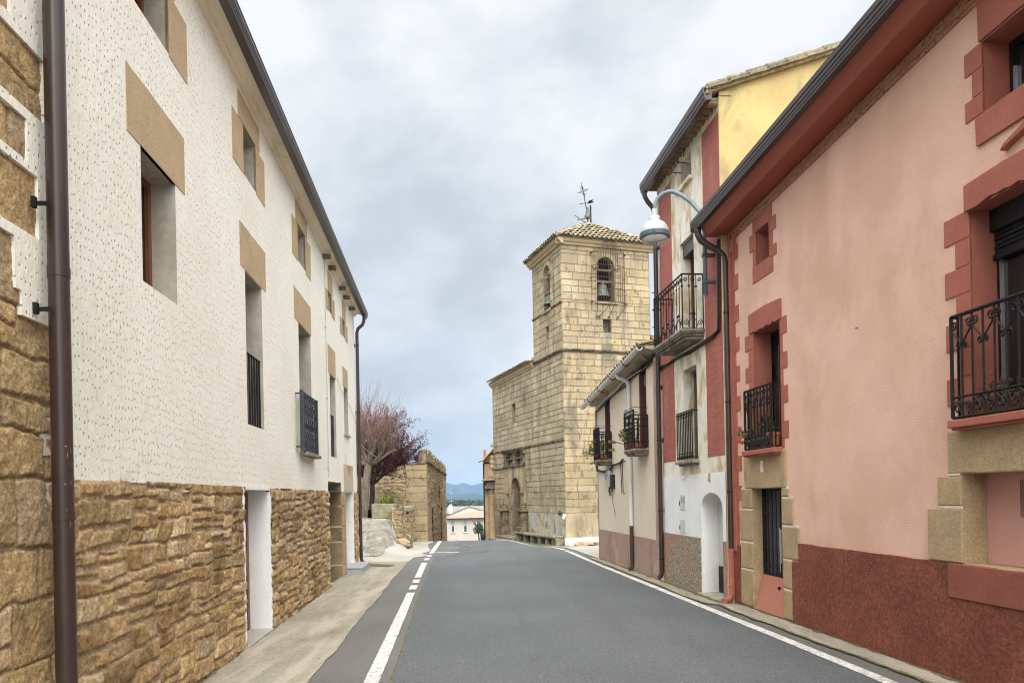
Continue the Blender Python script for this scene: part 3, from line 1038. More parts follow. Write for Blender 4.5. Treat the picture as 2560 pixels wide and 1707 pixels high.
for y0, y1 in ((-6, 15.55), (16.08, 16.85), (17.3, 18.05), (18.5, 22.55), (23.55, 24.3), (25.0, 25.5), (26.4, 36)):
    marking(y0, y1, line_x)
for y0, y1 in ((-6, 25.7), (26.0, 26.45), (26.75, 27.3), (27.5, 28.1), (28.3, 28.9), (29.1, 40)):
    marking(y0, y1, line_r, .15)
strip('road_marking', lambda y: -3.0, lambda y: -1.95, 26.6, 26.78, .1, .013, 'paint', 4)
# tar joint across the road
strip('road_joint', lambda y: -2.1, lambda y: 1.95, 25.33, 25.47, .05, .010, 'oldasphalt', 8)
def crack(pts, wd=.02):
    mb = MB()
    P = []
    rs = random.Random(int(abs(pts[0][0] * 100)))
    for (x0, y0), (x1, y1) in zip(pts[:-1], pts[1:]):
        for k in range(8):
            t = k / 8
            P.append((x0 + (x1 - x0) * t + rs.uniform(-.02, .02), y0 + (y1 - y0) * t + rs.uniform(-.05, .05)))
    P.append(pts[-1])
    q = []
    for k, (x, y) in enumerate(P):
        w_ = wd * rs.uniform(.3, 1.2)
        q += [(x - w_, y - w_ * 1.5, gz(x, y) + .0115), (x + w_, y + w_ * 1.5, gz(x, y) + .0115)]
    mb.add(q, [(2 * k, 2 * k + 1, 2 * k + 3, 2 * k + 2) for k in range(len(P) - 1)])
    struct(mb.build('road_crack', 'tar', recalc=False))


MT['tar'] = surf('tar filled crack', (.035, .036, .036), (.06, .06, .058), 9, None, rough=.8)
crack([(-2.7, 25.0), (-2.3, 25.6), (-1.8, 25.5), (-1.5, 26.3), (-1.1, 26.4), (-.9, 27.4)], .03)
crack([(-2.6, 26.9), (-2.1, 27.6), (-1.7, 27.5), (-1.6, 28.6), (-2.0, 30.0)], .025)
crack([(-2.5, 23.0), (-2.2, 24.2), (-2.0, 25.1)], .02)
mb = MB()
rs = random.Random(88)
for k in range(140):
    y = rs.uniform(4.5, 24)
    x = rs.choice((rs.uniform(-3.0 - .02 * y, -2.2), rs.uniform(-2.2, 3.0), rs.uniform(-.2, .2) + side_edge(y)))
    s_ = rs.uniform(.008, .022)
    t = rs.uniform(0, 6.28)
    z = gz(x, y) + .018
    mb.add([(x + s_ * math.cos(t + q) * (1 if j % 2 else .5), y + s_ * 1.4 * math.sin(t + q) * (1 if j % 2 else .5), z + .004 * (j % 2)) for j, q in enumerate((0, 1.57, 3.14, 4.71))], [(0, 1, 2, 3)])
lit = mb.build('dead_leaves', 'darkbark', recalc=False)
lit['kind'] = 'stuff'
# blocked drain at the wall end
mb = MB()
mb.add([(-4.5, 21.95, .026), (-3.62, 21.5, .026), (-3.5, 21.9, .026), (-3.75, 22.15, .026), (-4.45, 22.75, .026)], [(0, 1, 2, 3, 4)])
struct(mb.build('drain_hollow', 'moss', recalc=False))


# ================================================================== left: near stone house
nh = thing('stone_house', 'stone house with big tan blocks set in white plaster beside the scratched brown downpipe', 'house', FL, RL)
mb = MB(LEFT)
shell(mb, -6, 5.38, -.3, 8.2, 7.0)
facade(mb, -6, 5.38, -.3, 8.2, [], o=-.06)
mb.build('core_wall', 'mortar', nh)
rubble('wall', nh, LEFT, 1.2, 5.42, -.2, 8.2, .012, (.34, .6), (.5, .95), .024, 21, warp=.03, zwave=.03, gapk=.025, edge=.6, big=.03, base=-.015,
       lines=[-.7, -.15, .42, .95, 1.38, 1.72, 2.18, 2.5, 3.02, 3.33, 3.78, 4.28, 4.62, 5.17, 5.62, 6.1, 6.5, 7.0, 7.5, 8.0, 8.6],
       pal=[(.44, .31, .155), (.40, .29, .15), (.46, .335, .18), (.37, .26, .13), (.42, .315, .185)], mort=(.30, .215, .125))
mb = MB(LEFT)
# white plaster laid round the quoin blocks (each z band starts where the bare block ends)
bands = [(3.26, 3.42, 4.90), (3.42, 3.76, 4.83), (3.76, 3.83, 1.2), (3.83, 4.26, 5.12), (4.26, 4.32, 1.2), (4.32, 4.60, 5.0), (4.60, 4.67, 1.2), (4.67, 5.12, 5.22),
         (5.12, 5.20, 1.2), (5.20, 5.62, 4.84), (5.62, 5.68, 1.2), (5.68, 6.08, 5.16), (6.08, 6.14, 1.2), (6.14, 6.5, 4.9), (6.5, 6.56, 1.2), (6.56, 7.0, 5.2), (7.0, 8.2, 4.8)]
for z0, z1, a in bands:
    mb.box(a, 5.42, -.05, .022, z0, z1)
mb.build('plaster', 'pitted', nh)
mb = MB(LEFT)
rs = random.Random(3)
for z0, z1, a, b in ((2.34, 2.62, 5.13, 5.3), (1.98, 2.16, 5.1, 5.3)):
    pts = [(a + rs.uniform(-.02, .03), z0), (b, z0 + .02), (b, z1), (a + .05, z1 - .01), (a + .01 + rs.uniform(-.02, .02), (z0 + z1) / 2)]
    mb.prism(pts, -.03, .0)
mb.build('lime_patch', 'joint', nh)
mb = MB(LEFT)
mb.add([(-6, .5, 8.1), (5.4, .5, 8.1), (5.4, -3.5, 9.7), (-6, -3.5, 9.7), (-6, -7, 8.2), (5.4, -7, 8.2)], [(0, 1, 2, 3), (3, 2, 5, 4)])
mb.build('roof', 'tile', nh)

# ================================================================== left: long white house
wh = thing('white_house', 'long white plastered house with pitted walls over a rubble stone base and a brown gutter', 'house', FL, RL)
E_L = lambda a: 7.84 - .024 * (a - 9)
U0, U1 = 5.38, 22.25
holes_up = [(6.91, 7.78, 4.07, 5.33, .42), (10.39, 11.30, 3.08, 5.23, .42), (14.02, 15.22, 2.90, 5.36, .42), (17.56, 18.40, 3.02, 4.98, .42), (19.84, 20.62, 3.76, 5.02, .42),
            (6.80, 7.67, 6.63, 7.30, .40), (10.42, 11.10, 6.60, 7.30, .40), (14.09, 14.85, 6.56, 7.27, .40), (17.55, 18.02, 6.48, 6.95, .38), (19.80, 20.24, 6.38, 6.82, .38)]
mb = MB(LEFT)
facade(mb, U0, U1, 2.2, 7.95, holes_up + [(17.02, 19.04, 2.2, 2.42, .9, 1), (19.66, 21.2, 2.2, 2.215, .3, 1)], o=.0, mi=0, mr=1)
shell(mb, U0, U1, -.3, 7.9, 7.5)
mb.box(U0, 17.02, -.02, .004, 2.185, 2.2)
mb.build('wall', ['pitted', 'greyrender'], wh)
DOOR = (10.05, 11.45, -.4, 2.16)
mb = MB(LEFT)
facade(mb, U0, 17.02, -.3, 2.2, [(*DOOR[:2], -.3, 2.16, .45, 1)], o=-.03, mi=0, mr=1)
facade(mb, 21.2, U1, -.3, 2.2, [], o=-.03)
mb.build('base_backing', ['mortar', 'whitepaint'], wh)
rubble('stone_base', wh, LEFT, U0, 10.07, -.12, 2.2, .0115, (.12, .24), (.18, .42), .036, 5, warp=.022, gapk=.035, zwave=.03, edge=.5, stainlow=.8,
       pal=[(.46, .315, .155), (.41, .275, .13), (.49, .35, .185), (.37, .25, .12), (.44, .315, .17), (.42, .275, .12), (.50, .38, .23)])
rubble('stone_base', wh, LEFT, 11.46, 17.0, -.12, 2.2, .02, (.12, .24), (.18, .40), .05, 6, warp=.026, gapk=.035, zwave=.03, edge=.55, stainlow=.7)
rubble('stone_base', wh, LEFT, 21.25, 22.27, -.12, 2.2, .03, (.12, .22), (.14, .35), .05, 7, warp=.03)
# white arris of the door opening, ragged against the stone
mb = MB(LEFT)
rs = random.Random(4)
for a, d in ((11.45, 1), (10.05, -1)):
    z = -.0
    while z < 2.14:
        h = rs.uniform(.05, .14)
        mb.box(min(a, a + d * rs.uniform(.02, .075)), max(a, a + d * rs.uniform(.02, .075)), -.03, .022 + rs.uniform(0, .012), z, min(z + h, 2.16))
        z += h
mb.box(10.0, 11.5, -.03, .02, 2.16, 2.2)
mb.build('door_plaster', 'whitepaint', wh)
dw = MB(LEFT)
o = -.30
dw.box(10.07, 10.16, o - .06, o, .03, 2.13); dw.box(11.33, 11.44, o - .06, o, .03, 2.13); dw.box(10.16, 11.33, o - .06, o - .004, 2.03, 2.13)
dw.box(10.16, 11.33, o - .055, o - .006, .03, .20); dw.box(10.72, 10.80, o - .055, o - .008, .2, 2.03)
d_ = dw.build('door', 'wood', wh, bevel=.004)
g = MB(LEFT); g.box(10.16, 11.33, o - .045, o - .03, .2, 2.03); g.build('pane', 'glass2', d_)
g = MB(LEFT); g.box(10.85, 10.88, o - .008, o + .05, .98, 1.14); g.build('handle', 'iron', d_)
mb = MB(LEFT); mb.box(10.05, 11.47, -.42, .05, -.05, .035); mb.build('door_sill', 'paleconcrete', wh, bevel=.006)
# the deep tan doorway alcove further up, its jamb stones and the white inner doorway
mb = MB(LEFT)
mb.box(17.0, 17.02, -1.1, .012, -.2, 2.2)
mb.add([(19.04, .0, -.2), (19.04, -1.1, -.2), (19.04, -1.1, 2.42), (19.04, .0, 2.42)], [(0, 1, 2, 3)])
mb.add([(17.02, -.95, -.2), (19.04, -.95, -.2), (19.04, -.95, 2.42), (17.02, -.95, 2.42)], [(0, 1, 2, 3)])
mb.add([(17.02, .0, 2.42), (19.04, .0, 2.42), (19.04, -1.1, 2.38), (17.02, -1.1, 2.38)], [(0, 1, 2, 3)])
mb.build('doorway_alcove', 'oldrender', wh)
mb = MB(LEFT); mb.box(17.25, 18.5, -.94, -.88, 0, 2.1); mb.build('door', 'doorwood', wh)
mb = MB(LEFT)
rs = random.Random(8)
z = -.1
while z < 2.2:
    h = min(rs.uniform(.36, .6), 2.2 - z)
    mb.box(19.04, 19.67, -.4, .02, z + .008, z + h - .008)
    mb.box(16.88, 17.0, -.3, .02, z + .008, z + h - .008)
    z += h
mb.build('door_jamb', 'sandstone', wh, bevel=.012)
mb = MB(LEFT); mb.box(19.5, 21.3, -.02, .016, 2.215, 2.93); mb.build('lintel', 'oldrender', wh)
mb = MB(LEFT); mb.box(19.9, 19.96, -.02, .016, 2.95, 3.2); mb.build('bare_patch', 'oldrender', wh)
mb = MB(LEFT)
mb.box(21.19, 21.25, -.5, .02, -.1, 2.2); mb.box(19.67, 19.69, -.5, .012, -.1, 2.2)
mb.box(19.67, 21.22, -.5, .01, 2.195, 2.213)
mb.build('door_plaster', 'whitepaint', wh)
mb = MB(LEFT); mb.box(19.69, 21.19, -.55, -.5, .1, 2.19); mb.build('door', 'wood', wh)
mb = MB(LEFT)
mb.box(19.62, 21.5, -.45, .42, -.05, .155)
mb.box(19.60, 21.52, -.45, .44, .155, .185)
mb.build('doorstep', 'greytile', wh, bevel=.006)

# windows of the middle floor with their cement lintels
for k, (a0, a1, z0, z1, d) in enumerate(holes_up):
    if k < 5:
        window(wh, LEFT, a0, a1, z0, z1, -.25, cross=True)
    else:
        window(wh, LEFT, a0, a1, z0, z1, -.24, cross=False)
for a0, a1, z0, z1 in ((6.62, 8.05, 5.33, 5.945), (10.16, 11.55, 5.24, 5.85), (13.66, 15.28, 5.365, 5.95), (17.33, 18.46, 4.985, 5.645), (19.66, 20.63, 5.025, 5.54)):
    mb = MB(LEFT)
    rs = random.Random(int(a0 * 10))
    n = 12
    top = [(a1 - (a1 - a0) * i / n, z1 + rs.uniform(-.006, .006)) for i in range(n + 1)]
    mb.prism([(a0, z0), (a1, z0)] + top, -.03, .007)
    mb.build('lintel', 'cement', wh)
for ow, (z0, z1), l, r, (t0, t1, tz) in (((6.80, 7.67), (6.63, 7.30), 6.30, 8.20, (6.65, 7.85, 7.68)), ((10.42, 11.10), (6.60, 7.30), 9.90, 11.60, (10.19, 11.32, 7.67)),
                                      ((14.09, 14.85), (6.54, 7.27), 13.59, 15.38, (13.95, 15.04, 7.65)), ((17.55, 18.02), (6.46, 6.95), 17.24, 18.52, (17.53, 18.20, 7.42)),
                                      ((19.80, 20.24), (6.36, 6.82), 19.38, 20.80, (19.81, 20.47, 7.36))):
    mb = MB(LEFT)
    mb.box(l, ow[0], -.03, .007, z0 - .01, z1 - .02); mb.box(ow[1], r, -.03, .007, z0 - .02, z1 - .03); mb.box(t0, t1, -.03, .009, z1 - .003, tz)
    mb.build('window_surround', 'cement', wh)
mb = MB(LEFT); mb.box(13.9, 15.32, -.2, .16, 2.84, 2.905); mb.build('window_sill', 'slabstone', wh, bevel=.008)
mb = MB(LEFT); mb.box(19.76, 20.72, -.2, .06, 3.70, 3.765); mb.build('window_sill', 'greytile', wh, bevel=.006)


def bars(name, parent, m, a0, a1, o, z0, z1, n, mat='iron', r=.009, mid=(), flat=.014):
    mb = MB(m)
    for k in range(n):
        a = a0 + (a1 - a0) * k / (n - 1)
        mb.box(a - r, a + r, o - r, o + r, z0, z1)
    for z in (z0 + .02, z1 - flat, *mid):
        mb.box(a0 - .03, a1 + .03, o - .016, o + .016, z, z + flat)
    return mb.build(name, mat, parent)


bars('railing', wh, LEFT, 10.43, 11.26, -.05, 3.09, 4.12, 7, 'iron', .012)
bars('railing', wh, LEFT, 17.6, 18.36, -.06, 3.03, 4.05, 8, 'bluiron', .012)


def ornate(name, parent, m, P, t0, t1, z0, z1, n, style, mat='iron', rad=.009, thick=None):
    """Iron railing panel; P(t, z) gives the point on the panel."""
    mb = MB(m)
    thick = thick or rad

    def bar(t, a, b, r=rad):
        mb.tube([P(t, a), P(t, b)], r, 4)
    mb.tube([P(t0, z1), P(t1, z1)], rad * 1.7, 6); mb.tube([P(t0, z0), P(t1, z0)], rad * 1.3, 4)
    for k in range(n):
        t = t0 + (t1 - t0) * k / (n - 1)
        bar(t, z0, z1, thick * 1.6 if k in (0, n - 1) else thick)
    w_ = (t1 - t0) / (n - 1)
    H = z1 - z0
    if style == 'hearts':        # C scrolls in pairs under the rail, running scrolls at the foot
        mb.tube([P(t0, z0 + .20 * H), P(t1, z0 + .20 * H)], rad, 4)
        for k in range(1, n - 1, 2):
            t = t0 + w_ * k
            for s in (-1, 1):
                scroll(mb, P, t + s * w_ * .72, z1 - .085 * H, w_ * .34, 1.3, math.pi * (0 if s > 0 else 1), -s, rad * .9)
                scroll(mb, P, t + s * w_ * .28, z1 - .30 * H, w_ * .26, 1.3, math.pi * (1 if s > 0 else 0), -s, rad * .9)
                mb.tube([P(t + s * w_ * 1.05, z1 - .10 * H), P(t + s * w_ * .75, z1 - .17 * H), P(t + s * w_ * .25, z1 - .25 * H), P(t + s * w_ * .02, z1 - .31 * H)], rad * .9, 4)
        for k in range(n - 1):
            t = t0 + w_ * (k + .5)
            s = 1 if k % 2 else -1
            scroll(mb, P, t, z0 + .10 * H, w_ * .46, 1.2, math.pi / 2 * s, s, rad * .9)
            mb.tube([P(t - w_ * .5, z0 + .02 * H), P(t, z0 + .10 * H + s * .03), P(t + w_ * .5, z0 + .18 * H)], rad * .9, 4)
    elif style == 'volutes':
        for k in range(0, n - 1):
            t = t0 + w_ * (k + .5)
            scroll(mb, P, t, z1 - .09 * H, w_ * .32, 1.5, math.pi * (k % 2), 1 if k % 2 else -1, rad * .75)
            if k % 2 == 0:
                scroll(mb, P, t, z0 + .12 * H, w_ * .42, 1.6, math.pi / 2, 1, rad * .75)
            else:
                scroll(mb, P, t - w_ * .2, z0 + .27 * H, w_ * .2, 1.4, 0, 1, rad * .75)
                scroll(mb, P, t + w_ * .2, z0 + .27 * H, w_ * .2, 1.4, math.pi, -1, rad * .75)
                mb.tube([P(t - w_ * .7, z0 + .04 * H), P(t - w_ * .45, z0 + .15 * H), P(t, z0 + .23 * H), P(t + w_ * .45, z0 + .15 * H), P(t + w_ * .7, z0 + .04 * H)], rad * .75, 4)
            scroll(mb, P, t0 + w_ * (k + 1), z1 - .22 * H, w_ * .18, 1.4, 0, 1 if k % 2 else -1, rad * .75)
    elif style == 'grille':
        for q in (.16, .30, .70, .84):
            mb.tube([P(t0, z0 + q * H), P(t1, z0 + q * H)], rad * .8, 4)
        for k in range(n - 1):
            t = t0 + w_ * (k + .5)
            for zc, rr in ((z1 - .08 * H, .45), (z1 - .23 * H, .4), (z0 + .08 * H, .45), (z0 + .23 * H, .4)):
                scroll(mb, P, t, zc, w_ * rr, 1.2, math.pi * (k % 2), 1 if k % 2 else -1, rad * .8)
            pts = [P(t + w_ * .3 * math.sin(q * 9), z0 + (.32 + .36 * q) * H) for q in [i / 10 for i in range(11)]]
            mb.tube(pts, rad * .9, 4)
    elif style == 'knots':
        for q in (.16, .66, .86):
            mb.tube([P(t0, z0 + q * H), P(t1, z0 + q * H)], rad * 1.1, 4)
        for k in range(n):
            t = t0 + w_ * k
            for q in (.16, .4, .52, .66, .86):
                a, b = P(t, z0 + q * H - .025), P(t, z0 + q * H + .025)
                mb.tube([a, b], rad * 2.3, 6)
    return mb.build(name, mat, parent)


rg = ornate('railing', wh, LEFT, lambda t, z: (t, .11, z), 13.62, 15.1, 2.92, 4.0, 8, 'grille', 'bluiron', .012, .014)
mb = MB(LEFT)
for a in (13.62, 15.1):
    mb.box(a - .03, a + .03, .08, .14, 2.90, 4.02)
    for z in (2.97, 3.95):
        mb.box(a - .02, a + .02, -.02, .1, z, z + .025)
mb.build('railing_post', 'bluiron', rg)

# cornice, gutter, downpipes
mb = MB(LEFT)
mb.sweep([(0, 0), (.07, .015), (.075, .05), (.11, .07), (.215, .10), (.225, .13), (.225, .3), (-.05, .3), (-.05, 0)], U0, U1, lambda a: E_L(a) - .06, 20)
mb.build('cornice', 'soffit', wh, smooth=True)
mb = MB(LEFT)
mb.sweep([(.226, .06), (.34, .06), (.345, .085), (.352, .09), (.352, .115), (.36, .12), (.36, .145), (.368, .15), (.368, .205), (.376, .21), (.376, .225), (.36, .225), (.352, .12), (.24, .12), (.226, .2)], U0 - .3, 22.75, lambda a: E_L(a) - .06, 20)
gut = mb.build('gutter', 'brown', wh)
mb = MB(LEFT)
rs = random.Random(11)
for a in (16.9, 17.7, 19.3, 20.1, 21.2):
    mb.box(a, a + .12, -.05, .17, E_L(a) - .14, E_L(a) - .055)
mb.build('rafter_stub', 'doorwood', wh)


def downpipe(parent, m, a, o, r, pts=None, z0=.0, z1=7.5, mat='brown', joints=(), clips=(), name='downpipe', foot=True, n=16):
    mb = MB(m)
    path = pts or [(a, o, z1), (a, o, z0 + .12)] + ([(a, o + .03, z0 + .06), (a, o + .10, z0 + .02)] if foot else [(a, o, z0)])
    mb.tube(path, r, n)
    p = mb.build(name, mat, parent, smooth=True)
    if joints:
        j = MB(m)
        for z in joints:
            j.lathe((a, o, z), [(r * .9, -.035), (r * 1.07, -.035), (r * 1.07, .03), (r * .9, .03)], n)
        j.build('pipe_joint', mat, p, smooth=True)
    if clips:
        j = MB(m)
        for z in clips:
            j.box(a - r * 1.25, a + r * 1.25, -.02, .012, z - .05, z + .05)
            j.lathe((a, o, z), [(r * .9, -.012), (r * 1.1, -.012), (r * 1.1, .012), (r * .9, .012)], n)
        j.build('pipe_bracket', 'iron' if mat != 'pvc' else 'alu', p)
    return p


dp = downpipe(wh, LEFT, 5.165, .125, .068, z0=-.03, z1=8.0, joints=(1.93, 3.62, 5.9), foot=False, n=24)
mb = MB(LEFT)
for z in (3.30, 4.02, 6.2):
    mb.box(5.02, 5.055, .022, .05, z, z + .075); mb.box(5.045, 5.055, .03, .13, z + .02, z + .05)
mb.build('pipe_bracket', 'iron', dp)
mb = MB(LEFT)
rs = random.Random(2)
for k in range(16):           # flaked lacquer on the pipe
    t = rs.uniform(.5, 2.4); z = rs.uniform(1.5, 2.45)
    r = .0687
    h = rs.choice((.006, .006, .03, .05)); wd = .14 if h < .01 else .03
    P = [(5.165 + r * math.cos(t + d), .125 + r * math.sin(t + d), z + e) for d, e in ((0, 0), (wd, 0), (wd, h), (0, h))]
    mb.add(P, [(0, 1, 2, 3)])
mb.build('flaked_lacquer', 'greyrender', dp)
pts = [(22.32, .30, E_L(22.3) - .02), (22.32, .29, 7.33), (22.31, .24, 7.22), (22.30, .12, 7.12), (22.29, .08, 6.98), (22.26, .08, .25), (22.26, .10, .14), (22.26, .2, .06)]
downpipe(wh, LEFT, 22.28, .08, .05, pts=pts, joints=(2.95, .34), clips=(6.6, 4.6, 2.2))
mb = MB(LEFT)
mb.add([(U0 - .3, .30, E_L(U0) + .04), (U1 + .3, .30, E_L(U1) + .04), (U1 + .3, -3.7, 8.6), (U0 - .3, -3.7, 9.0), (U0 - .3, -7.6, 7.9), (U1 + .3, -7.6, 7.7)], [(0, 1, 2, 3), (3, 2, 5, 4)])
rf = mb.build('roof', 'farroof', wh)
md = rf.modifiers.new('solid', 'SOLIDIFY'); md.thickness = .06; md.offset = 1
c = MB(LEFT)
rs = random.Random(6)
pts = [(17.02 + .012 * math.sin(z * 3), .022, z) for z in np.linspace(7.72, 2.75, 14)] + [(17.06, .02, 2.62), (17.0, .02, 2.5)]
c.tube(pts, .007, 5)
for z in (5.94, 4.30, 2.7):
    c.box(16.99, 17.06, 0, .03, z, z + .03)
tag(c.build('wall_cable', 'greyrender', loc=FL, rotz=RL), 'thin pale cable running straight down the white plastered wall', 'cable')
c = MB(LEFT)
c.tube([(18.5, .03, 5.05), (19.5, .02, 4.75), (20.9, .02, 4.62), (22.1, .03, 4.2)], .006, 5)
c.tube([(22.3, .14, 3.62), (22.6, .3, 3.45), (23.2, .5, 3.3)], .008, 5)
tag(c.build('slack_wire', 'greyrender', loc=FL, rotz=RL), 'slack wire drooping across the white wall to the far downpipe', 'wire')

# ================================================================== beyond: ruin, retaining wall, planter, gate house, trees
rx, ry = -3.95, 34.2
ang = math.atan2(50 - 34.2, -4.49 + 3.95)
ru = thing('ruined_house', 'roofless stone ruin with ragged cornice beyond the trees, at the road crest', 'ruin', (rx, ry, 0), ang)
RU = lambda a, o, z: (a, -o, z)             # side wall: faces the road
FR = lambda a, o, z: (-o, a, z)             # front wall: a runs away from the road, faces the camera
rag = lambda a: 4.25 + .07 * np.sin(a * 5) + .10 * (fbm(np.asarray(a) * 1.7, np.asarray(a) * 0, 91, 3) - .5) * 2 - .012 * np.asarray(a)
mb = MB(RU)
mb.box(.02, 15.8, -.5, -.06, -1.5, 3.9)
mb.m = FR
mb.box(.02, 3.9, -.5, -.06, -.6, 3.6)
mb.build('core_wall', 'mortar', ru)
PR = [(.34, .25, .14), (.30, .22, .125), (.38, .29, .17), (.27, .20, .115), (.33, .265, .175)]
rubble('side_wall', ru, RU, 0, 15.8, -1.4, 4.3, .06, (.16, .30), (.2, .55), .07, 33, pal=PR, warp=.05, ztop=rag, holes=[(5.2, 5.6, 1.9, 2.8), (8.2, 8.7, 1.9, 2.9), (2.7, 3.3, -.5, 1.5), (9.5, 10.4, -1.0, 1.4)])
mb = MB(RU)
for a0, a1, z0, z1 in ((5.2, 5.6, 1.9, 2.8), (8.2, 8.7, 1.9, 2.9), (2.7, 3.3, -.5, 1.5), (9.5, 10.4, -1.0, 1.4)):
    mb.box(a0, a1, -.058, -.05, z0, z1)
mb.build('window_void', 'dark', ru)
rubble('front_wall', ru, FR, .75, 4.2, -.4, 3.55, .045, (.14, .26), (.2, .5), .05, 34, pal=PR, warp=.05, ztop=lambda a: 3.45 + .05 * np.sin(a * 6))
mb = MB(FR)
ashlar(mb, -.02, .95, -.25, 3.55, [], [(.39, .30, .18), (.41, .315, .19), (.36, .28, .17), (.42, .325, .19)], (.28, .44), (.55, 1.2), seed=9, o=.05)
mb.box(-.05, .97, -.3, .03, -.3, 3.56, (.3, .22, .13))
mb.build('quoins', 'ashlar', ru)
mb = MB(FR)
rs = random.Random(12)
mb.prism([(.0, 3.56), (.72, 3.52), (.7, 3.66), (0, 3.70)], -.45, .10)
mb.prism([(-.03, 3.70), (.34, 3.68), (.38, 3.95), (.30, 4.18), (.05, 4.25), (-.03, 4.22)], -.45, .05)
mb.m = RU
a = 0.0
while a < 15.6:
    l = rs.uniform(.5, 1.0)
    mb.box(a, min(a + l - .03, 15.8), -.4, .12 + rs.uniform(-.03, .04), 3.62 - .012 * a, 3.74 - .012 * a + rs.uniform(0, .04))
    if rs.random() < .8:
        mb.box(a + rs.uniform(0, .1), min(a + l - rs.uniform(0, .15), 15.8), -.4, .02, 3.74 - .012 * a, 3.98 + rs.uniform(0, .28) - .012 * a)
    a += l
mb.build('cornice', 'darkstone', ru, bevel=.03)
mb = MB(RU)
mb.box(1.9, 2.1, .0, .28, 2.42, 2.55); mb.box(1.93, 2.07, .0, .2, 2.3, 2.42)
mb.build('corbel', 'darkstone', ru, bevel=.02)
mb = MB(FR)
mb.lathe((.42, .16, 3.72), [(.03, 0), (.09, .02), (.10, .12), (.05, .2), (.02, .24)], 10)
mb.box(.40, .44, .0, .16, 3.80, 3.84)
tag(mb.build('wall_lantern', 'iron', loc=(rx, ry, 0), rotz=ang, smooth=True), 'small black lantern on the top corner of the ruin', 'lantern')

rw = thing('retaining_wall', 'broken rubble retaining wall holding up the terrace beside the stone trough', 'wall', (-4.44, 29.4, 0), math.atan2(1, -.02))
RW = lambda a, o, z: (a, -o, z)
WP = [(.36, .27, .155), (.40, .31, .18), (.31, .24, .14), (.42, .33, .21)]
mb = MB(RW); mb.box(.08, 4.8, -.5, -.06, -.3, 1.45); mb.build('core_wall', 'mortar', rw)
rubble('face', rw, RW, 0, 4.9, -.3, 1.62, .04, (.12, .26), (.18, .45), .06, 51, pal=WP, warp=.05, gapk=.02, ztop=lambda a: 1.42 + .12 * np.sin(a * 2.1 + .5))
rubble('end_face', rw, lambda a, o, z: (-o + .05, a, z), -.05, .35, -.2, 1.5, .03, (.14, .3), (.15, .3), .045, 52, pal=WP, warp=.04, gapk=.02)
mb = MB(RW)
rs = random.Random(15)
for k in range(7):
    a = .1 + k * .62
    mb.prism_z([(a, -.4), (a + .5, -.38), (a + .54, .06 + rs.uniform(0, .05)), (a + .02, .05)], 1.42 + rs.uniform(-.03, .03), 1.6 + rs.uniform(-.03, .06))
mb.build('coping', 'trough', rw, bevel=.04)


def boulder(name, label, c, r, seed, mat='trough', cat='stone', group=None, sub=3):
    bm = bmesh.new()
    bmesh.ops.create_icosphere(bm, subdivisions=sub, radius=1)
    rs = random.Random(seed)
    off = Vector((rs.uniform(0, 50), rs.uniform(0, 50), rs.uniform(0, 50)))
    from mathutils import noise as mn
    for v in bm.verts:
        d = v.co.copy()
        k = max(abs(d.x), abs(d.y), abs(d.z))
        v.co = d / (k ** .55)
        v.co *= 1 + .35 * mn.fractal(d * 1.4 + off, 1, 2, 4)
        v.co = Vector((v.co.x * r[0], v.co.y * r[1], v.co.z * r[2]))
    me = bpy.data.meshes.new(name); bm.to_mesh(me); bm.free()
    me.materials.append(MT[mat])
    o = bpy.data.objects.new(name, me); COL.objects.link(o)
    o.location = c
    return tag(o, label, cat, group)


boulder('boulder', 'low flat tan boulder at the foot of the pale slope', (-4.42, 29.1, .22), (.36, .3, .17), 3, 'sandstone')
boulder('boulder', 'upright mossy boulder standing at the ruin end of the slope', (-4.16, 29.35, .22), (.16, .22, .36), 4, 'slabstone')
boulder('boulder', 'rounded stone on top of the broken retaining wall end', (-4.52, 29.6, 1.5), (.16, .2, .24), 6, 'darkstone')

tr = thing('stone_trough', 'big square lichened stone trough planted with green fans on the terrace edge', 'trough', (-5.19, 29.95, 1.2))
mb = MB()
mb.box(-.46, .46, -.28, .28, 0, .58)
mb.build('basin', 'trough', tr, bevel=.03)
mb = MB(); mb.box(-.40, .40, -.22, .22, .575, .59); mb.build('soil', 'soil', tr)
GREEN = [(.13, .20, .03), (.17, .24, .04), (.10, .16, .03), (.20, .27, .05)]
pl = thing('garden_plant', 'bright green fan of sword leaves growing in the stone trough', 'plant', (-5.1, 29.95, 1.8))
mb = MB()
rs = random.Random(20)
for k in range(70):
    t = rs.uniform(0, 6.28); ln = rs.uniform(.22, .45); lean = rs.uniform(.15, .9)
    b = Vector((rs.uniform(-.26, .26), rs.uniform(-.16, .16), 0))
    d = Vector((math.cos(t) * lean, math.sin(t) * lean, 1)).normalized()
    sd_ = d.cross(Vector((0, 0, 1))).normalized() * .018
    tip = b + d * ln + Vector((0, 0, -.08 * lean))
    mid = b + d * ln * .55
    tt = rs.uniform(.7, 1.3)
    c = tuple(v * tt for v in rs.choice(GREEN))
    mb.add([b - sd_, b + sd_, mid + sd_, mid - sd_, tip], [(0, 1, 2, 3), (3, 2, 4)], c)
mb.build('leaves', 'leaf', pl, recalc=False)
pl = thing('garden_plant', 'reddish shrub with small coppery leaves behind the stone trough', 'plant', (-4.95, 30.5, 1.8))
mb = MB()
leaves(mb, (-.05, 0, .22), (.45, .25, .25), 130, .045, [(.14, .19, .04), (.10, .15, .03)], random.Random(22))
leaves(mb, (-.15, 0, .5), (.22, .15, .25), 60, .035, [(.22, .07, .05), (.17, .05, .04)], random.Random(23))
mb.build('leaves', 'leaf', pl, recalc=False)
mb = MB()
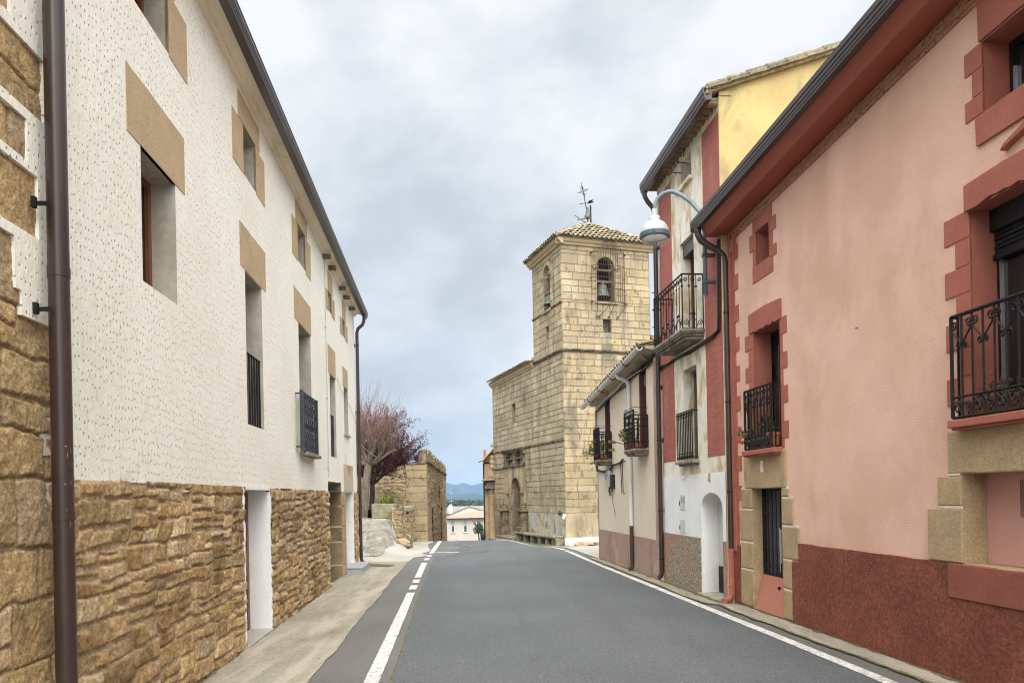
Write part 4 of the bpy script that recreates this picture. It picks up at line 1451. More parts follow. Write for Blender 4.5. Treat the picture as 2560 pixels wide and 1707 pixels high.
for k in range(6):
    mb.tube([(rs.uniform(-.2, .1), 0, -.2), (rs.uniform(-.35, .2), 0, .55)], .008, 4)
mb.build('stem', 'twig', pl)

gh = thing('gate_house', 'low stone outbuilding with tiled eave and white double gate behind the trees', 'house', (-5.62, 37.5, 0), math.atan2(.03, 1))
GHM = lambda a, o, z: (-a, -o, z)           # a runs left from the ruin, faces the camera
mb = MB(GHM)
facade(mb, -.2, 7.0, 1.0, 3.45, [(.57, 1.40, 1.0, 3.30, .25)])
shell(mb, -.2, 7.0, 1.0, 3.45, 5)
mb.build('wall', 'oldrender', gh)
rubble('stone_face', gh, GHM, -.2, .54, 1.0, 3.4, .05, (.14, .26), (.2, .5), .05, 61, pal=PR, warp=.04)
rubble('stone_face', gh, GHM, 1.43, 4.0, 1.0, 3.4, .06, (.14, .26), (.2, .5), .05, 62, pal=PR, warp=.04)
mb = MB(GHM); tiles(mb, GHM(4.2, .2, 3.5), (1, 0, 0), (0, 1, .45), 4.4, 2.0, rs=random.Random(3), pal=[(.44, .24, .14), (.40, .22, .14), (.48, .30, .19)])
mb.hexa([(-.2, .2, 3.4), (4.3, .2, 3.4), (4.3, -2.0, 4.4), (-.2, -2.0, 4.4), (-.2, .2, 3.48), (4.3, .2, 3.48), (4.3, -2.0, 4.48), (-.2, -2.0, 4.48)], (.3, .2, .13))
mb.build('roof', 'tile', gh)
mb = MB(GHM); mb.box(.57, 1.40, -.2, -.16, 1.0, 3.28)
for k in range(4):
    mb.box(.62 + k * .19, .77 + k * .19, -.16, -.145, 1.2, 3.1)
mb.build('gate', 'whitepaint', gh)
mb = MB()
for k in range(13):
    x = -7.1 + k * .09
    mb.box(x, x + .016, 36.2, 36.216, 1.35, 2.95)
mb.box(-7.12, -5.6, 36.19, 36.226, 2.9, 2.93); mb.box(-7.12, -5.6, 36.19, 36.226, 1.5, 1.53)
for x in (-5.62, -5.92):
    mb.box(x, x + .05, 36.18, 36.23, 1.3, 3.05)
tag(mb.build('garden_railing', 'iron'), 'thin iron railing on the terrace before the white gate', 'railing')


def limb(mb, p, d, ln, r, n=5, bend=.12, rs=random, up=.0, sides=6, taper=.6):
    pts, rr = [p.copy()], [r]
    for k in range(n):
        d = (d + Vector((rs.gauss(0, bend), rs.gauss(0, bend), rs.gauss(0, bend) + up))).normalized()
        p = p + d * (ln / n)
        pts.append(p.copy()); rr.append(r * (1 - (1 - taper) * (k + 1) / n))
    mb.tube(pts, rr, sides, raw=True)
    return pts, d


bt = thing('bare_tree', 'grey pollarded tree with a bare crown of upright twigs beside the far downpipe', 'tree', (-5.85, 29.0, 1.1))
mb = MB()
rs = random.Random(31)
T, d0 = limb(mb, Vector((0, 0, 0)), Vector((.04, 0, 1)), 2.3, .17, 6, .03, rs, 0, 10, .78)
mb.lathe((0, 0, -.1), [(.26, 0), (.2, .12), (.165, .35)], 10, raw=True)
mb.build('trunk', 'bark', bt, smooth='all')
mb = MB(); tw = MB()
top = T[-1]
for (dx, dy, dz, ln) in ((-.9, .2, .8, 1.5), (-.35, -.3, 1, 1.5), (.25, .35, 1, 1.6), (.8, -.15, .75, 1.45), (1.0, .4, .55, 1.3), (-.6, .7, .8, 1.3), (.3, -.7, .9, 1.3), (-1.1, -.4, .5, 1.3)):
    pts, d = limb(mb, top - Vector((0, 0, .1)), Vector((dx, dy, dz)).normalized(), ln, .085, 6, .12, rs, .06, 7, .55)
    for i in range(2, 7):
        for q in range(2):
            dd = Vector((rs.gauss(dx * .35, .5), rs.gauss(dy * .35, .5), rs.uniform(.7, 1.5))).normalized()
            p2, d2 = limb(mb, pts[i], dd, rs.uniform(.5, 1.0), .026, 4, .15, rs, .12, 5, .5)
            for j in range(1, 5):
                for s in range(3):
                    d3 = Vector((rs.gauss(d2.x * .6, .4), rs.gauss(d2.y * .6, .4), rs.uniform(.6, 1.6))).normalized()
                    limb(tw, p2[j], d3, rs.uniform(.35, 1.45), rs.uniform(.005, .009), 4, .12, rs, .10, 3, .4)
mb.build('limbs', 'bark', bt, smooth='all')
tw.build('crown', 'twig', bt)

pt = thing('plum_tree', 'dark trunked plum tree with purple red leaves in front of the ruin', 'tree', (-5.95, 31.2, 1.4))
mb = MB(); tw = MB(); lf = MB()
rs = random.Random(41)
T, d0 = limb(mb, Vector((0, 0, 0)), Vector((.06, 0, 1)), 1.25, .12, 5, .05, rs, 0, 9, .8)
PUR = [(.085, .016, .022), (.11, .022, .028), (.065, .014, .02), (.14, .035, .04), (.05, .012, .016)]
for (dx, dy, dz, ln) in ((1.0, .0, .95, 2.2), (.6, -.3, 1.1, 2.4), (.35, .3, 1.2, 2.6), (-.55, .2, 1.0, 1.9), (.1, .5, 1, 1.9), (1.0, .35, .6, 1.9), (.25, -.5, 1, 2.2), (-.9, -.2, .8, 1.7)):
    pts, d = limb(mb, T[-1] - Vector((0, 0, .06)), Vector((dx, dy, dz)).normalized(), ln, .065, 7, .10, rs, .03, 7, .35)
    for i in range(2, 8):
        for q in range(3):
            dd = Vector((rs.gauss(dx * .6, .5), rs.gauss(dy * .5, .5), rs.uniform(-.1, 1.0))).normalized()
            p2, d2 = limb(tw, pts[i], dd, rs.uniform(.4, .95), .014, 4, .16, rs, .02, 4, .4)
            for j in range(1, 5):
                for s in range(3):
                    d3 = (d2 + Vector((rs.gauss(0, .6), rs.gauss(0, .6), rs.gauss(.1, .5)))).normalized()
                    p3, _ = limb(tw, p2[j], d3, rs.uniform(.2, .55), .006, 3, .1, rs, .02, 3, .5)
                    for e in p3[1:]:
                        leaves(lf, e, (.10, .10, .10), 5, .034, PUR, rs)
mb.build('trunk', 'darkbark', pt, smooth='all')
tw.build('branches', 'darkbark', pt)
lf.build('crown', 'leaf', pt, recalc=False)


# ================================================================== right: pink house
ph = thing('pink_house', 'salmon pink house with maroon roughcast base and red block trim around its openings', 'house', FP, RP)
E_P = lambda a: 6.70 - .04 * (a - 10)
PU1 = 13.36
H_S = (11.74, 12.22, 5.70, 6.25, .40)
H_B = (11.44, 12.38, 2.68, 4.63, .30)
H_D = (11.46, 12.55, .05, 2.04, .19)
H_2 = (6.15, 7.17, 5.60, 6.28, .32)
H_1 = (6.30, 7.38, 2.68, 4.74, .30)
H_M = (5.55, 7.55, 1.215, 2.13, .30)
mb = MB(RIGHT)
facade(mb, -4, PU1, -.2, 6.95, [(*h, 1) for h in (H_S, H_B, H_2, H_1)] + [(*H_D, 2), (*H_M, 2)], mi=0, mr=1)
shell(mb, -4, PU1, -.2, 6.95, 7)
mb.build('wall', ['pink', 'redtrim', 'sandstone'], ph)
# maroon roughcast dado, a wavering upper edge
mb = MB(RIGHT)
rs = random.Random(5)


def dado_piece(mb, a0, a1, top, z0=-.05, o1=.03):
    n = max(2, int((a1 - a0) / .12))
    pts = [(a0 + (a1 - a0) * i / n, top + wob(a0 + (a1 - a0) * i / n, 61, .012, 3)) for i in range(n + 1)]
    mb.prism([(a0, z0), (a1, z0)] + pts[::-1], -.02, o1)


dado_piece(mb, -4, 7.74, .87); dado_piece(mb, 7.74, 10.955, 1.215); dado_piece(mb, 10.955, 11.16, .93); dado_piece(mb, 13.05, PU1 + .02, 1.05)
mb.build('roughcast_base', 'dado', ph)
mb = MB(RIGHT)
dado_piece(mb, -4, 7.74, 1.215, .86, .045)
mb.build('window_ledge', 'ledge', ph, bevel=.01)


def blocks(mb, lst, o1=.014):
    for a0, a1, z0, z1 in lst:
        mb.box(a0, a1, -.02, o1, z0 + .002, z1 - .002)


def teeth(a_in, wide, narrow, zs):
    out = []
    for i in range(len(zs) - 1):
        out.append((min(a_in, wide if i % 2 == 0 else narrow), max(a_in, wide if i % 2 == 0 else narrow), zs[i + 1], zs[i]))
    return out


mb = MB(RIGHT)
q = teeth(PU1 + .012, 12.96, 13.11, [6.32, 6.06, 5.80, 5.53, 5.26, 4.97, 4.70, 4.45, 4.20, 3.93, 3.67, 3.41, 3.14, 2.87, 2.62, 2.36, 2.10, 1.84, 1.58, 1.32, 1.05])
blocks(mb, q)
mb.build('quoins', 'redtrim', ph, bevel=.005)
mb = MB(RIGHT); mb.box(13.18, 13.292, -.02, .045, .95, 6.63); mb.build('corner_return', 'redtrim', ph)
mb = MB(RIGHT)
blocks(mb, [(11.63, 12.33, 6.25, 6.55), (11.5, 11.74, 6.06, 6.28), (11.62, 11.74, 5.84, 6.06), (11.5, 11.74, 5.66, 5.84), (12.22, 12.46, 5.97, 6.25), (12.22, 12.34, 5.70, 5.97), (11.62, 12.36, 5.43, 5.70)])
mb.build('window_surround', 'redtrim', ph, bevel=.005)
window(ph, RIGHT, H_S[0], H_S[1], H_S[2], H_S[3], -.33, 'maroonwood', 'glass', .05, False)
zs = [4.65, 4.39, 4.11, 3.86, 3.60, 3.34, 3.06, 2.80, 2.66]
mb = MB(RIGHT)
blocks(mb, teeth(11.44, 11.22, 11.36, zs) + teeth(12.38, 12.72, 12.58, [z - .02 for z in zs[:-1]] + [2.66]))
rs = random.Random(9)
n = 14
low = [(11.38 + 1.14 * i / n, 4.635 + rs.uniform(-.02, .012)) for i in range(n + 1)]
mb.prism(low + [(12.52, 4.95), (11.9, 4.97), (11.38, 4.94)], -.06, .035)
mb.build('window_surround', 'redtrim', ph, bevel=.006)
zs = [4.75, 4.48, 4.21, 3.94, 3.67, 3.39, 3.11, 2.83, 2.66]
mb = MB(RIGHT)
blocks(mb, teeth(7.38, 7.74, 7.58, zs) + teeth(6.30, 6.0, 6.12, zs))
low = [(7.40 - 1.2 * i / n, 4.745 + rs.uniform(-.03, .012)) for i in range(n + 1)]
mb.prism(low + [(6.2, 5.0), (6.9, 5.005), (7.40, 4.985)], -.08, .05)
mb.build('window_surround', 'redtrim', ph, bevel=.006)
mb = MB(RIGHT)
blocks(mb, [(7.17, 7.40, 6.05, 6.28), (7.17, 7.30, 5.80, 6.05), (7.17, 7.40, 5.60, 5.80), (5.9, 6.15, 5.6, 6.28)])
mb.prism([(7.19, 6.285), (6.6, 6.29), (5.9, 6.28), (5.9, 6.74), (7.20, 6.74)], -.05, .03)
mb.prism([(7.24, 5.30), (7.25, 5.585), (5.8, 5.60), (5.8, 5.30)], -.05, .03)
mb.build('window_surround', 'redtrim', ph, bevel=.006)


mb = MB(RIGHT)
mb.prism([(6.90, 5.10), (6.60, 5.17), (5.8, 5.22), (5.8, 5.28), (6.60, 5.235), (6.86, 5.15)], -.03, .07)
mb.build('lintel_moulding', 'redtrim', ph, bevel=.008)


def alu_window(a0, a1, z0, z1, o, box):
    mb = MB(RIGHT)
    fw = .06
    for x0, x1 in ((a0, a0 + fw), (a1 - fw, a1), ((a0 + a1) / 2 - .05, (a0 + a1) / 2 + .05)):
        mb.box(x0, x1, o - .06, o, z0, z1)
    mb.box(a0 + fw, a1 - fw, o - .06, o - .004, z0, z0 + fw); mb.box(a0 + fw, a1 - fw, o - .06, o - .004, z1 - fw, z1)
    w_ = mb.build('window', 'iron', ph)
    g = MB(RIGHT); g.box(a0 + fw, a1 - fw, o - .045, o - .035, z0 + fw, z1 - fw); g.build('pane', 'glass', w_)
    g = MB(RIGHT); g.box(a1 - fw - .012, a1 - fw, o - .06, o + .004, z0 + fw, z1 - .25); g.box((a0 + a1) / 2 + .05, (a0 + a1) / 2 + .058, o - .05, o + .002, z0 + fw, z1 - .25); g.build('seal_strip', 'alu', w_)
    if box:
        b = MB(RIGHT)
        b.box(a0, a1, o - .05, o + .07, z1 - .22, z1)
        for k in range(5):
            b.box(a0 + .02, a1 - .02, o - .03, o + .02 + .006 * (k % 2), z1 - .26 - k * .045, z1 - .222 - k * .045)
        b.box(a0 + .02, a1 - .02, o - .03, o + .045, z1 - .50, z1 - .445)
        b.build('roller_shutter', 'iron', w_, bevel=.006)
    return w_


alu_window(11.44, 12.70, 2.68, 4.63, -.30, False)
alu_window(6.30, 7.40, 2.68, 4.74, -.28, True)
alu_window(6.15, 7.18, 5.60, 6.28, -.28, False)
# stone surround of the street door
mb = MB(RIGHT)
rs = random.Random(14)
near = [(11.26, 1.90, 2.045), (11.13, 1.47, 1.89), (10.955, .955, 1.46), (11.16, .50, .945), (11.10, .03, .49)]
far = [(12.98, 1.70, 2.045), (13.05, 1.14, 1.69), (13.03, .67, 1.13), (13.05, .03, .66)]
for a, z0, z1 in near:
    mb.box(a, 11.462, -.20, .026, z0 + .012, z1 - .012)
for a, z0, z1 in far:
    mb.box(12.548, a, -.20, .026, z0 + .012, z1 - .012)
mb.prism([(11.32, 2.045), (11.9, 2.04), (12.82, 2.045), (12.83, 2.58), (12.0, 2.60), (11.32, 2.62)], -.30, .03)
ds = mb.build('door_surround', 'sandstone', ph, bevel=.014)
mb = MB(RIGHT)
for a, z0, z1 in near:
    mb.box(a + .01, 11.458, -.29, .018, z1 - .014, z1 + .014)
for a, z0, z1 in far:
    mb.box(12.552, a - .01, -.19, .018, z1 - .014, z1 + .014)
mb.build('joint', 'joint', ds)
mb = MB(RIGHT); mb.box(12.05, 12.16, .03, .042, 2.30, 2.49); mb.build('name_plate', 'joint', ds, bevel=.006)
mb = MB(RIGHT)
for a0, a1 in ((11.46, 11.50), (12.50, 12.55)):
    mb.box(a0, a1, -0.220, -0.160, .03, 2.03)
mb.box(11.5, 12.50, -0.220, -0.163, 1.99, 2.03); mb.box(11.5, 12.50, -0.220, -0.163, .60, .64)
mb.box(11.78, 11.81, -0.220, -0.155, .64, 1.99)
dr = mb.build('door', 'iron', ph)
mb = MB(RIGHT); mb.box(11.5, 12.50, -0.215, -0.205, .62, 2.0); mb.build('pane', 'glass2', dr)
mb = MB(RIGHT)
for k in range(7):
    a = 11.57 + k * .145
    mb.tube([(a, -0.150, .64), (a, -0.150, 1.99)], .012, 6)
for z in (.75, 1.05, 1.62, 1.88):
    mb.box(11.5, 12.50, -0.156, -0.142, z, z + .022)
mb.build('door_grille', 'iron', dr)
mb = MB(RIGHT)
mb.box(11.775, 11.80, -0.155, -0.142, .64, 2.0); mb.box(11.87, 11.90, -0.155, -0.142, .70, 1.40)
mb.tube([(11.70, -0.150, .86), (11.70, -0.070, .86), (11.70, -0.070, 1.38), (11.70, -0.150, 1.38)], .014, 8)
mb.build('handle', 'alu', dr)
mb = MB(RIGHT)
mb.hexa([(11.42, .0, .03), (12.50, .0, .03), (12.50, .018, .03), (11.42, .018, .03), (11.46, -.16, .60), (12.54, -.16, .60), (12.54, -.142, .60), (11.46, -.142, .60)])
fb = mb.build('flood_board', 'redsheet', ph)
mb = MB(RIGHT); mb.hexa([(11.80, -.10, .40), (11.86, -.10, .40), (11.86, -.075, .44), (11.80, -.075, .44), (11.80, -.14, .43), (11.86, -.14, .43), (11.86, -.085, .47), (11.80, -.085, .47)]); mb.build('keyhole', 'dark', fb)
# stone surround and pink shutter of the near ground-floor hatch
mb = MB(RIGHT)
mb.prism([(7.73, 2.14), (7.1, 2.13), (5.3, 2.135), (5.3, 2.58), (7.73, 2.575)], -.30, .03)
for a, z0, z1 in ((7.90, 1.80, 2.12), (8.07, 1.215, 1.785)):
    mb.box(7.548, a, -.30, .028, z0 + .008, z1 - .008)
hs = mb.build('hatch_surround', 'sandstone', ph, bevel=.014)
mb = MB(RIGHT)
mb.box(7.56, 7.74, -.01, .024, 2.118, 2.142); mb.box(7.56, 7.88, -.29, .022, 1.78, 1.806)
mb.build('joint', 'joint', hs)
mb = MB(RIGHT)
mb.box(5.55, 7.56, -.30, -.262, 1.215, 2.13)
mb.box(5.55, 7.545, -.262, -.254, 1.22, 1.25); mb.box(7.50, 7.545, -.262, -.252, 1.25, 2.12)
mb.box(6.66, 6.98, -.262, -.19, 1.585, 1.60)
ht = mb.build('hatch_shutter', 'pinkmetal', ph)
mb = MB(RIGHT)
for i in range(20):
    for j in range(20):
        a, z = 7.11 - i * .0245, 2.05 - j * .0215
        if i < 16 and j < 17:
            mb.box(a - .008, a + .008, -.263, -.2605, z - .007, z + .007)
mb.build('vent_holes', 'dark', ht)
mb = MB(RIGHT); mb.box(6.72, 6.92, -.262, -.22, 1.54, 1.585); mb.build('latch', 'alu', ht)

# balconets
def pink_balconet(a0, a1, z0, z1, slab, out=.13):
    mb = MB(RIGHT)
    mb.box(slab[0], slab[1], -.28, out + .03, z0 - .10, z0 - .02)
    mb.box(slab[0] + .02, slab[1] - .02, -.2, out, z0 - .125, z0 - .10)
    bl = mb.build('balcony_slab', 'redtrim', ph, bevel=.01)
    ra = ornate('railing', bl, RIGHT, lambda t, z: (t, out, z), a0, a1, z0, z1, 9, 'hearts', 'iron', .012, .014)
    mb = MB(RIGHT)
    for a in (a0, a1):
        mb.box(a - .012, a + .012, out - .012, out + .012, z0, z1)
        for z in (z0, z1 - .012):
            mb.box(a - .008, a + .008, -.02, out, z, z + .014)
        if a == a0 or True:
            mb.box(a - .009, a + .009, out * .45 - .009, out * .45 + .009, z0, z1)
    mb.build('railing_return', 'iron', bl)
    return bl


pink_balconet(11.54, 12.50, 2.69, 3.66, (11.42, 12.60))
pink_balconet(6.35, 7.50, 2.69, 3.70, (6.2, 7.55))

# eaves: tan band, red cove, gutter, downpipe, roof
mb = MB(RIGHT)
mb.sweep([(-.05, -.14), (.022, -.14), (.03, -.02), (.03, .05), (-.05, .05)], -4, PU1 - .05, E_P, 24)
mb.build('cornice_band', 'band', ph)
mb = MB(RIGHT)
mb.sweep([(.03, .02), (.30, .0), (.36, -.005), (.385, .0), (.40, .02), (.41, .05), (.50, .145), (.505, .17), (.505, .30), (-.05, .30), (-.05, .05)], -4, PU1 + .02, E_P, 24)
mb.build('soffit', 'redsoffit', ph, smooth=True)
mb = MB(RIGHT)
mb.sweep([(.507, .145), (.59, .145), (.592, .175), (.60, .18), (.602, .215), (.612, .22), (.614, .265), (.625, .27), (.628, .335), (.612, .335), (.60, .22), (.53, .18), (.507, .30)], -4, PU1 + .22, E_P, 24)
mb.box(PU1 + .2, PU1 + .225, .507, .62, E_P(PU1) + .145, E_P(PU1) + .33)
mb.build('gutter', 'brown', ph)
ez = E_P(13.2)
p = [(13.40, .55, ez + .16), (13.40, .55, ez + .05), (13.39, .50, ez - .06), (13.38, .36, ez - .16), (13.37, .2, ez - .24), (13.36, .10, ez - .35), (13.35, .072, ez - .5), (13.34, .072, .95)]
dp = downpipe(ph, RIGHT, 13.34, .072, .060, pts=p, joints=(4.55, 2.95), clips=(5.2, 3.6, 2.0), n=20)
p = [(13.34, .072, .97), (13.34, .072, .16), (13.33, .12, .09), (13.28, .2, .05), (13.23, .27, .045)]
mb = MB(RIGHT)
mb.tube(p, .063, 20)
mb.lathe((13.34, .072, .95), [(.06, -.03), (.072, -.03), (.072, .03), (.06, .03)], 20)
mb.lathe((13.34, .072, .30), [(.06, -.02), (.07, -.02), (.07, .02), (.06, .02)], 20)
mb.build('red_pipe_foot', 'redtrim', dp, smooth=True)
mb = MB(RIGHT)
mb.add([(-4, .56, 7.25 + .5), (PU1 + .1, .56, E_P(13.2) + .33), (PU1 + .1, -3.4, 8.15), (-4, -3.4, 8.6), (PU1 + .1, -7.1, 7.0), (-4, -7.1, 7.4)], [(0, 1, 2, 3), (3, 2, 4, 5)])
rf = mb.build('roof', 'farroof', ph)
md = rf.modifiers.new('solid', 'SOLIDIFY'); md.thickness = .05; md.offset = -1

# cables painted over along the top of the pink wall
mb = MB(RIGHT)
rs = random.Random(17)
for k in range(4):
    pts = []
    for i in range(90):
        a = -3 + (13.1 + 3) * i / 89
        sag = .022 * abs(math.sin((a - .3) * math.pi / .82))
        pts.append((a, .036 + .012 * math.sin(k * 1.57 + a * 5), 6.555 - .031 * (a - 13.2) - sag + .012 * math.cos(k * 1.57 + a * 5)))
    mb.tube(pts, .011, 5)
for i in range(20):
    a = -2.7 + .82 * i
    mb.box(a - .012, a + .012, .02, .062, 6.53 - .031 * (a - 13.2), 6.575 - .031 * (a - 13.2))
tag(mb.build('cable_bundle', 'redcable', loc=FP, rotz=RP), 'bundle of painted cables clipped along the top of the pink wall', 'cable')
mb = MB(RIGHT)
mb.tube([(13.1, .04, 6.54), (13.0, .06, 6.5), (12.95, .05, 6.38), (12.93, .05, 6.2), (12.95, .05, 6.06), (13.02, .05, 6.02), (13.05, .05, 6.2)], .009, 5)
mb.tube([(13.15, .04, 6.5), (13.02, .05, 6.42), (13.0, .05, 6.15), (13.04, .05, 6.1)], .008, 5)
mb.box(13.02, 13.12, .015, .07, 6.2, 6.42)
tag(mb.build('cable_junction', 'redtrim', loc=FP, rotz=RP), 'small red junction box with looped cables under the pink eave corner', 'junction box')


def pot_plant(name, label, frame, rot, c, pot, foliage, group=None, cat='potted plant', long=0.0):
    t = thing(name, label, cat, frame, rot, group)
    mb = MB(RIGHT)
    a, o, z = c
    r, h = pot
    if long:
        mb.hexa([(a - long, o - r * .8, z), (a + long, o - r * .8, z), (a + long, o + r * .8, z), (a - long, o + r * .8, z), (a - long * 1.06, o - r, z + h), (a + long * 1.06, o - r, z + h), (a + long * 1.06, o + r, z + h), (a - long * 1.06, o + r, z + h)])
        mb.box(a - long * 1.1, a + long * 1.1, o - r * 1.1, o + r * 1.1, z + h * .82, z + h * 1.0)
    else:
        mb.lathe(c, [(r * .68, 0), (r * .95, h * .8), (r * 1.1, h * .8), (r * 1.12, h), (r * .96, h), (r * .9, h * .9)], 18)
    mb.build('pot', 'terracotta', t, smooth=not long, bevel=.004 if long else 0)
    mb = MB(RIGHT)
    for (dc, rad, n, size, cols, seed) in foliage:
        p = RIGHT(a + dc[0], o + dc[1], z + h + dc[2])
        leaves(mb, p, rad, n, size, cols, random.Random(seed))
    mb.build('foliage', 'leaf', t, recalc=False)
    mb = MB(RIGHT)
    rs = random.Random(int(a * 100))
    for (dc, rad, n, size, cols, seed) in foliage[:2]:
        for k in range(5):
            mb.tube([(a + rs.uniform(-.03, .03), o, z + h * .8), (a + dc[0] + rs.uniform(-.5, .5) * rad[0], o + dc[1] + rs.uniform(-.5, .5) * rad[1], z + h + dc[2] + rs.uniform(-.3, .5) * rad[2])], .005, 4)
    mb.build('stem', 'twig', t)
    return t


G1 = [(.035, .085, .022), (.05, .11, .028), (.028, .065, .018), (.07, .13, .03)]
G2 = [(.12, .13, .03), (.16, .16, .04), (.09, .10, .025), (.20, .17, .05), (.13, .10, .04)]
RED = [(.55, .02, .06), (.62, .05, .12)]
pot_plant('flower_pot', 'terracotta pot with dead stems at the near end of the small pink balcony', FP, RP, (11.66, .02, 2.69), (.11, .22), [((0, 0, .05), (.09, .09, .06), 60, .022, [(.10, .055, .03), (.07, .04, .03)], 1)])
pot_plant('flower_pot', 'pot of leafy green geranium in the middle of the small pink balcony', FP, RP, (11.92, .02, 2.69), (.10, .16), [((.04, 0, .17), (.16, .11, .2), 260, .032, G1, 2), ((-.02, .02, .26), (.12, .08, .06), 10, .026, RED, 3)])
pot_plant('flower_pot', 'pot with trailing pink flower at the far end of the small pink balcony', FP, RP, (12.36, .04, 2.69), (.09, .15), [((.06, .06, .10), (.12, .10, .12), 110, .026, G2, 4), ((.14, .16, .14), (.05, .06, .09), 30, .022, G1, 5), ((.16, .15, -.02), (.045, .045, .04), 22, .026, RED, 6)])
pot_plant('planter_box', 'long terracotta planter of withered succulents on the near pink balcony', FP, RP, (6.93, .01, 2.69), (.085, .15), [((0, 0, .06), (.36, .09, .11), 240, .024, [(.10, .06, .035), (.13, .075, .04), (.07, .06, .03), (.09, .10, .04)], 7), ((.1, .02, .14), (.2, .08, .10), 50, .02, [(.16, .08, .05), (.2, .1, .07)], 8)], cat='planter', long=.40)
pot_plant('flower_pot', 'terracotta pot of pale round leaves beside the withered planter', FP, RP, (6.42, .02, 2.69), (.10, .17), [((.04, .03, .06), (.11, .1, .08), 60, .035, [(.2, .22, .09), (.15, .17, .06)], 9)])
mb = MB(RIGHT); mb.tube([(9.35, 0, 4.02), (9.35, .03, 4.025), (9.34, .04, 4.01)], .006, 5)
mb.build('wall_hook', 'rust', ph)

# ================================================================== right: tall house with red brick panels and yellow gable
yh = thing('brick_panel_house', 'tall white house with red brick panels and a yellow gable above the pink house', 'house', FY, RY)
Y0, Y1 = 13.30, 17.06
HT = (14.77, 15.40, 8.29, 8.80, .30)
H2 = (14.72, 15.54, 5.12, 7.16, .26)
H1 = (14.70, 15.50, 2.66, 4.53, .26)
HA = (13.47, 14.56, -.02, 1.985, .34)
mb = MB(RIGHT)
facade(mb, Y0, Y1, 2.36, 9.12, [(*h, 0) for h in (HT, H2, H1)], mi=0)
mb.add([(Y1, 0, -.3), (Y1, -7, -.3), (Y1, -7, 9.12), (Y1, 0, 9.12)], [(0, 1, 2, 3)])
mb.build('wall', ['stainedwhite'], yh)
mb = MB(RIGHT)
facade(mb, Y0, Y1, -.3, 2.358, [(*HA, 0)], o=.012)
arch_fill(mb, HA[0], HA[1], 1.70, 1.985, -.33, .0115)
mb.box(Y0, Y1, -.02, .010, 2.352, 2.358)
mb.build('ground_floor', 'whitepaint', yh)
mb = MB(RIGHT)
mb.box(14.6, Y1 + .005, -.02, .03, -.1, 1.10); mb.box(Y0 + .002, 13.44, -.02, .03, -.1, 1.10)
mb.build('pebble_dado', 'granite', yh)
gm = lambda u: 9.20 + .34 * u          # gable height u metres back from the facade
mb = MB(RIGHT)
mb.add([(Y0, 0, -.3), (Y0, -3.6, -.3), (Y0, -3.6, gm(3.6)), (Y0, 0, gm(0))], [(0, 1, 2, 3)])
mb.add([(Y0, -3.6, -.3), (Y0, -7.2, -.3), (Y0, -7.2, gm(0)), (Y0, -3.6, gm(3.6))], [(0, 1, 2, 3)])
mb.build('gable_wall', 'yellow', yh)
mb = MB(RIGHT); mb.box(Y0 - .02, Y0 + .1, -.22, -.0, 9.08, 9.15); mb.build('corner_ledge', 'yellow', yh)
for (a0, a1, z0, z1) in ((Y0 + .02, 14.16, 2.66, 8.80), (16.03, 16.92, 2.68, 8.72)):
    mb = MB(RIGHT); mb.box(a0, a1, -.03, .006, z0, z1); mb.build('brick_panel', 'brick', yh)
mb = MB(RIGHT)
for a0, a1 in ((14.16, 14.20), (15.98, 16.03)):
    mb.box(a0, a1, -.02, .012, 2.62, 8.86)
mb.build('render_edging', 'stainedwhite', yh)
window(yh, RIGHT, HT[0], HT[1], HT[2], HT[3], -.24, 'doorwood', 'glass', .05, False)
window(yh, RIGHT, H1[0], H1[1], H1[2], H1[3], -.22, 'doorwood', 'glass2', .06, True)
w2 = window(yh, RIGHT, H2[0], H2[1], H2[2], H2[3], -.22, 'wood', 'glass', .06, True)
mb = MB(RIGHT); mb.box(H2[0], H2[1], -.22, -.06, 6.88, 7.14); mb.build('shutter_box', 'brown', w2, bevel=.01)
mb = MB(RIGHT)
for k in range(30):
    mb.box(H2[0] + .01, H2[0] + .06, -.13, -.10, 5.2 + k * .055, 5.24 + k * .055)
mb.build('roller_guide', 'doorwood', w2)
mb = MB(RIGHT); mb.box(14.68, 15.62, -.2, .08, 8.20, 8.275); mb.build('window_sill', 'stainedwhite', yh, bevel=.01)
mb = MB(RIGHT)
mb.tube([(15.45, .25, 8.56), (14.85, .22, 8.60)], .012, 6)
mb.tube([(15.3, .0, 8.56), (15.3, .26, 8.58)], .01, 6); mb.tube([(14.9, .0, 8.58), (14.9, .24, 8.6)], .01, 6)
mb.tube([(15.2, .0, 8.86), (14.9, .1, 8.85)], .01, 6)
mb.tube([(15.3, .24, 8.56), (15.28, .2, 8.45), (15.25, .15, 8.5), (15.2, .22, 8.57)], .005, 4)
mb.build('clothes_rail', 'rust', yh)
# balcony
mb = MB(RIGHT)
mb.box(14.16, 16.08, 0, .47, 5.06, 5.11); mb.box(14.18, 16.06, 0, .45, 5.03, 5.06); mb.box(14.22, 16.02, 0, .41, 4.99, 5.03); mb.box(14.26, 15.98, 0, .36, 4.93, 4.99)
bs = mb.build('balcony_slab', 'slabstone', yh, bevel=.008)
ornate('railing', bs, RIGHT, lambda t, z: (t, .43, z), 14.21, 16.03, 5.12, 6.16, 12, 'volutes', 'iron', .010, .008)
ornate('railing', bs, RIGHT, lambda t, z: (14.21, t, z), .02, .43, 5.12, 6.16, 4, 'volutes', 'iron', .010, .008)
ornate('railing', bs, RIGHT, lambda t, z: (16.03, t, z), .02, .43, 5.12, 6.16, 4, 'volutes', 'iron', .010, .008)
mb = MB(RIGHT)
mb.box(14.62, 15.66, -.2, .16, 2.58, 2.64)
mb.box(14.68, 15.60, -.2, .10, 2.54, 2.58)
b2 = mb.build('window_sill', 'slabstone', yh, bevel=.008)
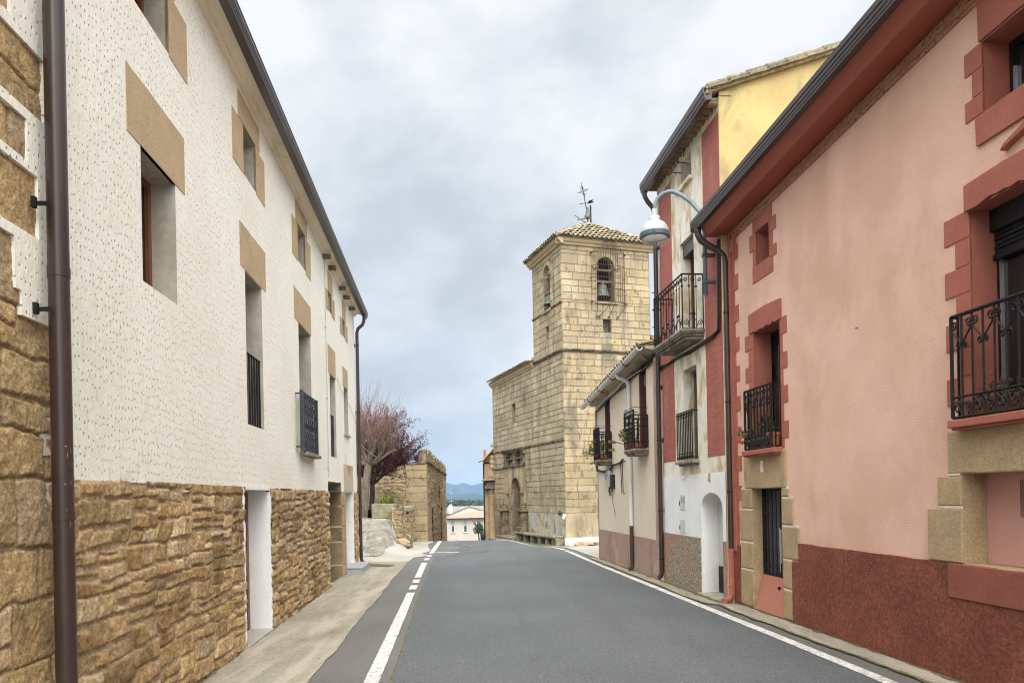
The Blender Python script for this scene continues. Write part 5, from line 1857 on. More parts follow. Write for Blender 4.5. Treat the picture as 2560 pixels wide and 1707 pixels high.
bars('railing', b2, RIGHT, 14.68, 15.58, .12, 2.66, 3.64, 10, 'iron', .009, mid=(3.52, 2.78))
mb = MB(RIGHT)
for k in range(10):
    for z in (2.72, 3.58):
        mb.lathe((14.68 + k * .1, .12, z), [(.004, -.03), (.022, -.012), (.022, .012), (.004, .03)], 6)
mb.box(14.67, 14.69, -.02, .13, 3.61, 3.63); mb.box(14.67, 14.69, -.02, .13, 2.68, 2.70)
mb.build('railing_knob', 'iron', b2)
# arched street door
mb = MB(RIGHT); mb.box(HA[0], HA[1] + .2, -.40, -.33, -.05, 2.0)
for k in range(4):
    mb.box(HA[0] + .05 + k * .26, HA[0] + .27 + k * .26, -.33, -.322, .6, 1.9)
dr = mb.build('door', 'meter', yh)
mb = MB(RIGHT); mb.box(HA[0] + .02, HA[1] + .19, -.33, -.318, .02, .55); mb.tube([(13.95, -.31, .56), (13.95, -.29, .62), (13.88, -.29, .62), (13.88, -.31, .56)], .008, 5); mb.build('kick_plate', 'iron', dr)
mb = MB(RIGHT); mb.box(13.40, 14.66, -.34, .10, -.06, .035); mb.build('doorstep', 'concrete', yh, bevel=.01)
mb = MB(RIGHT); mb.box(15.46, 15.80, -.02, .022, 1.625, 1.95); m1 = mb.build('meter_box', 'meter', yh, bevel=.006)
mb = MB(RIGHT); mb.box(15.50, 15.58, .022, .026, 1.78, 1.90); mb.box(15.63, 15.70, .022, .026, 1.78, 1.90); mb.build('meter_pane', 'bluegrey', m1)
mb = MB(RIGHT); mb.box(15.80, 15.83, -.01, .03, 1.72, 1.82); mb.build('hinge', 'iron', m1)
mb = MB(RIGHT); mb.box(15.49, 15.82, -.02, .022, 1.13, 1.43); m2 = mb.build('meter_box', 'meter', yh, bevel=.006)
mb = MB(RIGHT); mb.box(15.82, 15.85, -.01, .03, 1.22, 1.30); mb.build('hinge', 'iron', m2)
mb = MB(RIGHT); mb.box(14.02, 14.12, .0, .03, 2.20, 2.36); mb.build('house_plate', 'cement', yh, bevel=.006)
mb = MB(RIGHT); mb.tube([(15.72, .03, 2.54), (15.72, .03, 2.36), (15.6, .03, 2.28), (15.45, .02, 2.30), (15.3, .02, 2.36)], .007, 5); mb.build('loose_wire', 'whitepaint', yh)
# eave: tile ends, gutter, verge
mb = MB(RIGHT)
mb.box(Y0 + .02, Y1, -.1, .25, 9.0, 9.05)
mb.build('eave_board', 'slabstone', yh)
mb = MB(RIGHT)
rs = random.Random(19)
for k in range(18):
    a = Y0 + .1 + k * .215
    mb.lathe((a, .0, 9.02), [(.001, -.0), (.001, .001)], 3)
    pts = [(a + .085 * math.cos(t), .0, 8.99 - .075 * math.sin(t)) for t in [math.pi * i / 6 for i in range(7)]]
    poly = [(x, z) for x, _, z in pts]
    mb.prism(poly, -.02, .24)
mb.build('eave_tiles', 'mortar', yh)
mb = MB(RIGHT)
mb.sweep([(.25, 8.84), (.36, 8.82), (.37, 8.86), (.385, 8.87), (.39, 8.93), (.405, 8.94), (.41, 9.05), (.395, 9.05), (.37, 8.9), (.27, 8.9), (.25, 9.0)], 12.98, 17.05, lambda a: 0.0, 4)
mb.build('gutter', 'brown', yh)
p = [(16.92, .33, 8.86), (16.92, .33, 8.74), (16.93, .26, 8.62), (16.95, .14, 8.5), (16.96, .09, 8.36), (16.97, .085, .22), (16.98, .1, .12), (17.0, .17, .06)]
downpipe(yh, RIGHT, 16.97, .085, .052, pts=p, joints=(5.9, 2.95), clips=(7.6, 4.4, 3.2, 1.6, .5))
mb = MB(RIGHT)
th = math.atan(.34)
rs = random.Random(21)
C0 = RIGHT(Y0 - .12, .16, 9.07)
tiles(mb, C0, (1, 0, 0), (0, -math.cos(th), math.sin(th)), Y1 - Y0 + .2, 4.1, rs=rs, lift=.07)
mb.m = RIGHT
mb.hexa([(Y0 - .10, .26, 9.06), (Y1 + .05, .26, 9.06), (Y1 + .05, -3.6, 9.06 + 3.86 * .34), (Y0 - .10, -3.6, 9.06 + 3.86 * .34),
         (Y0 - .10, .26, 9.12), (Y1 + .05, .26, 9.12), (Y1 + .05, -3.6, 9.12 + 3.86 * .34), (Y0 - .10, -3.6, 9.12 + 3.86 * .34)], (.30, .26, .14))
mb.hexa([(Y0 - .10, -3.6, 10.37), (Y1 + .05, -3.6, 10.37), (Y1 + .05, -7.3, 9.0), (Y0 - .1, -7.3, 9.0), (Y0 - .10, -3.6, 10.44), (Y1 + .05, -3.6, 10.44), (Y1 + .05, -7.3, 9.07), (Y0 - .1, -7.3, 9.07)], (.30, .22, .14))
# verge tiles: flat slabs stepping up the gable edge
for k in range(12):
    u0, u1 = -.24 + k * .36, -.24 + (k + 1) * .36 + .05
    for j, (d0, d1) in enumerate(((-.16, .02), (-.10, .12))):
        z = .04 + .055 * j
        tt = rs.uniform(.7, 1.1)
        c = tuple(v * tt for v in rs.choice([(.36, .33, .24), (.30, .28, .20), (.42, .37, .26), (.25, .24, .18), (.44, .36, .25)]))
        mb.hexa([(Y0 + d0, -u0, gm(u0) + z - .03), (Y0 + d1, -u0, gm(u0) + z - .03), (Y0 + d1, -u1, gm(u1) + z - .045), (Y0 + d0, -u1, gm(u1) + z - .045),
                 (Y0 + d0, -u0, gm(u0) + z + .04), (Y0 + d1, -u0, gm(u0) + z + .04), (Y0 + d1, -u1, gm(u1) + z + .02), (Y0 + d0, -u1, gm(u1) + z + .02)], c)
mb.build('roof', 'tile', yh, bevel=0)

# black cable bundle across the tall house and on under the cream eave
mb = MB(RIGHT)
rs = random.Random(23)
for k in range(6):
    off = (.02 + .018 * (k % 3), .022 * (k // 3))
    path = [(13.33, 6.5), (13.34, 5.9), (13.36, 5.2), (13.40, 4.92), (13.7, 4.86), (14.3, 4.86 - .03), (15.0, 4.82), (15.7, 4.84), (16.4, 4.83), (16.85, 4.84), (17.05, 4.80)]
    pts = [(a + rs.uniform(-.012, .012), off[0] + .012 * math.sin(a * 7 + k), z + off[1] + rs.uniform(-.025, .02)) for a, z in path]
    mb.tube(pts, .013, 5)
tag(mb.build('cable_bundle', 'cable', loc=FY, rotz=RY), 'thick black cable bundle below the balcony of the brick panel house', 'cable')
mb = MB(RIGHT)
mb.tube([(17.12, .06, 6.75), (17.13, .08, 5.9), (17.12, .07, 5.0)], .03, 6)
for z in (6.6, 6.2, 5.8, 5.4):
    mb.tube([(17.12, .05, z), (17.16, .14, z + .02)], .012, 5)
mb.tube([(17.1, .10, 5.62), (17.3, .30, 5.45), (17.45, .32, 5.25), (17.3, .22, 5.12), (17.1, .1, 5.15)], .012, 5)
tag(mb.build('wall_conduit', 'cable', loc=FY, rotz=RY), 'black upright conduit with clips at the far corner of the tall house', 'conduit')

# street lamp
sl = thing('street_lamp', 'grey street lamp with white bell shade hanging on a curved arm', 'street lamp', (2.80, 14.0, 0))
wallx = 3.62
mb = MB()
pts = [(wallx, 13.55, 5.62), (wallx, 13.55, 6.75), (wallx - .02, 13.56, 6.98), (wallx - .06, 13.60, 7.14)]
pts += [(3.42, 13.68, 7.36), (3.26, 13.78, 7.54), (3.14, 13.86, 7.63), (3.05, 13.91, 7.655), (2.95, 13.95, 7.63), (2.86, 13.98, 7.56), (2.81, 14.0, 7.43), (2.80, 14.0, 7.28)]
mb.tube([(x - 2.80, y - 14.0, z) for x, y, z in pts], .038, 14)
mb.lathe((wallx - 2.8, -.45, 5.60), [(.01, -.02), (.03, 0), (.034, .03)], 14)
mb.build('arm', 'armgrey', sl, smooth='all')
mb = MB()
for z in (5.82, 6.3):
    mb.box(wallx - 2.8 - .05, wallx - 2.8 + .30, -.50, -.40, z, z + .05)
mb.build('bracket', 'lampgrey', sl)
mb = MB(); mb.lathe((0, 0, 7.22), [(.036, 0), (.05, .0), (.05, .1), (.042, .15), (.036, .15)], 20); mb.build('socket', 'lampwhite', sl, smooth=True)
mb = MB()
mb.lathe((0, 0, 6.87), [(.262, .0), (.266, .03), (.26, .09), (.24, .15), (.205, .205), (.155, .245), (.115, .262), (.105, .27), (.105, .345), (.095, .36), (.05, .365), (.0, .365)], 36)
mb.build('shade', 'lampwhite', sl, smooth=True)
mb = MB(); mb.lathe((0, 0, 6.87), [(.25, -.05), (.282, -.045), (.288, .0), (.282, .04), (.262, .045), (.25, .0)], 36)
for t in (.3, 2.4, 4.5):
    mb.box(.28 * math.cos(t) - .02, .28 * math.cos(t) + .02, .28 * math.sin(t) - .02, .28 * math.sin(t) + .02, 6.86, 6.90)
mb.build('rim', 'lampgrey', sl, smooth=True)
mb = MB(); mb.lathe((0, 0, 6.825), [(.25, 0), (.243, -.05), (.215, -.10), (.16, -.14), (.09, -.163), (.0, -.17)], 36); mb.build('glass_bowl', 'bowl', sl, smooth='all')
mb = MB(); mb.lathe((0, 0, 6.84), [(.0, .02), (.235, .02), (.2, -.02), (.12, -.03), (.0, -.025)], 30); mb.build('reflector', 'alu', sl, smooth=True)

# ================================================================== right: cream house
ch = thing('cream_house', 'two storey cream rendered house with mauve base, white gutter and maroon doors', 'house', FC, RC)
C0_, C1_ = 16.98, 23.28
E_C = lambda a: 5.27 - .085 * (a - 17.0)
HA_ = (21.47, 22.02, 3.05, 4.70, .16)
HB_ = (17.74, 18.26, 3.08, 4.93, .16)
mb = MB(RIGHT)
facade(mb, C0_, C1_, -.35, 4.95, [HA_, HB_])
facade(mb, C0_, 20.5, 4.95, 5.02, [])
shell(mb, C0_, C1_, -.35, 4.8, 7)
mb.build('wall', 'cream', ch)
mb = MB(RIGHT)
n = 50
top = [(C0_ + (C1_ + .006 - C0_) * i / n, .915 + wob(i * .3, 71, .012)) for i in range(n + 1)]
mb.prism([(C0_, -.2), (C1_ + .006, -.2)] + top[::-1], -.02, .012)
mb.build('mauve_base', 'mauve', ch)
mb = MB(RIGHT); mb.box(C0_, 17.13, -.02, .008, .92, 5.1); mb.box(C1_ - .10, C1_ + .008, -.4, .009, .92, 4.75); mb.build('corner_strip', 'mauve', ch)
for H in (HA_, HB_):
    mb = MB(RIGHT)
    a0, a1, z0, z1, d = H
    mb.box(a0 - .012, a0, -.155, .012, z0, z1); mb.box(a1, a1 + .05, -.155, .014, z0, z1 + .05); mb.box(a0 - .03, a1, -.155, .014, z1, z1 + .05)
    mb.box(a1 - .012, a1, -.155, .0, z0, z1)
    w_ = mb.build('window', 'maroonwood', ch)
    mb = MB(RIGHT); mb.box(a0, a1 + .02, -.16, -.145, z0, z1); mb.build('door_leaf', 'maroonwood', w_)
    mb = MB(RIGHT); mb.box(a0 + .02, a1, -.145, -.10, z1 - .30, z1 - .02); mb.build('roller_shutter', 'bluegrey', w_)


def iron_balcony(a0, a1, out, z0, label=None):
    mb = MB(RIGHT)
    mb.box(a0, a1, 0, out, z0 - .06, z0); mb.box(a0 + .02, a1 - .02, 0, out - .02, z0 - .10, z0 - .06); mb.box(a0 + .05, a1 - .05, 0, out - .06, z0 - .15, z0 - .10)
    bs = mb.build('balcony_slab', 'slabstone', ch, bevel=.012)
    o = out - .03
    ornate('railing', bs, RIGHT, lambda t, z: (t, o, z), a0 + .03, a1 - .03, z0 + .03, z0 + .92, 8, 'knots', 'iron', .010, .011)
    ornate('railing', bs, RIGHT, lambda t, z: (a0 + .03, t, z), .02, o, z0 + .03, z0 + .80, 4, 'knots', 'iron', .010, .011)
    ornate('railing', bs, RIGHT, lambda t, z: (a1 - .03, t, z), .02, o, z0 + .03, z0 + .80, 4, 'knots', 'iron', .010, .011)
    mb = MB(RIGHT)
    mb.tube([(a0 + .03, .0, z0 + .96), (a0 + .03, o, z0 + .98), (a1 - .03, o, z0 + .98), (a1 - .03, 0, z0 + .96)], .008, 5)
    mb.build('rail_wire', 'iron', bs)
    return bs


iron_balcony(21.28, 22.06, .40, 2.98)
iron_balcony(17.58, 18.52, .38, 3.06)
pot_plant('flower_pot', 'terracotta box of yellow green succulents on the nearer cream balcony', FC, RC, (17.98, .25, 3.06), (.09, .16), [((0, .0, .05), (.22, .10, .10), 120, .03, G2, 11), ((.10, .02, .20), (.12, .10, .15), 80, .03, G2, 12)], cat='planter', long=.26)
pot_plant('flower_pot', 'pot with succulents spilling out over the street from the nearer cream balcony', FC, RC, (18.38, .27, 3.06), (.09, .16), [((.06, .10, .22), (.18, .16, .16), 170, .035, G2, 13), ((.02, .42, .06), (.10, .10, .05), 40, .032, G2, 14), ((.1, .40, -.14), (.08, .10, .04), 30, .03, G2, 15)])
pot_plant('flower_pot', 'small pot of pale leaves at the near end of the farther cream balcony', FC, RC, (21.42, .2, 2.98), (.10, .14), [((0, 0, .22), (.10, .12, .20), 90, .035, [(.22, .22, .04), (.17, .18, .04), (.1, .12, .03)], 16)])
pot_plant('flower_pot', 'brown pot standing high in the middle of the farther cream balcony', FC, RC, (21.66, .27, 2.98), (.11, .16), [((0, 0, .12), (.15, .1, .12), 70, .03, G2, 17), ((.05, 0, .3), (.1, .1, .12), 50, .03, [(.10, .05, .03), (.12, .10, .03)], 18)])
pot_plant('flower_pot', 'bushy succulent pot leaning out at the far end of the farther cream balcony', FC, RC, (21.92, .28, 2.98), (.10, .16), [((.02, .10, .26), (.22, .2, .24), 230, .04, G2, 19), ((.05, .32, .05), (.12, .14, .18), 60, .035, G2, 20), ((.02, .18, -.22), (.06, .06, .06), 16, .03, G2, 21)])
# eave
mb = MB(RIGHT)
mb.sweep([(0, .0), (.22, .03), (.24, .08), (-.1, .12), (-.1, .0)], C0_, C1_ + .05, E_C, 10)
mb.build('eave_board', 'oldrender', ch)
mb = MB(RIGHT)
GO = .37
prof = [(GO + .085 * math.cos(t), .05 + .085 * math.sin(t)) for t in [math.pi * (1 + i / 10) for i in range(11)]] + [(GO + .075, .05), (GO, -.02), (GO - .075, .05)]
mb.sweep(prof, C0_ - .05, C1_ + .30, E_C, 12)
for a in (C0_ - .045, C1_ + .295):
    mb.lathe((a, GO, E_C(a) + .01), [(.001, 0), (.001, .001)], 3)
mb.build('gutter', 'pvc', ch, smooth=True)
mb = MB(RIGHT)
for a in (18.2, 19.6, 21.0, 22.4):
    z = E_C(a)
    mb.tube([(a, .28, z + .06), (a, .285, z - .01), (a, .32, z - .05), (a, .37, z - .055), (a, .43, z - .02), (a, .465, z + .06)], .012, 5)
mb.build('gutter_bracket', 'iron', ch)
p = [(19.15, .37, E_C(19.15) - .02), (19.15, .34, E_C(19.15) - .10), (19.14, .18, E_C(19.15) - .16), (19.13, .07, E_C(19.15) - .24), (19.12, .065, E_C(19.15) - .4), (19.10, .065, 1.15)]
dp = downpipe(ch, RIGHT, 19.1, .065, .048, pts=p, mat='pvc', joints=(1.95, 4.3), clips=(3.6,), n=16)
mb = MB(RIGHT); mb.tube([(19.1, .065, 1.17), (19.1, .065, .16), (19.11, .09, .08), (19.12, .16, .05)], .05, 14); mb.build('rusty_pipe_foot', 'rust', dp, smooth=True)
mb = MB(RIGHT); mb.tube([(19.42, .02, 4.9), (19.43, .02, 3.0)], .018, 6); mb.build('black_pipe', 'cable', ch)
mb = MB(RIGHT)
ths = math.atan(.32)
tiles(mb, RIGHT(C0_ - .02, .31, 5.36), (1, 0, -.085), (0, -math.cos(ths), math.sin(ths)), C1_ - C0_ + .2, 3.6, rs=random.Random(27), lift=.04)
mb.m = RIGHT
mb.hexa([(C0_, .28, 5.33), (C1_ + .1, .28, 4.82), (C1_ + .1, -3.5, 6.05), (C0_, -3.5, 6.55), (C0_, .28, 5.36), (C1_ + .1, .28, 4.85), (C1_ + .1, -3.5, 6.08), (C0_, -3.5, 6.58)], (.3, .2, .12))
mb.hexa([(C0_, -3.5, 6.55), (C1_ + .1, -3.5, 6.05), (C1_ + .1, -7.3, 4.7), (C0_, -7.3, 5.0), (C0_, -3.5, 6.58), (C1_ + .1, -3.5, 6.08), (C1_ + .1, -7.3, 4.73), (C0_, -7.3, 5.03)], (.3, .2, .12))
mb.build('roof', 'tile', ch)
# cables
mb = MB(RIGHT)
rs = random.Random(29)
for k in range(4):
    pts = [(a, .03 + .015 * (k % 2) + rs.uniform(0, .02), E_C(a) - .12 - .02 * k - .10 * abs(math.sin((a - 17) * 1.3 + k * .4)) * (1 if a < 19.6 else .4)) for a in np.linspace(17.0, 23.2, 26)]
    mb.tube(pts, .011, 5)
tag(mb.build('cable_bundle', 'cable', loc=FC, rotz=RC), 'loose black cables drooping under the white gutter of the cream house', 'cable')
mb = MB(RIGHT)
for k in range(5):
    pts = [(a, .03 + .02 * (k % 3), z + rs.uniform(-.03, .03)) for a, z in ((19.9, 2.92), (20.2, 2.84), (20.6, 2.83), (21.0, 2.80), (21.3, 2.70), (21.9, 2.66), (22.5, 2.68), (23.1, 2.74), (23.25, 2.9))]
    mb.tube(pts, .014, 5)
mb.tube([(23.2, .04, 4.6), (23.22, .05, 3.6), (23.2, .04, 2.8)], .016, 5)
tag(mb.build('cable_bundle', 'cable', loc=FC, rotz=RC), 'tangled black cables running between the two cream house balconies', 'cable')
jb = thing('junction_box', 'grey white junction box with dangling wires below the cream house balconies', 'junction box', FC, RC)
mb = MB(RIGHT); mb.box(21.32, 21.66, .0, .11, 2.2, 2.68); mb.build('case', 'lampwhite', jb, bevel=.012)
mb = MB(RIGHT)
mb.box(21.02, 21.26, .0, .09, 2.15, 2.55); mb.box(21.70, 21.78, .02, .10, 2.42, 2.56)
for k in range(9):
    a = 21.1 + rs.uniform(0, .5)
    mb.tube([(a, .05, 2.22), (a + rs.uniform(-.08, .08), .06, 2.08), (a + rs.uniform(-.1, .1), .05, 1.92 + rs.uniform(0, .12))], .009, 4)
mb.tube([(21.2, .05, 2.0), (21.15, .05, 1.8), (21.0, .03, 1.45), (20.98, .03, 1.36)], .007, 4)
mb.build('wires', 'cable', jb)
mb = MB(RIGHT)
mb.tube([(19.95, .0, 2.86), (19.95, .10, 2.86), (19.86, .10, 2.0), (19.86, .0, 2.0)], .012, 5); mb.tube([(19.78, .0, 2.86), (19.78, .1, 2.84), (19.72, .1, 2.02)], .012, 5)
tag(mb.build('iron_bracket', 'iron', loc=FC, rotz=RC), 'thin black iron bracket beside the white pipe on the cream wall', 'bracket')


# ================================================================== church
cu = thing('church', 'tan ashlar church with square bell tower, tiled cap and arched side door', 'church', FCH, RCH)
CL = lambda a, o, z: (a, o, z)
CR = lambda t, o, z: (-o, -t, z)
TW, TD, TZ = 3.65, 4.40, 13.08           # tower length along the street side, depth, height of the cornice
NA, NZ = 10.62, 8.40                     # nave end and nave eave
BELF_L = (1.33, 2.20, 10.56, 12.66, .55)
BELF_R = (1.75, 2.63, 10.66, 12.70, .55)
SLIT = (1.62, 1.98, 9.22, 9.83, .4)
SQ = (2.02, 2.42, 9.28, 9.88, .4)
NW = (6.60, 7.20, 5.86, 6.87, .4)
DOOR_C = (5.95, 7.55, -.5, 2.98, .48)
NICHE = (5.45, 8.45, 3.62, 4.28, .16)
# mortar backing with the openings
mb = MB(CL)
facade(mb, 0, TW, NZ, TZ, [BELF_L, SLIT], o=-.02)
facade(mb, 0, NA, -.8, NZ, [NW, DOOR_C, NICHE], o=-.02)
shell(mb, .04, NA, -.8, NZ, 7.0)
mb.add([(TW, 0, NZ), (TW, -TD, NZ), (TW, -TD, TZ + .3), (TW, 0, TZ + .3)], [(0, 1, 2, 3)]); mb.add([(0, -TD, NZ), (TW, -TD, NZ), (TW, -TD, TZ + .3), (0, -TD, TZ + .3)], [(0, 1, 2, 3)])
mb.add([(0, 0, 10.5), (TW, 0, 10.5), (TW, -TD, 10.5), (0, -TD, 10.5)], [(0, 1, 2, 3)])
mb.m = CR
facade(mb, 0, TD, NZ, TZ, [BELF_R, SQ], o=-.02)
facade(mb, 0, 7.0, -.8, NZ, [], o=-.02)
arch_fill(mb, BELF_R[0], BELF_R[1], 12.25, 12.70, -.5, -.012)
mb.m = CL
arch_fill(mb, BELF_L[0], BELF_L[1], 12.22, 12.66, -.5, -.012)
arch_fill(mb, DOOR_C[0], DOOR_C[1], 2.14, 2.98, -.46, -.012)
mb.build('core_wall', 'limejoint', cu)
mb = MB(CL)
HL = [BELF_L, SLIT, (1.15, 2.38, 12.22, 12.85)]
ashlar(mb, 0, TW, 8.48, 10.50, HL, STONE_L, width=(.26, .62), seed=101)
ashlar(mb, 0, TW, 10.60, TZ, HL, STONE_L, width=(.26, .62), seed=102)
ashlar(mb, 0, NA, 4.50, 8.30, [NW], STONE_L, width=(.28, .66), gap=.012, seed=103)
ashlar(mb, 0, NA, 1.16, 4.38, [(5.2, 8.62, -.8, 4.45)], STONE_L, width=(.28, .66), gap=.012, seed=104)
ashlar(mb, 0, NA, -.8, 1.16, [(4.9, 8.9, -.9, 1.45), (.02, 4.82, -.9, 1.2)], STONE_L, (.28, .4), seed=105)
mb.build('street_wall', 'ashlar', cu)
mb = MB(CR)
HR = [BELF_R, SQ, (1.56, 2.82, 12.25, 12.88)]
ashlar(mb, 0, TD, 8.48, 10.55, HR, STONE_R, seed=201)
ashlar(mb, 0, TD, 10.55, TZ, HR, STONE_R, seed=202)
ashlar(mb, 0, 7.0, 1.18, 8.30, [], STONE_R, (.26, .36), (.4, .95), seed=203)
mb.box(-.005, 7.0, -.03, .012, -.5, 1.18, (.46, .375, .24))
mb.build('front_wall', 'ashlar', cu)
# old whitewash patch low on the street wall
mb = MB(CL)
n = 26
rs = random.Random(33)
top = [(.02 + 4.75 * i / n, 1.15 + rs.uniform(-.02, .02) - (.08 if 3 < i < 6 else 0)) for i in range(n + 1)]
mb.prism([(.02, -.5), (4.77, -.5)] + top[::-1], -.03, .010)
MT['limepatch'] = surf('peeling whitewash', (.40, .32, .20), (.36, .28, .165), 1.4, (24, .1), (16, .4, .01), rough=.9, spec=.15,
                       stains=[((.42, .42, .38), (1.3, 1.3, 1.5), .48, .58, .85), ((.16, .15, .09), (1.5, 1.5, 1.2), .58, .70, .8)])
mb.build('whitewash_patch', 'limepatch', cu)
# string courses, cornices
PS = [(.30, .26, .18), (.25, .215, .15)]


def course_prof(h, out):
    return [(-.05, 0), (.03, 0), (out * .55, h * .35), (out, h * .45), (out, h * .8), (out * .8, h), (-.05, h)]


mb = MB(CL)
mb.sweep(course_prof(.13, .10), -.10, TW + .1, lambda a: 8.36)
mb.sweep(course_prof(.09, .06), -.06, TW + .05, lambda a: 10.505)
mb.sweep(course_prof(.10, .05), 0, 5.2, lambda a: 4.39)
mb.sweep(course_prof(.10, .05), 8.62, NA, lambda a: 4.45)
mb.sweep(course_prof(.08, .05), 8.62, NA, lambda a: 3.46)
mb.m = CR
mb.sweep(course_prof(.13, .10), -.098, 7.0, lambda a: 8.362)
mb.build('string_course', 'darkstone', cu, bevel=.01)
mb = MB(CL)
prof = [(-.05, 0), (.06, 0), (.09, .05), (.09, .08), (.16, .12), (.20, .17), (.20, .21), (.24, .23), (.24, .27), (-.05, .27)]
mb.sweep(prof, -.24, TW + .24, lambda a: TZ)
mb.sweep([(o * .7, z * .8) for o, z in prof], TW, NA + .15, lambda a: NZ - .15)
mb.m = CR
mb.sweep(prof, -.238, TD + .24, lambda a: TZ + .002)
mb.build('cornice', 'cement', cu, bevel=.006)
# tower roof: four tiled slopes to a low peak
mb = MB(CL)
e, zt = .30, TZ + .27
c4 = [(-e, e), (TW + e, e), (TW + e, -TD - e), (-e, -TD - e)]
pk = (TW / 2, -TD / 2, zt + 1.42)
mb.add([(c4[0][0], c4[0][1], zt), (c4[1][0], c4[1][1], zt), (c4[2][0], c4[2][1], zt), (c4[3][0], c4[3][1], zt), pk], [(0, 1, 4), (1, 2, 4), (2, 3, 4), (3, 0, 4), (3, 2, 1, 0)], (.22, .17, .10))
TP = [(.44, .36, .235), (.40, .32, .205), (.48, .41, .29), (.36, .30, .205), (.43, .32, .20), (.50, .44, .33), (.33, .28, .20)]
for i in range(4):
    A, B = Vector((*c4[i], zt)), Vector((*c4[(i + 1) % 4], zt))
    P = Vector(pk)
    ea = (B - A).normalized()
    L_ = (B - A).length
    mid = (A + B) / 2
    eb = (P - mid).normalized()
    H_ = (P - mid).length
    tiles(mb, A, ea, eb, L_, H_, clip=lambda a, b, L_=L_, H_=H_: abs(a - L_ / 2) < (L_ / 2) * (1 - b / H_) + .12, pitch=.23, row=.36, rs=random.Random(40 + i), pal=TP, lift=.06)
    # hip tiles
    n = 9
    for k in range(n):
        p0 = A + (P - A) * (k / n); p1 = A + (P - A) * ((k + 1.15) / n)
        tt = random.uniform(.8, 1.15)
        c = tuple(v * tt for v in random.choice(TP))
        mb.tube([p0 + Vector((0, 0, .08)), p1 + Vector((0, 0, .05))], [.10, .075], 7, c, raw=True)
mb.build('tower_roof', 'tile', cu)
# nave roof edge
mb = MB(CL)
z0 = NZ + .08
mb.hexa([(TW, .2, z0), (NA + .25, .2, z0), (NA + .25, -3.5, z0 + 1.3), (TW, -3.5, z0 + 1.3), (TW, .2, z0 + .05), (NA + .25, .2, z0 + .05), (NA + .25, -3.5, z0 + 1.35), (TW, -3.5, z0 + 1.35)], (.3, .24, .15))
mb.hexa([(TW, -3.5, z0 + 1.3), (NA + .25, -3.5, z0 + 1.3), (NA + .25, -7.2, z0), (TW, -7.2, z0), (TW, -3.5, z0 + 1.35), (NA + .25, -3.5, z0 + 1.35), (NA + .25, -7.2, z0 + .05), (TW, -7.2, z0 + .05)], (.3, .24, .15))
mb.hexa([(-.1, -TD, z0), (TW, -TD, z0), (TW, -7.2, z0), (-.1, -7.2, z0), (-.1, -TD, z0 + .8), (TW, -TD, z0 + .8), (TW, -7.2, z0 + .05), (-.1, -7.2, z0 + .05)], (.3, .24, .15))
tiles(mb, (TW + .1, .24, z0 + .06), (1, 0, 0), (0, -1, .35), NA - TW, 3.6, rs=random.Random(50), pal=TP)
mb.build('nave_roof', 'tile', cu)
# belfry arches, imposts, sills
for m, (a0, a1, z0, z1, d), zs, pal, sd_ in ((CL, BELF_L, 12.22, STONE_L, 1), (CR, BELF_R, 12.25, STONE_R, 2)):
    random.seed(sd_)
    mb = MB(m)
    arch_ring(mb, a0, a1, zs, z1, .18, -.3, .012, 11, pal)
    for s, x in ((-1, a0), (1, a1)):
        xa, xb = (x - .20, x) if s < 0 else (x, x + .20)
        mb.box(xa, xb, -.3, .07, zs - .12, zs - .02, (.42, .34, .22)); mb.box(xa - .02, xb + .02, -.2, .10, zs - .05, zs, (.46, .37, .24))
    mb.box(a0 - .12, a1 + .12, -.3, .08, z0 - .09, z0 - .005, (.40, .33, .22))
    mb.build('arch', 'ashlar', cu)
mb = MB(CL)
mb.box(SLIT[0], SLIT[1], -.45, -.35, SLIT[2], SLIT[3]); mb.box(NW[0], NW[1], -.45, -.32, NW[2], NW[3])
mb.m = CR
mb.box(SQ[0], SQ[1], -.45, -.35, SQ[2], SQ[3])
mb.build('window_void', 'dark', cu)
mb = MB(CR)
for k in range(7):
    a = SQ[0] + .03 + k * .056
    mb.box(a - .004, a + .004, -.12, -.112, SQ[2], SQ[3])
for k in range(9):
    mb.box(SQ[0], SQ[1], -.122, -.114, SQ[2] + .03 + k * .065, SQ[2] + .038 + k * .065)
mb.build('window_grille', 'rust', cu)


def bell(name, label, c, r):
    t = thing(name, label, 'bell', FCH, RCH, None)
    mb = MB(lambda a, o, z: (a, o, z))
    prof = [(r * 1.0, 0), (r * .93, r * .10), (r * .80, r * .35), (r * .66, r * .75), (r * .58, r * 1.15), (r * .50, r * 1.36), (r * .25, r * 1.48), (0, r * 1.5)]
    mb.lathe(c, [(r * .9, .012)] + prof, 24)
    mb.build('bell_body', 'bronze', t, smooth=True)
    mb = MB(lambda a, o, z: (a, o, z))
    mb.box(c[0] - r * .16, c[0] + r * .16, c[1] - r * .16, c[1] + r * .16, c[2] + r * 1.46, c[2] + r * 1.75)
    mb.build('yoke', 'doorwood', t)
    mb = MB(lambda a, o, z: (a, o, z))
    mb.tube([(c[0], c[1], c[2] + r * .9), (c[0], c[1], c[2] - r * .12)], .02, 6)
    mb.build('clapper', 'iron', t)
    return t


bell('church_bell', 'large green bronze bell behind the iron cage of the tower', CR(2.16, -.35, 10.95), .40)
bell('church_bell', 'smaller bell hanging in the narrow side arch of the tower', CL(1.78, -.15, 10.86), .29)
mb = MB(CR)
mb.box(BELF_R[0], BELF_R[1], -.42, -.30, 11.62, 11.72); mb.box(BELF_R[0], BELF_R[1], -.3, -.2, 12.12, 12.2)
mb.m = CL
mb.box(BELF_L[0], BELF_L[1], -.22, -.08, 11.38, 11.5)
mb.build('bell_beam', 'doorwood', cu)
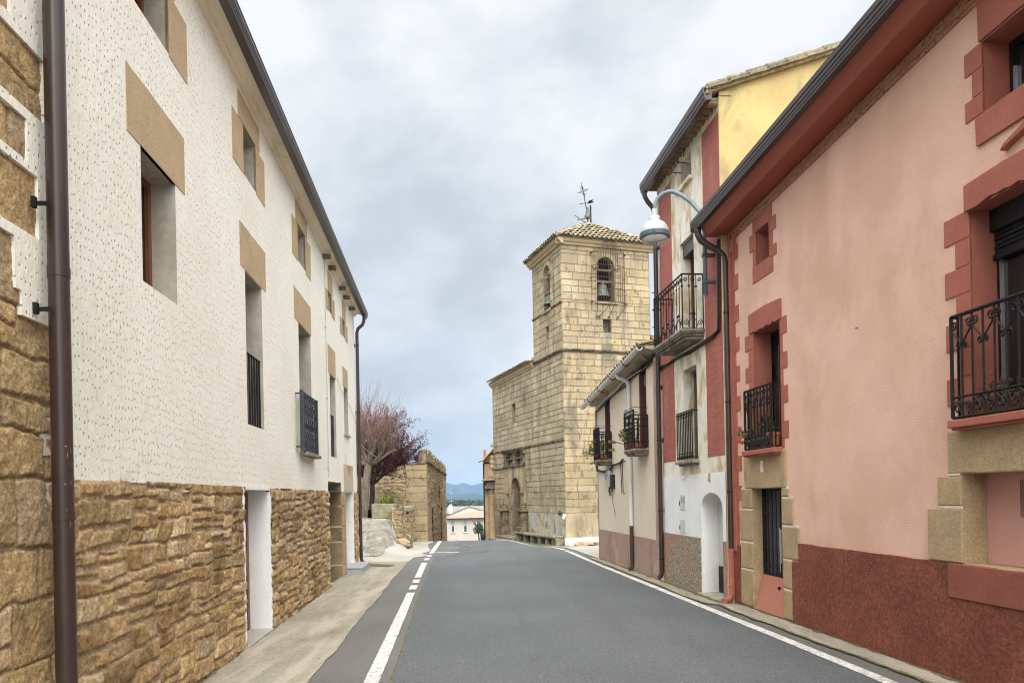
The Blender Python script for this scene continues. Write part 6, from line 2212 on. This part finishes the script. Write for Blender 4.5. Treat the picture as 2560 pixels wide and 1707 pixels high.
# iron cage in front of the belfry arch
mb = MB(CR)
t0, t1, z0, z1 = 1.43, 3.08, 10.60, 12.80


def cage_o(t):
    q = (t - (t0 + t1) / 2) / ((t1 - t0) / 2)
    return .10 + .28 * (1 - q ** 6)


N = 15
for k in range(N):
    t = t0 + (t1 - t0) * k / (N - 1)
    mb.tube([(t, cage_o(t), z0), (t, cage_o(t), z1)], .010, 5)
for q in (z0, 11.15, 11.68, 12.22, z1):
    mb.tube([(t0 + (t1 - t0) * k / 20, cage_o(t0 + (t1 - t0) * k / 20), q + (.07 * math.sin(math.pi * k / 20) if q == z1 else 0)) for k in range(21)], .013, 5)
for t in (t0, t1):
    for z in (z0, 11.7, z1):
        mb.tube([(t, -.05, z), (t, .12, z)], .02, 5)
    mb.lathe((t, .12, z1), [(.0, -.06), (.05, -.02), (.05, .02), (0, .06)], 8)
    mb.lathe((t, .12, z0), [(.0, -.06), (.05, -.02), (.05, .02), (0, .06)], 8)
tc_ = (t0 + t1) / 2
for k in range(9):
    s = -1 + k / 4
    mb.tube([(tc_ + s * .82, cage_o(tc_ + s * .8), z1), (tc_ + s * .62, .36, z1 + .16), (tc_ + s * .42, .34, z1 + .24), (tc_ + s * .36, .32, z1 + .40), (tc_ + s * .22, .26, z1 + .56), (tc_, .16, z1 + .66)], .010, 4)
for q, w_ in ((z1 + .16, .62), (z1 + .24, .42)):
    mb.tube([(tc_ - w_, .3, q), (tc_, .38, q + .02), (tc_ + w_, .3, q)], .012, 4)
for t, dt in ((t0 + .2, .06), (tc_ - .1, -.35), (t0 + .9, -.05), (t1 - .15, -.2)):
    mb.tube([(t + .2 * (dt < 0), .30, z0), (t + dt, .02, 9.98)], .014, 5)
    scroll(mb, lambda a, z: (a, .04, z), t + dt, 9.95, .07, 1.2, 0, 1, .012)
mb.build('belfry_cage', 'rust', cu)
# cross and vane on the roof
vx, vy, vz = pk
wv = MB(CL)
wv.tube([(vx, vy, vz - .15), (vx, vy, vz + .62)], .035, 6)
wv.box(vx + .05, vx + .11, vy - .22, vy - .16, vz - .3, vz + 1.0)
vane = wv.build('weather_vane', 'iron', cu)
wv = MB(lambda a, o, z: (vx + .02 + (z - vz) * .02, vy - a, z))       # a runs to the right in the picture
wv.tube([(0, 0, vz + .5), (-.10, 0, vz + 1.1), (-.26, 0, vz + 2.02)], [.028, .022, .016], 6)
for (a, z, da, dz) in ((-.19, vz + 1.62, .27, .13), (-.19, vz + 1.62, .10, -.26)):
    wv.tube([(a - da, 0, z - dz), (a + da, 0, z + dz)], .016, 5)
for k in range(8):
    t = math.pi * k / 4 + .2
    wv.tube([(-.19 + .07 * math.cos(t), 0, vz + 1.62 + .07 * math.sin(t)), (-.19 + .15 * math.cos(t + .3), 0, vz + 1.62 + .15 * math.sin(t + .3)), (-.19 + .18 * math.cos(t + .8), 0, vz + 1.62 + .18 * math.sin(t + .8))], .010, 4)
wv.build('cross', 'iron', vane)
wv = MB(lambda a, o, z: (vx + .02, vy - a, z))
wv.tube([(-.40, 0, vz + .98), (.15, 0, vz + 1.10)], .014, 5)
wv.prism([(-.40, vz + .98), (-.31, vz + 1.035), (-.30, vz + .965)], -.01, .01)
wv.prism([(.02, vz + 1.07), (.10, vz + 1.20), (.34, vz + 1.28), (.26, vz + 1.18), (.36, vz + 1.14), (.06, vz + 1.03)], -.008, .008)
wv.build('arrow', 'iron', vane)
wv = MB(lambda a, o, z: (vx + .02, vy - a, z))
wv.tube([(-.66, 0, vz + .42), (-.42, 0, vz + .28), (-.05, 0, vz + .12)], .022, 5)
wv.tube([(-.52, 0, vz + .22), (-.2, 0, vz + .30), (.2, 0, vz + .36)], .03, 5)
wv.tube([(-.2, 0, vz + .28), (-.14, 0, vz + .48)], .02, 5)
wv.lathe((0, 0, vz + .35), [(.10, 0), (.11, .05), (.08, .35), (.05, .52), (0, .56)], 10)
wv.build('lantern_bracket', 'bronze', vane)
wv = MB(CL)
wv.tube([(TW + .06, .06, 10.95), (TW + .14, .2, 10.98)], .008, 4)
for k in range(5):
    wv.tube([(TW + .05, .02 + .05 * k, 10.7 + .07 * k), (TW + .05 + .1, .05 + .05 * k, 10.72 + .07 * k)], .006, 4)
wv.build('antenna', 'alu', cu)
# side door: flat frame, pedestals, stubs of the lost columns, gallery niche above
mb = MB(CL)
arch_ring(mb, DOOR_C[0], DOOR_C[1], 2.14, 2.98, .30, -.4, .035, 9, STONE_R)
for a0, a1 in ((5.56, 5.95), (7.55, 7.94)):
    for k in range(5):
        z = -.4 + k * .508
        mb.box(a0, a1, -.48, .033, z + .008, z + .50, random.choice(STONE_R))
for s, a0, a1 in ((0, 5.22, 5.55), (1, 7.95, 8.60)):
    for k in range(5):
        z = 1.42 + k * .43
        mb.box(a0, a1, -.3, .012, z + .006, z + .424, random.choice(STONE_R))
for k, (a0, a1) in enumerate(((5.30, 5.68), (7.82, 8.42))):
    mb.box(a0 - .02, a1 + .02, -.2, .02, 2.05, 2.12, (.3, .25, .17))
mb.prism([(5.60, 2.5), (5.6, 3.56), (7.9, 3.56), (7.9, 2.5)] + arc_pts(5.65, 7.85, 2.3, 3.28, 16)[::-1], -.3, .02, (.52, .41, .25))
mb.build('door_surround', 'ashlar', cu, bevel=0)
for a in (5.30, 8.35):
    mb = MB(CL)
    mb.box(a - .32, a + .32, 0, .42, -.6, .42); mb.box(a - .22, a + .22, 0, .32, .42, 1.18); mb.box(a - .34, a + .34, 0, .46, 1.18, 1.30); mb.box(a - .20, a + .20, 0, .30, 1.30, 1.48); mb.box(a - .13, a + .13, 0, .2, 1.48, 1.62)
    mb.build('pedestal', 'darkstone', cu, bevel=.025)
for a in (5.62, 7.9):
    mb = MB(CL)
    mb.box(a - .12, a + .12, 0, .16, 2.12, 2.2); mb.box(a - .08, a + .08, 0, .10, 2.0, 2.12)
    mb.build('bracket', 'darkstone', cu, bevel=.015)
mb = MB(CL)
mb.box(5.12, 8.72, -.1, .28, 4.40, 4.50); mb.box(5.2, 8.64, -.1, .18, 4.30, 4.40)
mb.box(5.2, 8.66, -.1, .12, 3.54, 3.62)
for a in (5.40, 6.72, 8.25):
    mb.box(a - .24, a + .24, -.14, .10, 3.62, 3.86); mb.box(a - .16, a + .16, -.14, .08, 3.86, 4.12); mb.box(a - .24, a + .24, -.14, .10, 4.12, 4.30)
mb.box(5.4, 8.3, -.14, .05, 3.92, 3.99)
mb.build('gallery_niche', 'darkstone', cu, bevel=.02)
mb = MB(CL)
ashlar(mb, 5.45, 8.45, 3.62, 4.28, [], STONE_L, (.3, .34), (.6, 1.0), seed=301, o=-.15)
mb.build('niche_back', 'ashlar', cu)
mb = MB(CL); mb.box(DOOR_C[0], DOOR_C[1] + .1, -.50, -.43, -.5, 3.0)
dr = mb.build('door', 'doorwood', cu)
mb = MB(CL)
for k in range(9):
    mb.box(DOOR_C[0], DOOR_C[1], -.43, -.42, -.2 + k * .33, -.185 + k * .33)
for k in range(7):
    a = DOOR_C[0] + .1 + k * .24
    mb.box(a - .006, a + .006, -.43, -.422, -.4, 2.9)
mb.build('door_strap', 'iron', dr)
mb = MB(CL)
mb.box(5.5, 8.0, 0, .75, -.8, -.12); mb.box(5.2, 8.3, .75, 1.1, -.8, -.25)
mb.build('doorstep', 'slabstone', cu, bevel=.03)
for a in (-.25,):
    mb = MB(CL)
    mb.lathe((.02, .10, .98), [(.0, -.07), (.05, -.05), (.07, 0), (.05, .05), (0, .06)], 12); mb.box(-.02, .06, 0, .12, 1.02, 1.16)
    mb.build('wall_lamp', 'whitepaint', cu)
mb = MB(CL)
leaves(mb, (.55, .05, 1.18), (.25, .06, .10), 90, .03, G1, random.Random(61))
tag(mb.build('wall_weed', 'leaf', loc=FCH, rotz=RCH, recalc=False), 'tuft of weeds growing from the whitewashed church corner', 'weed')
mb = MB(CR)
mb.hexa([(-.1, 0, -.4), (6, 0, -.4), (6, .55, -.4), (.1, .55, -.4), (-.1, 0, .09), (6, 0, .09), (6, .50, .05), (.12, .50, .05)])
mb.build('plinth', 'whitepaint', cu, bevel=.05)
MT['plinth'] = surf('dirty whitewashed stone', (.44, .43, .40), (.30, .285, .245), 3, (20, .2), (9, .7, .03), rough=.92,
                    stains=[((.17, .15, .11), (2.4, 2.4, 2.4), .55, .70, .8)])
cu.children[-1].data.materials[0] = MT['plinth']
# stone bench along the street wall
bn = thing('stone_bench', 'long mossy stone bench on stub legs against the whitewashed church wall', 'bench', FCH, RCH)
mb = MB(CL)
rs = random.Random(63)
x = .25
while x < 5.6:
    l = rs.uniform(1.2, 1.8)
    mb.box(x, min(x + l - .015, 5.75), .02, .50, .05 + rs.uniform(-.01, .01), .16 + rs.uniform(-.01, .01))
    x += l
mb.build('seat', 'slabstone', bn, bevel=.03)
for a in (.45, 1.35, 2.35, 3.35, 4.4, 5.45):
    mb = MB(CL); mb.box(a - (.35 if a < .5 else .16), a + (.25 if a < .5 else .16), .03, .44, -.5, .05); mb.build('leg', 'slabstone', bn, bevel=.03)
rs = random.Random(65)
for k in range(9):
    t = .3 + k * .36 + rs.uniform(-.08, .08)
    p = Matrix.Rotation(RCH, 3, 'Z') @ Vector(CR(t, .95 + rs.uniform(-.12, .14), 0)) + Vector(FCH)
    boulder('paving_stone', 'flat tan stone in the row below the church plinth', (p.x, p.y, gz(p.x, p.y) + .05), (rs.uniform(.2, .3), rs.uniform(.14, .22), rs.uniform(.10, .15)), 70 + k, 'sandstone', 'stone', 'flat stones below the church plinth', 2)

# ================================================================== baroque portal beyond the nave
po = thing('church_portal', 'ornate carved stone portal with column and canopies beyond the church wall', 'portal', (-1.30, 43.15, 0), 0)
mb = MB()
mb.box(-.30, .55, .05, 4.0, -1.6, 4.0)
mb.prism([(-.34, 3.9), (.52, 3.9), (.52, 5.0), (.1, 4.62), (-.34, 4.12)], .05, 4.0)
mb.build('wall', 'sandstone', po)
mb = MB(); mb.lathe((.12, -.12, -1.2), [(.30, 0), (.30, .5), (.24, .55), (.25, .62), (.19, .7), (.20, 1.6), (.175, 3.2), (.20, 3.25), (.18, 3.3), (.26, 3.46), (.24, 3.52), (.31, 3.72), (.31, 3.78)], 20); mb.build('column', 'sandstone', po, smooth=True)
mb = MB()
for k in range(10):
    t = math.pi * 2 * k / 10
    mb.tube([(.12 + .19 * math.cos(t), -.12 + .19 * math.sin(t), 2.22), (.12 + .27 * math.cos(t), -.12 + .27 * math.sin(t), 2.38), (.12 + .33 * math.cos(t), -.12 + .33 * math.sin(t), 2.40)], [.05, .045, .03], 6)
mb.box(-.26, .5, -.5, .06, 2.44, 2.58); mb.box(-.16, .5, -.38, .06, 2.58, 2.86)
mb.build('capital', 'darkstone', po, bevel=.02)
mb = MB()
mb.hexa([(-.44, -.62, 2.88), (.52, -.62, 2.92), (.52, .06, 2.92), (-.44, .06, 2.88), (-.36, -.56, 3.02), (.52, -.56, 3.10), (.52, .06, 3.10), (-.36, .06, 3.02)])
mb.build('canopy', 'slabstone', po, bevel=.02)
mb = MB()
mb.box(.0, .42, -.22, .06, 3.10, 3.5); mb.box(.04, .38, -.18, .06, 3.5, 4.4); mb.lathe((.2, -.2, 3.55), [(.08, 0), (.14, .1), (.10, .25), (.14, .4), (.08, .55), (.12, .7), (.05, .8)], 10)
mb.build('upper_pilaster', 'sandstone', po, bevel=.02)
mb = MB()
mb.hexa([(-.62, -.4, 3.98), (-.30, -.4, 4.06), (-.30, .1, 4.06), (-.62, .1, 3.98), (-.60, -.4, 4.04), (-.30, -.4, 4.14), (-.30, .1, 4.14), (-.60, .1, 4.04)])
mb.hexa([(-.36, -.4, 4.04), (.45, -.4, 4.86), (.45, .1, 4.86), (-.36, .1, 4.04), (-.36, -.4, 4.16), (.45, -.4, 5.0), (.45, .1, 5.0), (-.36, .1, 4.16)])
mb.box(.1, .5, -.36, .1, 4.88, 5.02)
mb.build('sloping_cornice', 'sandstone', po, bevel=.02)
mb = MB(); mb.box(-.32, -.2, .2, .5, 4.3, 4.72); mb.build('chimney', 'terracotta', po)
mb = MB(); mb.tube([(-.33, -.02, 3.95), (-.33, -.02, -1.5)], .035, 8); mb.build('downpipe', 'iron', po)

# ================================================================== the valley beyond the crest
vh = thing('valley_house', 'pale house with pinkish tiled roof down beyond the road crest', 'house', (-4.6, 120, 0), R(1.2))
mb = MB(lambda a, o, z: (a, -o, z))
Wn = [(-5.38, -4.8, -3.76, -1.87), (-3.34, -2.78, -3.76, -1.87), (-1.2, -.6, -3.76, -1.87), (.85, 1.4, -3.76, -1.87)]
facade(mb, -6.0, 12, -8, -1.45, [(*w_, .15) for w_ in Wn])
shell(mb, -6.0, 12, -8, -1.45, 12)
mb.build('wall', 'farwall', vh)
for a0, a1, z0, z1 in Wn:
    w_ = window(vh, lambda a, o, z: (a, -o, z), a0, a1, z0, z0 + 1.15, -.08, 'whitepaint', 'glass2', .07, False)
    mb = MB(lambda a, o, z: (a, -o, z)); mb.box(a0, a1, -.12, -.04, z0 + 1.15, z1); mb.build('shutter', 'bluegrey', w_)
    mb = MB(lambda a, o, z: (a, -o, z)); mb.box(a0 - .08, a1 + .08, -.1, .12, z0 - .1, z0); mb.build('sill', 'bluegrey', w_)
mb = MB(lambda a, o, z: (a, -o, z))
mb.prism([(-5.0, -6.2), (-4.0, -6.2), (-4.0, -5.0), (-4.5, -4.6), (-5.0, -5.0)], 0, .1); mb.build('porch_niche', 'greytile', vh)
mb = MB()
mb.add([(-6.4, -.6, -1.45), (12.5, -.6, -1.45), (12.5, 12.5, -1.45), (-6.4, 12.5, -1.45), (-2.1, 5.5, -.44), (6, 5.5, -.44)], [(0, 1, 5, 4), (1, 2, 5), (2, 3, 4, 5), (3, 0, 4), (3, 2, 1, 0)])
mb.build('roof', 'farroof', vh)
mb = MB(); mb.box(-6.4, 12.5, -.72, -.6, -1.56, -1.42); mb.build('gutter', 'iron', vh)
bh = thing('barn', 'cream corrugated gable and grey roof rising behind the pinkish tiled house', 'barn', (-4.6, 136, 0), R(1.2))
mb = MB(lambda a, o, z: (a, -o, z))
mb.prism([(-7.4, -8), (6.5, -8), (6.5, -2.9), (-3.3, .20), (-7.4, -1.40)], -14, 0)
mb.build('wall', 'sheet', bh)
mb = MB()
mb.hexa([(-7.7, -.3, -1.52), (-3.3, -.3, .20), (-3.3, 12, .20), (-7.7, 12, -1.52), (-7.7, -.3, -1.44), (-3.3, -.3, .28), (-3.3, 12, .28), (-7.7, 12, -1.44)])
mb.hexa([(-3.3, -.3, .20), (6.8, -.3, -3.0), (6.8, 12, -3.0), (-3.3, 12, .20), (-3.3, -.3, .28), (6.8, -.3, -2.92), (6.8, 12, -2.92), (-3.3, 12, .28)])
mb.build('roof', 'greyroof', bh)
bb = thing('outhouse', 'grey slate roofed house with a white chimney behind the pale valley house', 'house', (-10.2, 150, 0), 0)
mb = MB(); mb.box(-6, 6, 0, 10, -9, -1.3); mb.build('wall', 'farwall', bb)
mb = MB(); mb.add([(-6.5, -.5, -1.3), (6.5, -.5, -1.3), (6.5, 10.5, -1.3), (-6.5, 10.5, -1.3), (-3, 5, .05), (4.5, 5, .05)], [(0, 1, 5, 4), (1, 2, 5), (2, 3, 4, 5), (3, 0, 4), (3, 2, 1, 0)]); rfb = mb.build('roof', 'greyroof', bb)
mb = MB(); mb.box(-2.65, -1.95, -.2, .5, -1.6, .05); mb.box(-2.75, -1.85, -.3, .6, .05, .15); mb.box(-2.55, -2.05, -.1, .4, .15, .45); mb.build('chimney', 'whitepaint', rfb)
mb = MB(); mb.tube([(-2.1, .3, .4), (-2.1, .3, 3.0)], .03, 4); mb.tube([(-2.6, .3, .2), (-2.6, .3, 1.3)], .025, 4)
for z in (2.7, 2.9, 1.2):
    mb.tube([(-2.5, .3, z), (-1.7, .3, z)], .02, 4)
mb.build('antenna', 'alu', rfb)
# bush tree and bin by the portal
yt = thing('young_tree', 'small dark leafy tree in front of the pale valley house', 'tree', (-2.62, 58, gz(-2.62, 58)))
mb = MB(); rs = random.Random(81)
T, d0 = limb(mb, Vector((0, 0, 0)), Vector((0, 0, 1)), 1.4, .06, 4, .05, rs, 0, 7, .7)
for k in range(6):
    limb(mb, T[-1], Vector((rs.gauss(0, .5), rs.gauss(0, .4), 1)).normalized(), rs.uniform(.5, 1.0), .025, 4, .15, rs, .05, 5)
mb.build('trunk', 'darkbark', yt, smooth='all')
mb = MB()
for c, r_, n_ in (((0, 0, 1.25), (.34, .34, .4), 420), ((-.26, 0, 1.15), (.26, .28, .3), 260), ((.26, .1, 1.0), (.22, .26, .4), 260), ((.05, 0, 1.48), (.24, .26, .26), 220)):
    leaves(mb, c, r_, n_, .055, [(.05, .095, .035), (.035, .07, .028), (.075, .12, .05)], rs)
mb.build('crown', 'leaf', yt, recalc=False)
bi = thing('wheelie_bin', 'dark wheelie bin standing by the black pipe of the portal', 'bin', (-2.46, 62, gz(-2.46, 62)))
mb = MB(); mb.hexa([(-.20, -.22, .08), (.20, -.22, .08), (.20, .22, .08), (-.20, .22, .08), (-.26, -.28, .95), (.26, -.28, .95), (.26, .28, .95), (-.26, .28, .95)]); mb.build('body', 'iron', bi, bevel=.02)
mb = MB(); mb.hexa([(-.28, -.3, .95), (.28, -.3, .95), (.28, .3, .98), (-.28, .3, .98), (-.26, -.28, 1.0), (.26, -.28, 1.0), (.26, .28, 1.06), (-.26, .28, 1.06)]); mb.build('lid', 'bluiron', bi, bevel=.015)
for s in (-.2, .2):
    mb = MB(); mb.tube([(s - .03, .2, .09), (s + .03, .2, .09)], .09, 12); mb.build('wheel', 'iron', bi)

# far wood, one mass
mb = MB()
rs = random.Random(90)
WC = [(.045, .065, .03), (.035, .052, .026), (.06, .08, .036), (.075, .085, .045), (.028, .045, .024)]
for k in range(420):
    y = rs.uniform(190, 620)
    x = y * rs.uniform(-.125, .01)
    base = gz(x, y)
    h = rs.uniform(6.5, 9.0) + y * .004
    r = rs.uniform(1.8, 3.8)
    cpal = [rs.choice(WC), rs.choice(WC)]
    sz = .28 + y * .0009
    leaves(mb, (x, y, base + h * .60), (r, r, h * .40), 90, sz, cpal, rs)
    leaves(mb, (x + rs.uniform(-1, 1), y, base + h * .3), (r * .9, r * .9, h * .35), 30, sz, cpal, rs)
wd = mb.build('far_wood', 'leaf', recalc=False)
wd['kind'] = 'stuff'
mb = MB()
mb.add([(-9.5, 205, -6.6), (-2.5, 205, -6.6), (2, 240, -4.4), (-10, 240, -4.4)], [(0, 1, 2, 3)])
mb.add([(-62, 900, -9), (-35, 900, -9), (-30, 1100, -6), (-90, 1100, -6)], [(0, 1, 2, 3)])
struct(mb.build('field', 'field', recalc=False))


def ridge(name, ydist, prof, depth, seed, zb=-14):
    xs = np.arange(-.45, .46, .004)
    H = np.interp(xs, [p[0] for p in prof], [p[1] for p in prof])
    X = xs * ydist
    crest = 2 + H * ydist + (fbm(xs * 90, xs * 0, seed, 4) - .5) * ydist * .0012
    ks = np.linspace(-1, 1, 25)
    mb = MB()
    pts = []
    for q in ks:
        f = (1 - abs(q)) ** 1.1
        nz = (fbm(X / 130 + q * 1.5, X * 0 + q * 4 + seed, seed + 3, 4) - .5)
        for i in range(len(xs)):
            z = zb + (crest[i] - zb) * f * (1 + .35 * nz[i] * (1 - f))
            pts.append((X[i] * (1 + q * depth / ydist * .5), ydist + q * depth, z))
    n = len(xs)
    mb.add(pts, [(j * n + i, j * n + i + 1, (j + 1) * n + i + 1, (j + 1) * n + i) for j in range(len(ks) - 1) for i in range(n - 1)])
    struct(mb.build(name, 'mountain', smooth='all', recalc=False))


ridge('mountain', 2700, [(-.45, .010), (-.2, .013), (-.12, .016), (-.098, .0202), (-.0888, .0196), (-.080, .0172), (-.0745, .0165), (-.0665, .0194), (-.060, .0172), (-.0545, .0152), (-.05, .0162), (-.043, .0180), (-.036, .0178), (-.02, .016), (.05, .013), (.45, .01)], 420, 5)
ridge('hills', 1700, [(-.45, .003), (-.12, .004), (-.095, .0052), (-.085, .0046), (-.072, .0042), (-.064, .0024), (-.0535, .0052), (-.045, .0036), (-.036, .0022), (.1, .003), (.45, .003)], 200, 9, -13)

# parts that repeat on one thing: every separate piece becomes a part of its own
def split_pieces(o, gap):
    me = o.data
    nv = len(me.vertices)
    par = list(range(nv))

    def find(i):
        while par[i] != i:
            par[i] = par[par[i]]
            i = par[i]
        return i
    for e in me.edges:
        a, b = find(e.vertices[0]), find(e.vertices[1])
        if a != b:
            par[a] = b
    comp = {}
    for v in me.vertices:
        comp.setdefault(find(v.index), []).append(v.index)
    keys = list(comp)
    if len(keys) < 2 or len(keys) > 60:
        return
    bb = []
    for k in keys:
        P = [me.vertices[i].co for i in comp[k]]
        bb.append((Vector((min(p[j] for p in P) for j in range(3))), Vector((max(p[j] for p in P) for j in range(3)))))
    cl = list(range(len(keys)))

    def cf(i):
        while cl[i] != i:
            i = cl[i]
        return i
    for i in range(len(keys)):
        for j in range(i):
            if all(bb[i][0][q] - gap < bb[j][1][q] and bb[j][0][q] - gap < bb[i][1][q] for q in range(3)):
                a, b = cf(i), cf(j)
                if a != b:
                    cl[a] = b
    groups = {}
    for i, k in enumerate(keys):
        groups.setdefault(cf(i), set()).update(comp[k])
    if len(groups) < 2:
        return
    base = o.name.split('.')[0]
    for n, vs in enumerate(list(groups.values())):
        bm = bmesh.new()
        bm.from_mesh(me)
        bm.verts.ensure_lookup_table()
        bmesh.ops.delete(bm, geom=[v for v in bm.verts if v.index not in vs], context='VERTS')
        if n == 0:
            first = bm
            continue
        c = o.copy()
        c.data = me.copy()
        c.name = base
        bm.to_mesh(c.data)
        bm.free()
        COL.objects.link(c)
        c.parent = o.parent
    first.to_mesh(me)
    first.free()


KEEP = ('foliage', 'crown', 'branches', 'limbs', 'leaves', 'roof', 'wall', 'face', 'street_wall', 'front_wall', 'stone_base', 'vent_holes', 'niche_back', 'quoins',
        'door_strap', 'railing', 'stem', 'window_grille', 'door_grille', 'belfry_cage', 'antenna', 'wires', 'eave_tiles', 'roller_guide', 'brick_panel', 'tower_roof', 'nave_roof', 'core_wall', 'front', 'window_surround',
        'door_surround', 'end_face', 'plaster', 'cross', 'lantern_bracket', 'weather_vane', 'stone_face', 'meter_pane', 'gate', 'doorway_alcove', 'window', 'cornice', 'shutter_box', 'cone')
for o in [x for x in bpy.data.objects if x.type == 'MESH' and x.parent is not None]:
    if o.name.split('.')[0] not in KEEP:
        split_pieces(o, .03)
for o in [x for x in bpy.data.objects if x.type == 'MESH' and x.name.startswith('cornice') and x.parent is not None]:
    split_pieces(o, .12)

# the air: pale haze over the whole valley
mb = MB()
mb.box(-1590, 1590, -58, 3290, -16, 62)
hz_o = mb.build('haze', 'dark')
hz_o['kind'] = 'stuff'
m = bpy.data.materials.new('pale haze')
m.use_nodes = True
for n in list(m.node_tree.nodes):
    m.node_tree.nodes.remove(n)
o_ = m.node_tree.nodes.new('ShaderNodeOutputMaterial')
v_ = m.node_tree.nodes.new('ShaderNodeVolumePrincipled')
v_.inputs['Color'].default_value = (.42, .66, 1.0, 1)
v_.inputs['Density'].default_value = .00024
v_.inputs['Anisotropy'].default_value = 0.0
m.node_tree.links.new(v_.outputs[0], o_.inputs['Volume'])
hz_o.data.materials[0] = m
